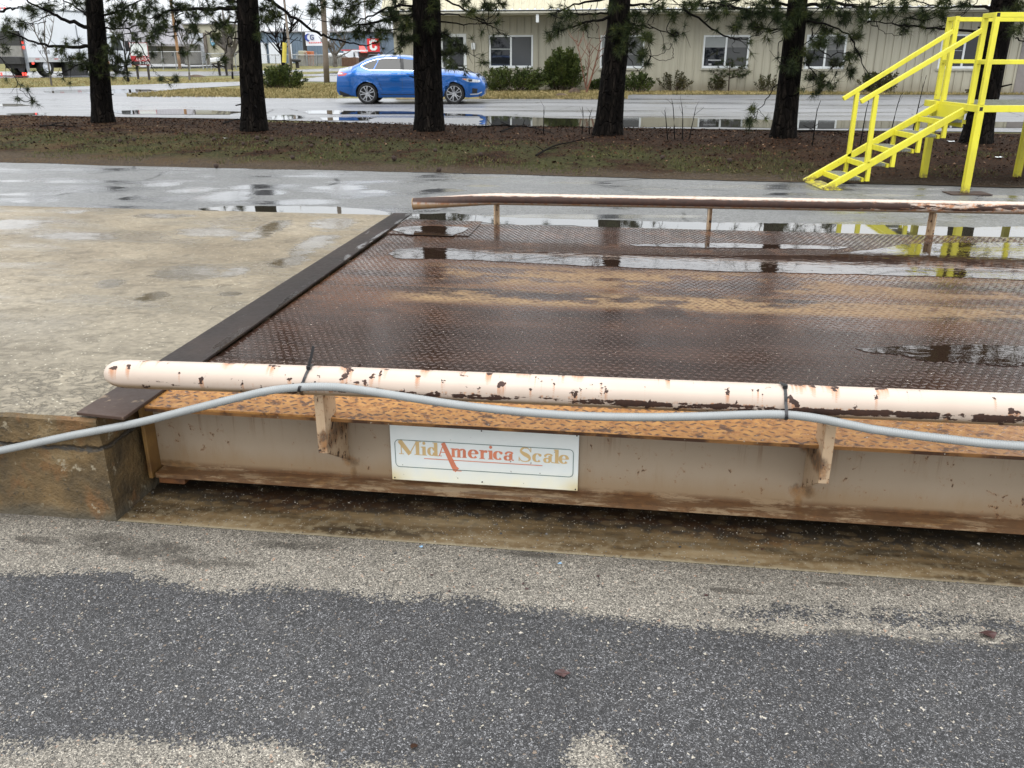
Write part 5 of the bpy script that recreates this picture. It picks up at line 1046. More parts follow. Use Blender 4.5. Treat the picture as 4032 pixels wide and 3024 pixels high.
b = MB(); r = random.Random(4)
for _ in range(26000):
    x = r.uniform(-13, 9); d = 11.9 + 4.2 * r.random(); p = in_strip(x, d)
    if mnoise.noise(Vector((p.x * .9, p.y * .9, 2))) < .02 + .25 * (x > 4): continue
    p.z = mound(p); h = r.uniform(.02, .06); a = r.uniform(0, 6.28); e = Vector((r.gauss(0, .5), r.gauss(0, .5), 1)) * h; s = Vector((math.cos(a), math.sin(a), 0)) * .005
    b.add([p - s, p + s, p + e], [(0, 1, 2)])
tag(b.build('grass', M_grass), kind='stuff')
M_dry = mat_needles('dry_lawn_grass', (.10, .085, .03), (.22, .18, .075), (.36, .28, .14))
b = MB(); r = random.Random(14)
for (x0, x1, y0, y1, n_) in ((0, 960, 308, 346, 5000), (500, 960, 350, 382, 4000), (1040, 1330, 330, 387, 4000), (1890, 2470, 358, 389, 6000), (2470, 4032, 361, 373, 5000), (1900, 2450, 384, 390, 2500)):
    for _ in range(n_):
        x, y = r.uniform(x0, x1), r.uniform(y0, y1)
        if y0 == 350 and y < 372 - (x - 484) * .077: continue
        if y0 == 308 and y > 348 - x * .028: continue
        p = G(x, y); h = r.uniform(.03, .11); e = Vector((r.gauss(0, .6), r.gauss(0, .4), 1)) * h; s = Vector((.018, 0, 0)); b.add([p - s, p + s, p + e], [(0, 1, 2)])
tag(b.build('lawn_grass', M_dry), kind='stuff')
M_grit = NT('loose_grit'); M_grit.set(Base_Color=M_grit.ramp(M_grit.voro(60, out='Color'), [(0, (.03, .03, .03)), (.4, (.12, .11, .10)), (.7, (.36, .33, .27)), (1, (.6, .57, .5))], 'CONSTANT'), Roughness=.6); M_grit = M_grit.m
b = MB(); r = random.Random(8)
for _ in range(5200):
    t = 1.0 + 1.75 * r.random(); s = r.uniform(-.75, .75) * (t + .6); z = .0035 if t < 2.08 else .0005
    q = r.uniform(.0012, .0032) * (1.9 if r.random() < .025 else 1); c = Vector((s, t, z + q * .5)); R3 = Matrix.Rotation(r.uniform(0, 6), 3, 'Z') @ Matrix.Rotation(r.uniform(-.5, .5), 3, 'X')
    vs = [c + R3 @ Vector(v) * q for v in ((1.2, 0, 0), (0, .9, 0), (-1, 0, .1), (0, -1.1, 0), (.1, 0, .75), (0, .1, -.7))]
    b.add(vs, [(0, 1, 4), (1, 2, 4), (2, 3, 4), (3, 0, 4), (1, 0, 5), (2, 1, 5), (3, 2, 5), (0, 3, 5)])
tag(b.build('loose_grit', M_grit, frame='S'), kind='stuff')
# pine cones
M_cone = simple('pine_cone_scales', (.035, .02, .014), .8, var=.4, vs=60)
cone = MB(); cone.lathe([(.0, .0), (.018, .004), (.030, .016), (.026, .020), (.033, .030), (.027, .036), (.029, .046), (.020, .050), (.020, .058), (.006, .066), (0, .067)], 9)
first = None; r = random.Random(12)
spots = [(478, 572), (532, 566), (1060, 578), (1072, 570), (955, 585), (845, 562), (1375, 590), (1440, 575), (740, 545), (1020, 565), (250, 530), (80, 545), (150, 528), (1145, 632), (1225, 590), (1560, 640), (1720, 610), (1900, 625), (2600, 640), (2880, 650), (860, 665), (1720, 677)]
for i, (x, y) in enumerate(spots):
    P0 = G(x, y)
    o = cone.build('pine_cone', M_cone, smooth=False) if first is None else dup(first)
    first = first or o; P0.z = mound(P0) if y < 660 else .0; o.location = P0 + Vector((0, 0, .02)); o.rotation_euler = (r.uniform(.9, 1.5), 0, r.uniform(0, 6)); s = r.uniform(.9, 1.3); o.scale = (s, s, s)
    if y < 660: tag(o, 'small brown pine cone lying in the grass below the pines', 'pine cone', 'pine cones on the grass strip')
    else: tag(o, 'lone pine cone on the wet lane nearer the slab' if x < 1000 else 'lone pine cone on the lane behind the far guard pipe', 'pine cone', 'pine cones on the grass strip')
# scraps
M_paper = simple('white_scrap', (.7, .72, .72), .6); M_bluep = simple('blue_scrap', (.25, .42, .6), .5); M_oak = simple('dark_wet_leaf', (.05, .022, .02), .45, var=.4, vs=90)
def scrap(name, px, sz, mat, label, catn, frame=None, z=.006, seed=0):
    r = random.Random(seed); n = 9; P0 = G(*px); P0.z = (mound(P0) + .015 if frame is None else z)
    ring = [Vector((math.cos(i * 6.283 / n) * sz * r.uniform(.6, 1.1), math.sin(i * 6.283 / n) * sz * r.uniform(.4, .8), r.uniform(0, sz * .3))) for i in range(n)]
    b = MB(); b.add([Vector((0, 0, sz * .12))] + ring + [v - Vector((0, 0, .001)) for v in ring], [(0, 1 + i, 1 + (i + 1) % n) for i in range(n)] + [(1 + i, 1 + n + i, 1 + n + (i + 1) % n, 1 + (i + 1) % n) for i in range(n)])
    tag(b.build(name, mat, loc=P0), label, catn)
scrap('paper_scrap', (3742, 572), .09, M_paper, 'crumpled white scrap at the foot of the pine behind the stairs', 'litter', seed=1)
scrap('paper_scrap', (3930, 637), .07, M_paper, 'flat white scrap on the needles right of the near yellow leg', 'litter', seed=2)
scrap('paper_scrap', (890, 558), .06, M_paper, 'small white scrap in the grass left of the blue car', 'litter', seed=3)
scrap('plastic_scrap', (2205, 2220), .008, M_bluep, 'tiny blue plastic scrap on the pavement below the scale sign', 'litter', 'S', .002, 4)
scrap('plastic_scrap', (1658, 2154), .007, M_bluep, 'tiny blue scrap at the edge of the brown pit floor', 'litter', 'S', .002, 5)
scrap('fallen_leaf', (2213, 2660), .022, M_oak, 'dark wet oak leaf lying on the black asphalt', 'leaf', 'S', .006, 6)
scrap('fallen_leaf', (3890, 2505), .03, M_oak, 'dark reddish leaf at the right edge of the pavement', 'leaf', 'S', .006, 7)
scrap('fallen_leaf', (1630, 2945), .012, M_leaf, 'pale tan leaf fragment at the bottom of the pavement', 'leaf', 'S', .006, 8)
for i, (x, y) in enumerate([(2355, 2270), (2060, 2300), (2780, 2345), (3575, 2345), (1700, 2266), (1770, 2330), (2075, 2320), (3000, 2165)]):
    scrap('pebble', (x, y), .006, M_oak, 'dark pebble lying on the worn pavement before the pit floor', 'pebble', 'S', .002, 20 + i); C.objects[-1]['group'] = 'dark pebbles on the pavement'
# ------------------------------------------------------------------ blue car
def mat_carpaint():
    n = NT('blue_car_paint'); f = n.noise(700, det=1)
    n.set(Base_Color=n.mix(n.ss(f, .45, .6), (.0005, .085, .33), (.001, .115, .43)), Metallic=.55, Roughness=.27, Coat_Weight=1.0, Coat_Roughness=.03, Specular_IOR_Level=.5); return n.m
M_car = mat_carpaint()
M_glassd = NT('tinted_glass').set(Base_Color=(.018, .022, .024), Roughness=.03, Specular_IOR_Level=.4).m
M_tyre = simple('tyre_rubber', (.012, .012, .012), .75, var=.2, vs=30); M_rim = simple('alloy', (.55, .56, .58), .28, .9, var=.08)
M_chrome = simple('chrome_trim', (.75, .77, .8), .12, 1, var=.03); M_blkp = simple('black_plastic', (.015, .015, .016), .45, var=.2)
M_redl = NT('red_lamp_lens').set(Base_Color=(.45, .012, .015), Roughness=.08, Coat_Weight=1.0).m
M_clearl = NT('clear_lamp_lens').set(Base_Color=(.55, .58, .62), Roughness=.08, Coat_Weight=1.0, Metallic=.4).m
M_amber = NT('amber_lens').set(Base_Color=(.7, .22, .03), Roughness=.15).m
def interp(tab, x):
    if x <= tab[0][0]: return tab[0][1]
    for (a, b), (c, d) in zip(tab, tab[1:]):
        if x <= c: return b + (d - b) * (x - a) / (c - a)
    return tab[-1][1]
def smooth_closed(pts, k=3): return [(p.x, p.y) for p in cat([(x, y, 0) for x, y in pts], k)]
ROOF = [(-1.0, .95), (-.955, 1.035), (-.86, 1.075), (-.72, 1.10), (-.52, 1.145), (-.3, 1.24), (-.05, 1.365), (.23, 1.452), (.5, 1.488), (.85, 1.50), (1.18, 1.495), (1.42, 1.475), (1.62, 1.42), (1.9, 1.285), (2.15, 1.16), (2.3, 1.085), (2.45, 1.065), (2.8, 1.045), (3.15, 1.005), (3.4, .96), (3.6, .905), (3.75, .835), (3.83, .74)]
def half_w(x, z):
    w = .915
    if z < .55: w -= .06 * ((.55 - z) / .35) ** 2
    if z > .70: w -= .07 * min(1, (z - .70) / .3) ** 2
    if z > 1.0 and x < 2.35: w -= (z - 1.0) * .52
    zt = interp(ROOF, x); d = zt - z
    r0 = .16 if (x < -.5 or x > 2.3) else .07
    if d < r0: w -= (.30 if (x < -.5 or x > 2.3) else .12) * (1 - max(d, 0) / r0) ** 2
    if x > 2.9: w -= .30 * ((x - 2.9) / .95) ** 2.6
    if x < -.3: w -= .13 * ((-.3 - x) / .72) ** 2
    if .80 < z < .86: w += .006
    w += .012 * math.exp(-((z - .885) / .03) ** 2) - .02 * math.exp(-((z - .52) / .13) ** 2) * (1 if 0.4 < x < 2.5 else 0)
    for cx in (0, 2.85):
        q = math.hypot(x - cx, z - .33); w += .02 * max(0, 1 - abs(q - .39) / .09) if q > .3 else 0
    return w
def arch(cx, r, a0, a1, n=14): return [(cx + r * math.cos(R(a0 + (a1 - a0) * i / n)), .33 + r * math.sin(R(a0 + (a1 - a0) * i / n))) for i in range(n + 1)]
SIDE = [(-.93, .28), (-1.01, .40), (-1.0, .62), (-.975, .80), (-.965, .92)] + ROOF[1:-1] + [(3.80, .77), (3.85, .64), (3.875, .48), (3.82, .30), (3.74, .235), (3.32, .20)] + arch(2.85, .375, -18, 198) + [(2.45, .20), (.42, .20)] + arch(0, .375, -18, 198) + [(-.45, .26)]
def side_patch(poly, name, mat, root, off=0.0, sides=(-1, 1), grid=.07, thick=None, fine=False):
    """a patch of the car's side: outline in (x,z), bent over the body surface"""
    for sgn in sides:
        bm = bmesh.new(); vs = [bm.verts.new((x, 0, z)) for x, z in poly]; bm.faces.new(vs)
        bmesh.ops.triangulate(bm, faces=bm.faces[:], ngon_method='EAR_CLIP')
        xs = [p[0] for p in poly]; zs = [p[1] for p in poly]
        k = math.floor(min(xs) / grid) + 1
        while k * grid < max(xs): bmesh.ops.bisect_plane(bm, geom=bm.verts[:] + bm.edges[:] + bm.faces[:], plane_co=(k * grid, 0, 0), plane_no=(1, 0, 0), dist=1e-5); k += 1
        k = math.floor(min(zs) / grid) + 1
        while k * grid < max(zs): bmesh.ops.bisect_plane(bm, geom=bm.verts[:] + bm.edges[:] + bm.faces[:], plane_co=(0, 0, k * grid), plane_no=(0, 0, 1), dist=1e-5); k += 1
        bmesh.ops.dissolve_degenerate(bm, dist=1e-5, edges=bm.edges[:])
        for v in bm.verts: v.co.y = sgn * (half_w(v.co.x, v.co.z) + off)
        bmesh.ops.recalc_face_normals(bm, faces=bm.faces[:])
        s_ = sum(f.normal.y for f in bm.faces)
        if s_ * sgn < 0: bmesh.ops.reverse_faces(bm, faces=bm.faces[:])
        me = bpy.data.meshes.new(name); bm.to_mesh(me); bm.free(); me.materials.append(mat)
        me.polygons.foreach_set('use_smooth', [True] * len(me.polygons))
        o = bpy.data.objects.new(name, me); C.objects.link(o); o.parent = root
def ribbon(pts, w, name, mat, root, off):       # thin strip following a polyline over the body surface
    q = []
    for a, c in zip(pts, pts[1:]):
        k = max(1, int(math.hypot(c[0] - a[0], c[1] - a[1]) / .06))
        q += [(a[0] + (c[0] - a[0]) * i / k, a[1] + (c[1] - a[1]) * i / k) for i in range(k)]
    q.append(pts[-1])
    for sgn in (-1, 1):
        vs = []
        for i, (x, z) in enumerate(q):
            a, c = q[max(0, i - 1)], q[min(len(q) - 1, i + 1)]; dx, dz = c[0] - a[0], c[1] - a[1]; l = math.hypot(dx, dz) or 1
            for e in (1, -1):
                X, Z = x - e * dz / l * w / 2, z + e * dx / l * w / 2; vs.append((X, sgn * (half_w(X, Z) + off), Z))
        b = MB(); b.add(vs, [(2 * i, 2 * i + 2, 2 * i + 3, 2 * i + 1)[::sgn] for i in range(len(q) - 1)]); b.build(name, mat, root, smooth=True)
def build_car():
    y0 = G(950 + 1090 / 2.19, 898 / 2.19); root = thing('parked_car', (-4.752, y0.y + .93, 0), 0, 'shiny blue four-door saloon standing on the wet car park', 'car')
    # body: both sides and the top strip in one mesh
    bm = bmesh.new()
    def side(sgn):
        t = bmesh.new(); vs = [t.verts.new((x, 0, z)) for x, z in SIDE]; t.faces.new(vs); bmesh.ops.triangulate(t, faces=t.faces[:], ngon_method='EAR_CLIP')
        for ax, no, lo, hi in ((0, (1, 0, 0), -1.05, 3.9), (2, (0, 0, 1), .2, 1.52)):
            k = lo
            while k < hi:
                co = [0, 0, 0]; co[ax] = k; bmesh.ops.bisect_plane(t, geom=t.verts[:] + t.edges[:] + t.faces[:], plane_co=co, plane_no=no, dist=1e-4); k += .045
        for v in t.verts: v.co.y = sgn * half_w(v.co.x, v.co.z)
        bmesh.ops.recalc_face_normals(t, faces=t.faces[:])
        if sum(f.normal.y for f in t.faces) * sgn < 0: bmesh.ops.reverse_faces(t, faces=t.faces[:])
        me = bpy.data.meshes.new('tmp'); t.to_mesh(me); t.free(); bm.from_mesh(me); bpy.data.meshes.remove(me)
    side(1); side(-1)
    top = [(-.93, .28), (-1.01, .40), (-1.0, .62), (-.975, .80), (-.965, .92)] + ROOF[1:-1] + [(3.80, .77), (3.85, .64), (3.875, .48), (3.82, .30), (3.74, .235)]
    dense = []
    for a, c in zip(top, top[1:]):
        for i in range(4): dense.append((a[0] + (c[0] - a[0]) * i / 4, a[1] + (c[1] - a[1]) * i / 4))
    dense.append(top[-1]); prev = None; M = 10
    for x, z in dense:
        w = half_w(x, z); bulge = .035 if z > .9 else 0; nose = .06 if x > 3.5 else (-.05 if x < -.9 else 0)
        row = []
        for j in range(M + 1):
            u = -1 + 2 * j / M; row.append(bm.verts.new((x + nose * (1 - u * u), u * w, z + bulge * (1 - u * u))))
        if prev:
            for j in range(M): bm.faces.new((prev[j], prev[j + 1], row[j + 1], row[j]))
        prev = row
    bmesh.ops.remove_doubles(bm, verts=bm.verts[:], dist=.0015); bmesh.ops.recalc_face_normals(bm, faces=bm.faces[:])
    me = bpy.data.meshes.new('body'); bm.to_mesh(me); bm.free(); me.materials.append(M_car); me.polygons.foreach_set('use_smooth', [True] * len(me.polygons))
    o = bpy.data.objects.new('body', me); C.objects.link(o); o.parent = root
    MB().box(-.85, 3.7, -.70, .70, .22, .62).build('underbody', M_blkp, root)
    # windows, trim, lamps
    rearq = [(-.13, 1.17), (.05, 1.09), (.22, 1.075), (.36, 1.32), (.33, 1.375), (.1, 1.30)]
    reard = [(.26, 1.075), (1.12, 1.055), (1.09, 1.405), (.9, 1.405), (.62, 1.40), (.40, 1.372), (.385, 1.32)]
    front = [(1.24, 1.052), (2.18, 1.025), (2.1, 1.10), (1.9, 1.215), (1.7, 1.31), (1.52, 1.365), (1.2, 1.40)]
    for w_ in (rearq, reard, front): side_patch(w_, 'side_window', M_glassd, root, .004)
    pil = [(1.11, 1.055), (1.25, 1.05), (1.21, 1.405), (1.08, 1.41)]; side_patch(pil, 'door_pillar', M_blkp, root, .0035)
    ol = smooth_closed([(2.22, 1.012), (1.5, 1.038), (.6, 1.055), (.12, 1.06), (-.06, 1.105), (-.17, 1.175), (-.08, 1.25), (.12, 1.325), (.38, 1.39), (.7, 1.418), (1.0, 1.42)], 4)
    ribbon(ol, .014, 'window_trim', M_chrome, root, .006)
    ribbon([(-.60, .935), (.3, .93), (1.5, .91), (2.9, .885)], .010, 'body_crease', M_blkp, root, .0015)
    for x0, x1, zz in ((1.17, 1.165, .42), (2.22, 2.30, .34)): ribbon([(x1, 1.03), (x0, .75), (x0, zz)], .009, 'door_gap', M_blkp, root, .002)
    ribbon([(.2, 1.05), (.32, .86), (.44, .62), (.5, .42)], .009, 'door_gap', M_blkp, root, .002)
    ribbon([(.45, .30), (2.42, .30)], .02, 'sill_line', M_blkp, root, .003)
    for x in (.28, 1.42): side_patch([(x - .11, .925), (x + .1, .925), (x + .115, .94), (x + .1, .955), (x - .11, .955)], 'door_handle', M_car, root, .022)
    side_patch([(-.955, 1.02), (-.78, .985), (-.605, .945), (-.70, .885), (-.94, .86)], 'tail_lamp', M_redl, root, .004)
    side_patch([(-.95, .925), (-.78, .925), (-.80, .955), (-.95, .965)], 'tail_lamp_strip', M_clearl, root, .007)
    side_patch(smooth_closed([(3.12, .79), (3.3, .795), (3.55, .765), (3.70, .735), (3.68, .675), (3.5, .675), (3.3, .70), (3.12, .79)], 2)[:-1], 'headlight', M_clearl, root, .004)
    side_patch([(3.13, .788), (3.25, .79), (3.27, .755), (3.2, .75)], 'indicator', M_amber, root, .007)
    side_patch([(3.32, .77), (3.45, .77), (3.45, .70), (3.34, .70)], 'lamp_reflector', M_blkp, root, .007)
    side_patch([(3.45, .50), (3.62, .47), (3.60, .33), (3.44, .34)], 'fog_lamp_recess', M_blkp, root, .003)
    ribbon([(3.38, .30), (3.62, .31), (3.76, .37)], .035, 'bumper_trim', M_chrome, root, .006)
    side_patch([(-.93, .42), (-.6, .30), (-.55, .26), (-.90, .27)], 'rear_valance', M_blkp, root, .003)
    b = MB()
    for i in range(6): z = .47 + i * .048; b.tube([(3.885 - .055 * i * .28 + .01, y * .1, z) for y in (-5.2, -2.6, 0, 2.6, 5.2)] if False else [(3.80 + .13 * (1 - (y / 5.6) ** 2) ** .5 - .012 * i, y * .1, z) for y in (-5.2, -4, -2, 0, 2, 4, 5.2)], .012, 6)
    b.build('grille', M_chrome, root)
    ws = []; 
    for nm, rng in (('windscreen', [(1.50, 1.452), (1.62, 1.422), (1.9, 1.287), (2.15, 1.162), (2.28, 1.095)]), ('rear_window', [(-.50, 1.152), (-.3, 1.242), (-.05, 1.367), (.18, 1.44)])):
        b = MB(); rows = []
        for x, z in rng:
            w = half_w(x, z - .02) - .07; rows.append([(x, -w + 2 * w * j / 8, z + .006 + .035 * (1 - (2 * j / 8 - 1) ** 2)) for j in range(9)])
        vs = [v for r_ in rows for v in r_]; b.add(vs, [(i * 9 + j, i * 9 + j + 1, (i + 1) * 9 + j + 1, (i + 1) * 9 + j) for i in range(len(rows) - 1) for j in range(8)]); b.build(nm, M_glassd, root, smooth=True)
    for sg_ in (-1, 1):
        b = MB(); b.lathe([(0, -.09), (.06, -.07), (.085, 0), (.07, .07), (0, .09)], 12, Matrix.Translation((2.02, sg_ * 1.0, 1.05)) @ Matrix.Rotation(math.pi / 2, 4, 'X') @ Matrix.Scale(.8, 4, (0, 1, 0))); b.build('wing_mirror', M_car, root, smooth=True)
    for cx in (0, 2.85):
        for sg_ in (-1, 1):
            Mx = Matrix.Translation((cx, sg_ * .80, .325)) @ Matrix.Rotation(-sg_ * math.pi / 2, 4, 'X')
            t = MB(); t.lathe([(.235, -.10), (.31, -.105), (.328, -.08), (.33, 0), (.328, .08), (.31, .105), (.245, .10), (.24, .07)], 40, Mx); o = t.build('wheel', M_tyre, root, smooth=True)
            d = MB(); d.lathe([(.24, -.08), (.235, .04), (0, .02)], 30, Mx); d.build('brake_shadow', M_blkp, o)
            rm = MB(); rm.lathe([(.247, .085), (.247, .098), (.232, .100), (.225, .085), (.23, .04)], 40, Mx); rm.lathe([(.0, .095), (.05, .094), (.055, .06)], 16, Mx)
            for k in range(5):
                a = R(90 + 72 * k + 12)
                for da in (-.17, .17):
                    p0 = Mx @ Vector((.045 * math.cos(a + da * 2), .045 * math.sin(a + da * 2), .082)); p1 = Mx @ Vector((.14 * math.cos(a + da * 1.15), .14 * math.sin(a + da * 1.15), .094)); p2 = Mx @ Vector((.236 * math.cos(a + da * 1.5), .236 * math.sin(a + da * 1.5), .092))
                    rm.bar(p0, p1, .030, .03, up=(0, 1, 0)); rm.bar(p1, p2, .030, .026, up=(0, 1, 0))
            rm.build('rim', M_rim, o)
    b = MB(); b.lathe([(0, .05), (.03, .045), (.05, 0)], 8, Matrix.Translation((.32, 0, 1.50))); b.build('aerial', M_car, root)
    return root
CAR = build_car()

# ------------------------------------------------------------------ office building
def mat_siding(name, a, b, grime=True):
    n = NT(name); p = n.map(); x, y, z = n.sep(p); f = n.noise(1.2, p, det=5); dr = n.noise(2.2, n.map(p, sc=(3, 3, .15)), det=5)
    col = n.mix(f, a, b); col = n.mix(n.math('MULTIPLY', n.ss(dr, .48, .68), .35), col, tuple(c * .6 for c in a))
    if grime: col = n.mix(n.math('MULTIPLY', n.ss(n.math('ADD', z, n.math('MULTIPLY', f, .5)), .75, .25), .5), col, (.20, .165, .11))
    n.set(Base_Color=col, Roughness=.5, Normal=n.bump(f, .1, .02)); return n.m
M_wall = mat_siding('beige_metal_siding', (.36, .34, .265), (.43, .41, .325)); M_roofm = mat_siding('cream_metal_roof', (.46, .42, .30), (.54, .50, .36), False)
M_white = simple('white_frame', (.66, .69, .70), .4, var=.05); M_gut = mat_siding('cream_gutter', (.33, .32, .26), (.40, .385, .32), False)
M_paneD = NT('dark_window_glass'); _p = M_paneD.obj(); M_paneD.set(Base_Color=(.012, .014, .018), Roughness=.02, Specular_IOR_Level=.55); M_paneD = M_paneD.m
M_paneS = NT('screened_window_glass').set(Base_Color=(.075, .078, .08), Roughness=.12, Specular_IOR_Level=.4).m
M_blind = simple('grey_roller_blind', (.27, .29, .29), .7, var=.06)
P1, P2 = G(2005, 353), G(4032, 368.5); dv = (P2 - P1); BA = math.atan2(dv.y, dv.x); BO = P1.copy(); zb = zg(BO.y)
office = thing('office_building', (BO.x, BO.y, zb - .02), BA, 'long low beige metal-sided office with cream roof and white sliding windows', 'building')
cb, sb = math.cos(BA), math.sin(BA)
def atB(px, py, off=0.0):                       # point of the photo on the wall plane -> (along wall, height)
    d = ray(px, py); nx, ny = -sb, cb; k = (BO.x * nx + BO.y * ny + off) / (d.x * nx + d.y * ny)
    p = Vector((0, 0, H)) + d * k; q = p - BO; return (q.x * cb + q.y * sb, p.z - (zb - .02))
X0 = atB(1552, 200)[0]; X1 = 34.0; ze = atB(2400, 62)[1]
# window and door openings
wins = []
for px0, px1, pt, pb in ((1926, 2099, 138, 267.5), (2363, 2537, 138, 269), (2767, 2949, 138, 269), (3171, 3330, 136, 271), (3700, 3890, 134, 270.5)):
    a, c = atB(px0, (pt + pb) / 2)[0], atB(px1, (pt + pb) / 2)[0]; wins.append((a, c, atB((px0 + px1) / 2, pb)[1], atB((px0 + px1) / 2, pt)[1]))
dx0, dx1 = atB(1733, 200)[0], atB(1837, 200)[0]; dz = atB(1785, 133)[1]
dx2, dx3 = atB(4000, 300)[0], atB(4110, 300)[0]
holes = sorted([(a, c, z0, z1) for a, c, z0, z1 in wins] + [(dx0, dx1, 0.0, dz), (dx2, dx3, 0.0, 2.15)])
b = MB(); x = X0; th = .15
for a, c, z0, z1 in holes:
    b.box(x, a, 0, th, -.3, ze); b.box(a, c, 0, th, z1, ze)
    if z0 > .01: b.box(a, c, 0, th, -.3, z0)
    x = c
b.box(x, X1, 0, th, -.3, ze); b.box(X0, X0 + th, th, 9, -.3, ze)
k = X0 + .1
while k < 26:                                   # standing ribs of the siding
    if not any(a - .04 < k < c + .04 for a, c, _, _ in holes): b.box(k, k + .045, -.05, -.001, 0, ze - .01)
    else:
        for a, c, z0, z1 in holes:
            if a - .04 < k < c + .04:
                b.box(k, k + .045, -.05, -.001, z1 + .09, ze - .01)
                if z0 > .1: b.box(k, k + .045, -.05, -.001, 0, z0 - .09)
    k += .318
b.build('wall', M_wall, office)
b = MB(); ov = 1.15; pr = 2.6
b.box(X0 - .1, X1, -ov + .005, .3, ze + .01, ze + .04); o_s = b.build('soffit', M_wall, office)
b = MB(); n_ = int((26 - X0) / .08); vs = []
prof = []
k = X0 - .15
while k < 27:                                   # corrugated roof sheet, one trapezoid rib per pitch
    prof += [(k, 0), (k + .20, 0), (k + .235, .045), (k + .285, .045), (k + .32, 0)]; k += .32
for (x, h) in prof: vs += [(x, -ov - .05, ze + .215 + h), (x, -ov - .05 + pr * .62, ze + .215 + pr * .80 + h)]
m_ = len(prof); b.add(vs, [(2 * i, 2 * i + 2, 2 * i + 3, 2 * i + 1) for i in range(m_ - 1)]); b.build('roof', M_roofm, office)
MB().box(X0 - .12, X1, -ov + .03, .28, ze + .045, ze + .205).build('fascia', M_blkp, office)
b = MB(); b.prism([(X0 - .15, -ov - .10, ze + .15), (X0 - .15, -ov - .10, ze + .075), (X0 - .15, -ov - .02, ze + .04), (X0 - .15, -ov + .025, ze + .04), (X0 - .15, -ov + .025, ze + .15)], (26, 0, 0)); o = b.build('gutter', M_gut, office)
for px in (2131, 3400):
    xx = atB(px, 70)[0]; MB().box(xx - .06, xx + .06, -ov - .03, -ov + .06, ze - .28, ze + .039).build('downspout_stub', M_white, o)
for i, (a, c, z0, z1) in enumerate(wins):
    f = MB(); w_ = .075
    f.box(a, a + w_, -.03, .06, z0, z1); f.box(c - w_, c, -.03, .06, z0, z1); f.box(a + w_, c - w_, -.03, .06, z1 - w_, z1); f.box(a + w_, c - w_, -.03, .06, z0, z0 + w_ + .02)
    mx_ = (a + c) / 2; f.box(mx_ - .04, mx_ + .04, -.026, .058, z0 + w_ + .02, z1 - w_)
    o = f.build('window', M_white, office, bevel=.006)
    MB().box(a + w_ - .002, mx_ - .04, .032, .042, z0 + w_, z1 - w_).build('pane', M_paneD, o)
    MB().box(mx_ + .04, c - w_ + .002, .012, .022, z0 + w_, z1 - w_).build('pane', M_paneS if i != 4 else M_paneD, o)
    MB().box(a - .05, c + .05, -.07, -.031, z0 - .075, z0 - .004).build('sill', M_gut, o)
    MB().box(a - .06, c + .06, -.045, -.0295, z1 + .004, z1 + .07).build('head_trim', M_wall, o)
    if i in (1, 2, 3):
        fr_ = {1: .62, 2: .36, 3: .45}[i]; MB().box(a + w_, mx_ - .042, .020, .031, z1 - w_ - (z1 - z0 - .17) * fr_, z1 - w_ - .001).build('blind', M_blind, o)
        MB().box(mx_ + .042, c - w_, .004, .011, z1 - w_ - (z1 - z0 - .17) * fr_, z1 - w_ - .001).build('blind', simple('dim_blind', (.16, .165, .165), .7), o)
    if i == 0: MB().box(a + w_, c - w_, .0235, .0315, z1 - w_ - .52, z1 - w_ - .47).build('blind_rail', M_blind, o)
    if i == 4: MB().box(a + w_, c - w_, .0235, .0315, z1 - w_ - .56, z1 - w_ - .53).build('blind_rail', M_blind, o)
    if i == 2:
        M_dsk = simple('grey_desk_things', (.35, .36, .37), .5)
        MB().box(a + .25, a + .78, .022, .031, z0 + .30, z0 + .345).build('desk_tray', M_dsk, o); MB().box(a + .28, a + .40, .022, .031, z0 + .12, z0 + .19).build('desk_box', M_dsk, o)
f = MB(); f.box(dx0, dx0 + .13, -.03, .08, 0, dz); f.box(dx1 - .13, dx1, -.03, .08, 0, dz); f.box(dx0 + .13, dx1 - .13, -.03, .08, dz - .13, dz); o = f.build('door', M_white, office, bevel=.008)
MB().box(dx0 + .12, dx1 - .12, .03, .042, .1, dz - .12).build('door_glass', M_paneD, o)
MB().box(dx0 + .30, dx0 + .55, .022, .0295, 1.02, 1.08).build('notice', M_white, o); MB().box(dx0 + .28, dx0 + .40, .022, .0295, 1.28, 1.40).build('notice', M_white, o); MB().box(dx0 + .13, dx1 - .13, .0, .0295, .92, .96).build('push_bar', M_white, o)
MB().box(dx2 + .02, dx3 - .02, .02, .07, 0, 2.13).build('door', simple('brown_door', (.22, .2, .19), .5), office)
la, lz_ = atB(1865, 182); b = MB(); b.box(la - .09, la + .09, -.10, -.0285, lz_ - .14, lz_ + .14); b.build('wall_lamp', M_white, office, bevel=.02)
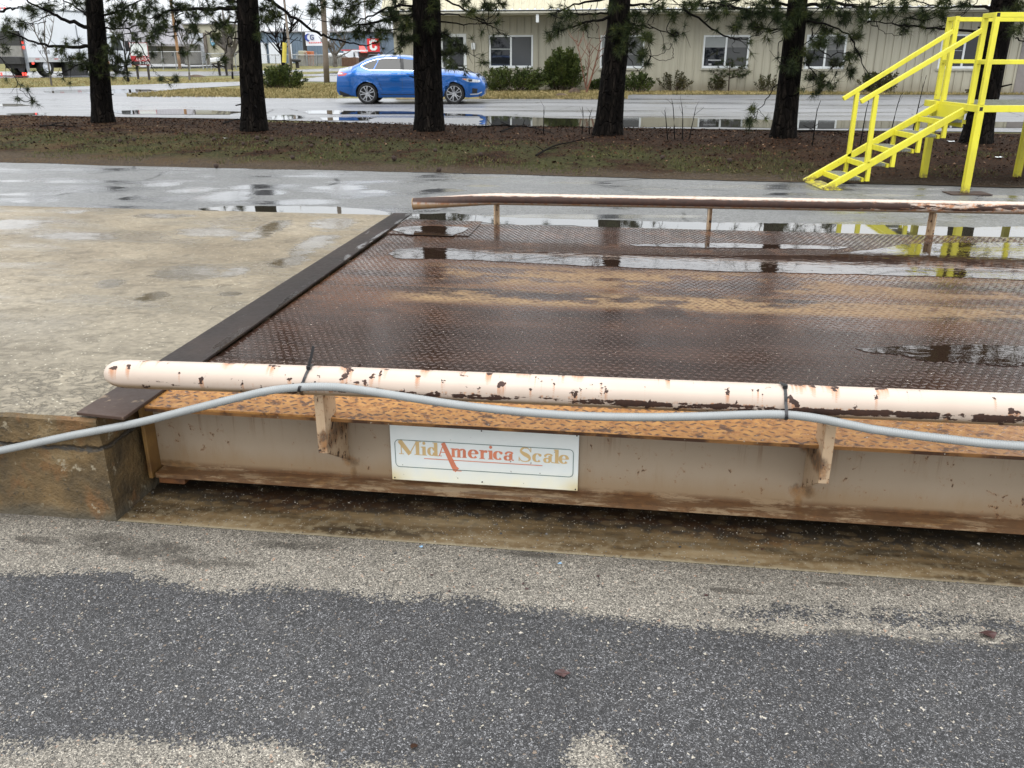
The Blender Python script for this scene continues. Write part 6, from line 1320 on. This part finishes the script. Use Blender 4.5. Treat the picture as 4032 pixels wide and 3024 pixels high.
# grass verge under the wall
verge = [G(1560, 392), G(1900, 390), G(2440, 386.5), G(2485, 372.5), G(4600, 374)]
wv = lambda x: Vector((BO.x + x * cb, BO.y + x * sb + .2, 0))
gsheet('grass_verge', jitpoly(verge, .3, .07, 3, (1, 4), closed=False) + [wv(26), wv(X0)], .006, M_lawn)
M_mud = simple('brown_clods', (.075, .05, .034), .95, var=.5, vs=9, bump=.6, bs=14)
for (px, wpx, hpx, lab) in (((2262, 367), 26, 16, 'heap of brown dead grass beside the bare red tree on the verge'), ((2210, 380), 30, 10, 'low dark clod heap on the verge edge of the car park'), ((770, 302), 34, 6, 'low brown mound on the lawn in front of the street')):
    P0 = G(*px); s_ = P0.y / 3200; b = MB(); vs = []; r = random.Random(int(px[0]))
    for j in range(5):
        for i in range(18):
            a = i / 18 * 6.283; q = (1 - j / 4.4) * (1 + .25 * mnoise.noise(Vector((math.cos(a) * 2, math.sin(a) * 2, j + px[0])))); vs.append((wpx * s_ * q * math.cos(a), wpx * .5 * s_ * q * math.sin(a), hpx * s_ * (1 - (1 - j / 4.4) ** 2) * (1 + .2 * r.random())))
    b.add(vs, [(j * 18 + i, j * 18 + (i + 1) % 18, (j + 1) * 18 + (i + 1) % 18, (j + 1) * 18 + i) for j in range(4) for i in range(18)] + [tuple(range(72, 90))])
    tag(b.build('debris_heap', M_mud, loc=P0), lab, 'heap')
scrap('paper_scrap', (2083, 361), .10, M_paper, 'white scrap on the verge below the first office window', 'litter', seed=12)

# ------------------------------------------------------------------ across the street: helpers for things standing at distance Y
def facade(name, Y, label, catn, base=(0, 0)):
    P0 = at(base[0], base[1], Y); P0.z = zg(Y); return thing(name, P0, 0, label, catn), P0
def px_box(b, P0, x0, x1, y0, y1, Y, d0=0.0, depth=.1):   # upright box covering a rectangle of the photo at distance Y+d0
    a = at((x0 + x1) / 2, (y0 + y1) / 2, Y + d0); l = at(x0, (y0 + y1) / 2, Y + d0).x; r_ = at(x1, (y0 + y1) / 2, Y + d0).x; t = at((x0 + x1) / 2, y0, Y + d0).z; bo = at((x0 + x1) / 2, y1, Y + d0).z
    b.box(l - P0.x, r_ - P0.x, d0 + Y - P0.y, d0 + Y + depth - P0.y, bo - P0.z, t - P0.z); return b
# grey office with steep metal roof
Y = 84.0
gb, P0 = facade('grey_workshop', Y, 'low grey building with steep grey metal roof behind the wire fence', 'building', (650, 250))
M_greyw = simple('grey_render', (.20, .19, .175), .7, var=.12, vs=.8); M_greyr = simple('weathered_grey_metal', (.25, .24, .255), .5, var=.12, vs=1.2)
px_box(MB(), P0, 470, 735, 172, 252, Y, .0, 8).build('wall', M_greyw, gb)
def roof_px(root, P0, quad, Y, dep, mat):
    b = MB(); v = [at(x, y, Y + d) - P0 for x, y, d in quad]; b.add(v, [(0, 1, 2, 3)]); n = 26
    for i in range(n):
        t = i / n; p, q = v[0].lerp(v[1], t), v[3].lerp(v[2], t); b.bar(p + Vector((0, -.04, .03)), q + Vector((0, -.04, .03)), .07, .06)
    b.add([v[0] + Vector((0, 0, -.15)), v[1] + Vector((0, 0, -.15)), v[1], v[0]], [(0, 1, 2, 3)])
    b.build('roof', mat, root)
roof_px(gb, P0, [(440, 172, -1.2), (757, 176, -1.2), (716, 96, 2.0), (470, 92, 2.0)], Y, 2, M_greyr)
for x0, x1, y0, y1 in ((592, 616, 181, 201), (592, 617, 206, 221), (528, 560, 182, 220), (676, 690, 205, 222)):
    o = px_box(MB(), P0, x0, x1, y0, y1, Y, -.06, .05).build('window', M_paneS, gb); px_box(MB(), P0, x0 - 1.2, x1 + 1.2, y1, y1 + 1.5, Y, -.12, .055).build('sill', M_greyr, o)
px_box(MB(), P0, 706, 722, 177, 250, Y, -.06, .05).build('door', simple('dark_brown_door', (.05, .035, .03), .6), gb)
px_box(MB(), P0, 724, 735, 176, 250, Y, -.3, .24).build('porch_post', M_greyw, gb)
# beige garage
Y = 88.0
bg_, P0 = facade('beige_garage', Y, 'beige garage with tall white roller door and round sign on its wall', 'building', (800, 250))
M_bei = simple('beige_panels', (.44, .42, .32), .6, var=.06, vs=.5); M_gd = simple('white_garage_door', (.62, .65, .70), .4, var=.04)
px_box(MB(), P0, 717, 906, 94, 256, Y, .0, 9).build('wall', M_bei, bg_)
o = px_box(MB(), P0, 738, 811, 130, 250, Y, -.09, .08).build('garage_door', M_gd, bg_)
for i in range(5): px_box(MB(), P0, 738, 811, 150 + i * 20, 150.6 + i * 20, Y, -.10, .009).build('panel_joint', M_greyr, o)
for i in range(3): px_box(MB(), P0, 749 + i * 15, 756 + i * 15, 201, 208, Y, -.105, .014).build('pane', M_paneD, o)
px_box(MB(), P0, 804, 813.5, 128, 251, Y, -.45, .35).build('corner_post', simple('brown_grey_post', (.16, .135, .115), .7), bg_)
px_box(MB(), P0, 716, 908, 92, 96, Y, -.25, 9.5).build('roof_edge', M_greyr, bg_)
sgn, Ps = facade('round_wall_sign', Y - .2, 'oval blue and green ring sign on the beige garage wall', 'sign', (837, 162)); Ps = at(837, 162, Y - .2); sgn.location = Ps
def oval(b, rx, rz, d, n=28): b.add([(rx * math.cos(i * 6.283 / n), d, rz * math.sin(i * 6.283 / n)) for i in range(n)] + [(rx * math.cos(i * 6.283 / n), .12, rz * math.sin(i * 6.283 / n)) for i in range(n)], [tuple(range(n))] + [(i, n + i, n + (i + 1) % n, (i + 1) % n) for i in range(n)]); return b
u_ = Ps.y / 3300
oval(MB(), 9.5 * u_, 18 * u_, 0).build('rim', simple('dark_green_ring', (.04, .10, .09), .4), sgn); oval(MB(), 7.3 * u_, 14.5 * u_, -.02).build('face', simple('sky_blue_face', (.22, .45, .62), .4), sgn)
b = MB(); b.box(-5 * u_, 5 * u_, -.04, -.025, -3 * u_, 2 * u_); b.box(-3 * u_, 4 * u_, -.04, -.025, 4 * u_, 7 * u_); b.build('emblem', M_white, sgn)
ls, Pl = facade('wall_lettering', Y - .2, 'row of black letters beside the oval sign on the beige garage', 'sign', (858, 163)); Pl = at(858, 163, Y - .2); ls.location = Pl
for i, hh in enumerate((7, 5, 6, 7, 5, 6)): MB().box((-12 + i * 4.2) * u_, (-12 + i * 4.2 + 3.1) * u_, .02, .1, -hh * u_, hh * u_ * .8 - i * .5 * u_).build('letter', M_blkp, ls)
# blue-grey warehouse
Y = 112.0
wh, P0 = facade('blue_warehouse', Y, 'long blue-grey metal warehouse with white roller doors far across the street', 'building', (1150, 262))
M_blue = simple('blue_grey_cladding', (.135, .185, .25), .5, var=.08, vs=.25)
b = px_box(MB(), P0, 895, 1560, 125, 262, Y, 0, 20)
for i in range(60):
    x = 897 + i * 11; px_box(b, P0, x, x + 1.2, 127, 262, Y, -.08, .079)
b.build('wall', M_blue, wh)
px_box(MB(), P0, 893, 1562, 123.2, 127, Y, -.3, 20.5).build('roof_edge', M_greyr, wh)
for x0, x1 in ((905, 945), (1027, 1049), (1060, 1116), (1140, 1150)):
    o = px_box(MB(), P0, x0, x1, 168, 260, Y, -.3, .2).build('roller_door', M_gd, wh)
    if x1 - x0 > 30:
        for q in (.22, .62): px_box(MB(), P0, x0 + (x1 - x0) * q - 5, x0 + (x1 - x0) * q + 5, 214, 217, Y, -.33, .025).build('pane', M_paneD, o)
for x, w_, h_ in ((1010, 3, 8), (1054, 2.5, 9), (1100, 12, 11), (1160, 6, 7), (1300, 5, 9), (1313, 6, 12)): px_box(MB(), P0, x, x + w_, 123.3 - h_, 123.1, Y, 2.5, 1).build('roof_vent', M_greyr, wh)
b = MB(); px_box(b, P0, 1414, 1500, 205, 262, Y, -2, 1.8); b.build('dark_annex', simple('dark_brown_annex', (.06, .03, .025), .6), wh)
b = MB(); v = [at(x, y, Y + d) - P0 for x, y, d in ((1413, 180, -2), (1433, 180, -2), (1446, 203, -4.5), (1420, 204, -4.5))]; b.add(v + [q + Vector((0, 0, -.12)) for q in v], [(0, 1, 2, 3), (7, 6, 5, 4), (0, 3, 7, 4), (3, 2, 6, 7), (2, 1, 5, 6)]); v2 = [at(1413, 180, Y - 2) - P0, at(1420, 204, Y - 4.5) - P0, at(1413, 206, Y - 2) - P0]; b.add(v2, [(0, 1, 2)])
b.build('red_awning', simple('red_awning_sheet', (.62, .07, .06), .45, var=.08), wh)
# red C sign
rs_ = thing('red_sign', at(1470, 205, Y - 3), 0, 'square red sign with a bold white letter C above the blue car', 'sign'); Pr = at(1470, 205, Y - 3)
px_box(MB(), Pr, 1446, 1494, 152, 204, Y - 3, 0, .25).build('panel', simple('sign_red', (.60, .03, .035), .35, var=.04), rs_)
u_ = (Y - 3) / 3280; c0 = at(1470, 177, Y - 3) - Pr; b = MB()
pc = [(12, 9), (12, 15), (5, 18.5), (-6, 18.5), (-13, 12), (-13, -12), (-6, -18.5), (6, -18.5), (13, -12), (13, -4), (5, -4), (5, -9), (2, -11), (-2, -11), (-5, -8), (-5, 8), (-2, 11), (4, 11), (6, 9)]
b.prism([c0 + Vector((x * u_, -.06, z * u_)) for x, z in pc], (0, .055, 0)); b.build('lettering', M_white, rs_)
# white sign with crescent on a dark pole
Y = 100.0
ws_, P0 = facade('billboard', Y, 'white billboard with blue crescent mark and red line on a dark pole', 'sign', (1203, 262))
px_box(MB(), P0, 1203, 1297, 127, 180, Y, 0, .3).build('panel', simple('billboard_white', (.72, .74, .80), .4, var=.03), ws_)
b = MB(); b.tube([at(1206, 262, Y + .5) - P0, at(1197, 126, Y + .5) - P0], .22, 10); b.build('pole', M_blkp, ws_)
u_ = Y / 3280; c0 = at(1215, 148, Y - .03) - P0; b = MB(); N = 18
outer = [(math.cos(R(70 + 200 * i / N)) * 13, math.sin(R(70 + 200 * i / N)) * 13) for i in range(N + 1)]; inner = [(3.5 + math.cos(R(80 + 180 * i / N)) * 9.5, 1.5 + math.sin(R(80 + 180 * i / N)) * 10) for i in range(N + 1)][::-1]
b.prism([c0 + Vector((x * u_, -.04, z * u_)) for x, z in outer + inner], (0, .065, 0)); b.build('crescent_mark', simple('sign_blue', (.04, .07, .32), .4, var=.05), ws_)
b = MB(); pG = [(9, 5), (9, 8), (3, 9.5), (-4, 7), (-5, 0), (-3, -7), (4, -8), (9, -6), (9, 1), (3, 1), (3, -1.5), (6, -1.5), (6, -4.5), (3, -5.5), (-1, -4), (-2, 0), (-1, 4.5), (3, 6.5)]
b.prism([c0 + Vector(((x + 10) * u_, -.08, (z + .5) * u_)) for x, z in pG], (0, .039, 0)); b.build('lettering', simple('sign_navy', (.06, .08, .2), .4), ws_)
for i in range(10): px_box(MB(), P0, 1216 + i * 7.2, 1220.5 + i * 7.2, 166 - i * .15, 170.5 - i * .15, Y, -.04, .035).build('red_letter', simple('sign_text_red', (.7, .12, .12), .4), ws_)
# ------------------------------------------------------------------ utility poles, wires
M_wood = simple('weathered_pole_wood', (.15, .12, .095), .85, var=.25, vs=2.2); M_wood2 = simple('new_pole_wood', (.30, .17, .085), .85, var=.3, vs=2.2); M_wood3 = simple('grey_pole_wood', (.22, .185, .155), .85, var=.2, vs=2.2)
def upole(bx, by, tx, ty, wpx, mat, label, top=9.5):
    P0 = G(bx, by); Y = P0.y; p1 = at(tx, ty, Y) - P0; rr = wpx / 2 * Y / 3250; k = top / p1.z
    root = thing('utility_pole', P0, 0, label, 'utility pole', 'wooden utility poles along the street')
    b = MB(); b.tube([(0, 0, -.1), p1 * .3, p1, p1 * k], [rr, rr * .95, rr * .85, rr * .6], 12); b.build('shaft', mat, root, smooth=True)
    q = p1 * k; MB().box(q.x - 1.2, q.x + 1.2, q.y - .06, q.y + .06, q.z - .5, q.z - .38).build('crossarm', mat, root); return P0 + q
T1 = upole(1287, 324, 1272, 0, 21, M_wood, 'thick brown wooden utility pole on the lawn left of the blue car')
T2 = upole(1147, 267, 1119, 0, 9.5, M_wood3, 'thin grey leaning utility pole far behind the round green bush', 12)
T3 = upole(709, 271, 685, 95, 11, M_wood2, 'light orange-brown leaning utility pole in front of the grey building', 12)
T4 = upole(1451, 240, 1436, 30, 4.5, M_wood3, 'very thin far utility pole between red awning and red sign', 14)
def wire(a, b_, sag, label):
    q = [a.lerp(b_, i / 14) + Vector((0, 0, -sag * 4 * (i / 14) * (1 - i / 14))) for i in range(15)]; P0 = q[0].copy()
    tag(MB().tube([p - P0 for p in q], .02, 5).build('overhead_wire', M_blkp, loc=P0), label, 'wire', 'overhead wires')
wire(at(1125, 18, 88), at(1275, 75, 52), .25, 'upper thin wire running from the thin grey pole to the thick brown pole'); wire(at(1128, 45, 88), at(1276, 72, 52), .3, 'lower thin wire running from the thin grey pole to the thick brown pole')

# ------------------------------------------------------------------ fences
M_galv = simple('galvanised_wire', (.33, .34, .35), .45, .5, var=.15); M_slat = simple('grey_fence_slats', (.22, .22, .21), .8, var=.2, vs=2)
def chain_fence(x0, x1, yt, yb_, Y, posts, label):
    P0 = at(x0, yb_, Y); P0.z = zg(Y); root = thing('chain_link_fence', P0, 0, label, 'fence'); z1 = at(x0, yt, Y).z - P0.z; X = at(x1, yb_, Y).x - P0.x
    b = MB(); b.tube([(0, 0, z1), (X, 0, z1)], .035, 6); b.build('top_rail', M_galv, root)
    for p in posts: xx = at(p, yb_, Y).x - P0.x; MB().tube([(xx, 0, -.05), (xx, 0, z1 + .05)], .045, 7).build('post', M_galv, root)
    b = MB(); s = .22; n = int(X / s); m = z1
    for i in range(-int(m / s), n):
        for sg_ in (1, -1):
            xa, xb = i * s, i * s + m; za, zb_ = (0, m) if sg_ > 0 else (m, 0)
            if xa < 0: t = -xa / m; za += (zb_ - za) * t; xa = 0
            if xb > X: t = (X - xa) / (xb - xa) if xb > xa else 0; zb_ = za + (zb_ - za) * t; xb = X
            if xb > xa: b.bar((xa, .02 * sg_, za), (xb, .02 * sg_, zb_), .010, .010, up=(0, 1, 0))
    b.build('wire_mesh', M_galv, root)
chain_fence(576, 805, 204, 268, 79.0, (590, 643, 695, 748, 800), 'pale chain link fence in front of the grey building')
chain_fence(815, 940, 211, 268, 80.0, (815, 832, 880, 930), 'chain link fence in front of the beige garage wall')
chain_fence(1010, 1175, 215, 264, 92.0, (1030, 1088, 1140, 1170), 'chain link fence in front of the white roller doors')
P0 = at(1175, 264, 94.0); P0.z = zg(94); sf = thing('slatted_fence', P0, 0, 'grey slatted privacy fence beside the billboard pole', 'fence')
b = MB(); X = at(1360, 264, 94).x - P0.x; zt = at(1200, 219, 94).z - P0.z; i = 0; r = random.Random(2)
while i * .16 < X: b.box(i * .16, i * .16 + .13, 0, .03, 0, zt + r.uniform(-.05, .04)); i += 1
b.build('slats', M_slat, sf); MB().tube([(0, -.05, zt + .05), (X, -.05, zt + .05)], .04, 6).build('top_rail', M_galv, sf)
for k in range(6): MB().tube([(X * k / 5, -.08, 0), (X * k / 5, -.08, zt + .3)], .05, 6).build('post', M_galv, sf)
# far wood behind everything
M_farw = simple('far_bare_trees', (.19, .18, .185), .95, var=.25, vs=.15)
b = MB(); r = random.Random(9)
for i in range(260):
    x = r.uniform(-100, 70); y = 165 + r.uniform(0, 25); h = r.uniform(3.5, 7.5); z = zg(y); b.tube([(x, y, z), (x + r.gauss(0, .3), y, z + h)], [.14, .03], 4, cap=False)
    for _ in range(9): t = r.uniform(.35, .95); d = Vector((r.gauss(0, 1), r.gauss(0, .4), r.uniform(.5, 1.5))).normalized() * r.uniform(.8, 2.2); p = Vector((x, y, z + h * t)); b.tube([p, p + d], [.05, .015], 3, cap=False)
tag(b.build('far_wood', M_farw), kind='stuff')

# ------------------------------------------------------------------ mailboxes, lease board
M_dkw = simple('dark_wet_wood', (.028, .022, .018), .7, var=.3); M_mail = simple('white_mailbox', (.60, .61, .62), .45, var=.06)
Y = G(880, 296).y; P0 = G(880, 296); mb = thing('mailbox_stand', P0, 0, 'two white mailboxes on a dark wooden shelf with two posts', 'mailbox')
for bx, tx, ty in ((866, 857, 226), (894, 881.5, 218)):
    a, c = at(bx, 296, Y) - P0, at(tx, ty, Y) - P0; MB().bar(a, c, .13, .13, up=(0, 1, 0)).build('post', M_dkw, mb)
    q = at(tx + 4, 252, Y) - P0; MB().bar(a.lerp(c, .38), q + Vector((-.45, -.1, 0)), .08, .08, up=(0, 1, 0)).build('brace', M_dkw, mb)
a, c = at(838, 252, Y - .3) - P0, at(898, 246, Y - .3) - P0; MB().bar(a, c, .5, .09).build('shelf', M_dkw, mb)
for x0, x1, y0, y1 in ((832, 856, 231.5, 247.5), (858, 880, 230.5, 243)):
    l, rr_2 = at(x0, y1, Y - .3) - P0, at(x1, y1 - 2, Y - .3) - P0; t = at(x0, y0, Y - .3).z - at(x0, y1, Y - .3).z; b = MB(); hw = .16
    prof = [(-hw, 0), (hw, 0), (hw, t * .6)] + [(hw * math.cos(R(i * 22.5)), t * .6 + t * .4 * math.sin(R(i * 22.5))) for i in range(1, 8)] + [(-hw, t * .6)]
    b.prism([l + Vector((0, p, q + .05)) for p, q in prof], rr_2 - l); b.build('box', M_mail, mb)
P0 = G(1172, 267); Y = P0.y; m2 = thing('black_mailbox', P0, 0, 'dark mailbox on a grey post in front of the slatted fence', 'mailbox')
MB().bar(at(1172, 268, Y) - P0, at(1168, 232, Y) - P0, .28, .28, up=(0, 1, 0)).build('post', M_dkw, m2); b = MB(); l, q = at(1150, 237, Y - .3) - P0, at(1183, 239, Y - .3) - P0; b.bar(l, q, .5, .28); b.build('box', M_blkp, m2, bevel=.08)
Y = G(588, 314).y; P0 = G(566, 313); ld = thing('lease_board', P0, 0, 'white red and black lease board on two dark posts', 'sign')
def quad_px(pts, Y, dep, P0):
    v = [at(x, y, Y) - P0 for x, y in pts]; b = MB(); b.prism(v, (0, dep, 0)); return b
for (bx, by, tx, ty) in ((545, 312, 536, 240), (588.5, 315, 579, 235)): MB().bar(at(bx, by, Y + .1) - P0, at(tx, ty, Y + .1) - P0, .10, .10, up=(0, 1, 0)).build('post', M_dkw, ld)
quad_px([(507, 168), (578, 168), (591, 257), (519, 257)], Y, .03, P0).build('frame', simple('board_red', (.42, .02, .03), .4, var=.06), ld)
quad_px([(509, 170), (577, 170), (584, 219.5), (516, 219.5)], Y - .012, .010, P0).build('white_field', M_white, ld)
quad_px([(519, 241), (588.5, 241), (590, 255), (521, 255)], Y - .012, .010, P0).build('black_field', M_blkp, ld)
def text_at(txt, p, size, mat, parent, name='lettering', rot=(math.pi / 2, 0, 0), align='CENTER', sx=1.0):
    cu = bpy.data.curves.new(name, 'FONT'); cu.body = txt; cu.size = size; cu.extrude = .002; cu.align_x = align; o = bpy.data.objects.new(name, cu); C.objects.link(o)
    dg = bpy.context.evaluated_depsgraph_get(); me = bpy.data.meshes.new_from_object(o.evaluated_get(dg)); bpy.data.objects.remove(o); me.materials.clear(); me.materials.append(mat)
    o = bpy.data.objects.new(name, me); C.objects.link(o); o.location = p; o.rotation_euler = rot; o.scale = (sx, 1, 1); o.parent = parent; return o
u_ = Y / 3280
text_at('LEASE', at(563, 237.5, Y - .014) - P0, 18 * u_, M_white, ld, sx=1.0)
text_at('3-7100', at(571, 253.5, Y - .026) - P0, 14 * u_, M_white, ld)

# ------------------------------------------------------------------ white box truck
M_tw = simple('truck_white', (.74, .77, .82), .35, var=.05, vs=.6); M_tg = simple('truck_grey_metal', (.24, .26, .29), .45, .3, var=.15); M_tdk = simple('liftgate_dark', (.028, .028, .028), .6, var=.3); M_tgd = simple('liftgate_grey', (.22, .215, .20), .6, var=.15)
Yt = 58.0; Pw = G(178, 304); Yt = Pw.y
hd = R(74)                                       # heading of the truck in plan
rear = at(122, 300, Yt + .2); rear.z = zg(Yt)
tr = thing('box_truck', rear, hd, 'large white box truck with dark lift gate at its rear on the street', 'truck')
# local frame: x forward, y left; origin under the rear right corner
s_ = Yt / 3260.0                                  # metres per photo pixel there
W_T, L_T = 2.55, 7.4
zf0, zt0 = at(122, 233, Yt).z - rear.z, at(122, 34, Yt).z - rear.z
MB().box(0, L_T, 0, W_T, zf0 + .08, zt0).build('cargo_box', M_tw, tr, bevel=.03)
MB().box(.02, L_T - .02, -.012, W_T, zf0 - .18, zf0 + .079).build('box_rail', simple('rail_pale', (.50, .51, .52), .5), tr)
MB().box(.1, L_T - .1, -.02, W_T + .02, zt0 + .001, zt0 + .10).build('roof_rail', M_tg, tr)
for y_ in (-.02, W_T - .14): MB().box(-.10, -.001, y_, y_ + .16, zf0 - .75, zt0 - .9).build('corner_post', M_tg, tr)
o = MB().box(-.22, -.105, .16, W_T - .1, zf0 + .80, zf0 + 1.65).build('lift_gate', M_tdk, tr); MB().box(-.24, -.105, .16, W_T - .1, zf0 + .14, zf0 + .79).build('gate_panel', M_tgd, o); MB().box(-.45, -.105, .16, W_T - .1, zf0 - .28, zf0 + .10).build('gate_platform', M_tdk, o)
b = MB(); b.box(.1, L_T + 2, .6, W_T - .6, zf0 - .55, zf0 - .19); b.build('chassis', M_blkp, tr)
def lamp(x, y, z, r_, mat, nm): MB().box(x - .03, x, y - r_, y + r_, z - r_ * 1.2, z + r_ * 1.2).build(nm, mat, tr, bevel=.02)
M_lit = NT('lit_red_lamp').set(Base_Color=(.5, .02, .02), Emission_Color=(1, .08, .05), Emission_Strength=1.6).m; M_lita = NT('lit_amber_lamp').set(Base_Color=(.6, .3, .02), Emission_Color=(1, .45, .05), Emission_Strength=1.6).m
for y in (.04, W_T - .1):
    lamp(-.105, y, zf0 + .98, .07, M_lit, 'tail_lamp'); lamp(-.105, y, zf0 + .68, .07, M_lit, 'tail_lamp')
for y in (.25, .45, W_T - .4): lamp(-.12, y, zf0 - .88, .07, M_lit, 'tail_lamp')
for y in (W_T * .4, W_T * .55): lamp(-.0, y, zt0 + .05, .05, M_lit, 'marker_lamp')
MB().box(-.35, -.12, .05, W_T, zf0 - 1.04, zf0 - .97).build('rear_bumper', simple('bumper_red_strip', (.12, .02, .015), .5), tr)
for x, m in ((.25, M_lit), (L_T - .3, M_lita)): MB().box(x, x + .16, -.05, -.0125, zf0 - .31, zf0 - .2).build('side_marker', m, tr)
for k in range(4): MB().box(.6 + k * 1.6, .6 + k * 1.6 + .35, -.018, -.0125, zf0 - .02, zf0 + .03).build('reflector_strip', M_redl, tr)
MB().box(L_T * .62, L_T * .62 + .07, -.03, -.001, zf0 + .3, zt0 - .8).build('side_seam', M_tg, tr)
text_at('V1188', Vector((1.0, -.004, zf0 + .30)), .36, M_blkp, tr, rot=(math.pi / 2, 0, 0), align='LEFT')
def truck_wheel(x, y):
    rr = .60; Mx = Matrix.Translation((x, y, rr * .98)) @ Matrix.Rotation(math.pi / 2, 4, 'X'); b = MB(); b.lathe([(.33, -.22), (.55, -.2), (rr, -.14), (rr, .14), (.55, .2), (.36, .2), (.34, .15)], 28, Mx); o = b.build('wheel', M_tyre, tr, smooth=True)
    b = MB(); b.lathe([(.36, .16), (.345, .17), (.25, .05), (.15, .08), (.13, .14), (0, .15)], 24, Mx); b.build('rim', M_tw, o, smooth=True)
for y in (.25, W_T - .25): truck_wheel(1.55, y); truck_wheel(L_T + 1.15, y)
MB().box(3.2, 5.2, .02, .5, zf0 - 1.1, zf0 - .2).build('side_tank', M_blkp, tr, bevel=.08)
b = MB(); b.prism([(L_T + .15, .1, zf0 - .6), (L_T + 2.4, .1, zf0 - .6), (L_T + 2.4, .1, zf0 + .5), (L_T + 2.0, .1, zf0 + .7), (L_T + 1.55, .1, zf0 + 1.6), (L_T + .15, .1, zf0 + 1.75)], (0, W_T - .2, 0)); b.build('cab', M_tw, tr, bevel=.06)
b = MB(); b.prism([(L_T + .55, .092, zf0 + .55), (L_T + 1.75, .092, zf0 + .55), (L_T + 1.42, .092, zf0 + 1.4), (L_T + .55, .092, zf0 + 1.45)], (0, .007, 0)); b.build('cab_window', M_glassd, tr)
b = MB(); b.box(L_T + 1.9, L_T + 2.05, -.2, .05, zf0 + .5, zf0 + 1.2); b.build('wing_mirror', M_blkp, tr)

# ------------------------------------------------------------------ vehicles far across the street
def small_truck(name, x0, x1, yt, yb_, Y, mat, label, cab=.35, rev=False, bed=.5):
    P0 = at((x0 + x1) / 2, yb_, Y); P0.z = zg(Y); l = at(x1, yb_, Y).x - at(x0, yb_, Y).x; h = at(x0, yt, Y).z - P0.z; root = thing(name, P0, math.pi if rev else 0, label, 'truck')
    prof = [(-.5, .2), (.5, .2), (.5, .52), (.27, .60), (.17, 1), (-.15, 1), (-.2, .62), (-.5, .62)] if bed < .9 else [(-.5, .15), (.5, .15), (.5, .5), (.42, .6), (.36, .98), (-.5, .98)]
    b = MB(); b.prism([(x * l, -.9, z * h) for x, z in prof], (0, 1.8, 0)); b.build('body', mat, root, bevel=.05)
    pw = [(.13, .66), (.145, .92), (-.11, .92), (-.15, .66)] if bed < .9 else [(.27, .58), (.385, .6), (.34, .88), (.27, .88)]
    for s in (-1, 1): b = MB(); b.prism([(x * l, s * .905, z * h) for x, z in pw[::s]], (0, s * .01, 0)); b.build('window', M_glassd, root)
    for x in (-.32, .32):
        for s in (-1, 1): Mx = Matrix.Translation((x * l, s * .8, .42)) @ Matrix.Rotation(math.pi / 2, 4, 'X'); b = MB(); b.lathe([(0, -.13), (.40, -.13), (.42, -.1), (.42, .1), (.40, .13), (0, .13)], 18, Mx); b.build('wheel', M_tyre, root)
    return root
M_pk = simple('dark_pickup_paint', (.025, .03, .04), .3, var=.1)
pk = small_truck('dark_pickup', 1404, 1560, 213, 262, 97.0, M_pk, 'dark pickup truck parked beyond the tail of the blue car')
MB().box(-2.4, -.95, -.92, .92, 1.38, 1.52).build('bed_cover', M_tw, pk)
small_truck('white_van', 1302, 1362, 208, 262, 98.0, M_tw, 'white van parked behind the grey slatted fence', bed=1.0)
wt_ = small_truck('service_truck', 1362, 1412, 199, 262, 99.0, M_tw, 'white service truck with red top strip near the red awning', bed=1.0)
MB().box(-.9, .72, -.95, .95, at(1380, 200, 99).z - wt_.location.z, at(1380, 195.5, 99).z - wt_.location.z).build('red_roof_strip', M_redl, wt_)
# orange and brown stock behind the fence
M_ora = simple('orange_bin', (.45, .13, .04), .6, var=.15); M_brn = simple('brown_bin', (.12, .065, .04), .7, var=.2)
for i, (x0, x1, y0, y1, m, lab) in enumerate(((1206, 1226, 202, 262, M_ora, 'orange container showing above the slatted fence right of the billboard pole'), (1176, 1198, 200, 262, M_bei, 'pale container left of the billboard pole behind the fence'), (1345, 1404, 226, 262, M_brn, 'brown skip in front of the white service truck'))):
    Yq = 96.0 if i < 2 else 93.0; P0 = at((x0 + x1) / 2, y1, Yq); P0.z = zg(Yq); root = thing('storage_bin', P0, 0, lab, 'container'); b = px_box(MB(), P0, x0, x1, y0, y1, Yq, 0, 1.6)
    b.build('shell', m, root, bevel=.05)
    rb_ = MB()
    for k in range(5): xx = x0 + (x1 - x0) * (k + .5) / 5; px_box(rb_, P0, xx - .5, xx + .5, y0 + 1, y1, Yq, -.06, .058)
    rb_.build('stiffener', m, root)
b = MB(); P0 = G(1120, 262); b.tube([at(1119, 246, 86) - P0, at(1121, 168, 86) - P0], .2, 8); tag(b.build('yellow_bollard_pole', simple('yellow_pole', (.6, .5, .08), .5), loc=P0), 'yellow marker pole beside the dark leafless tree', 'pole')
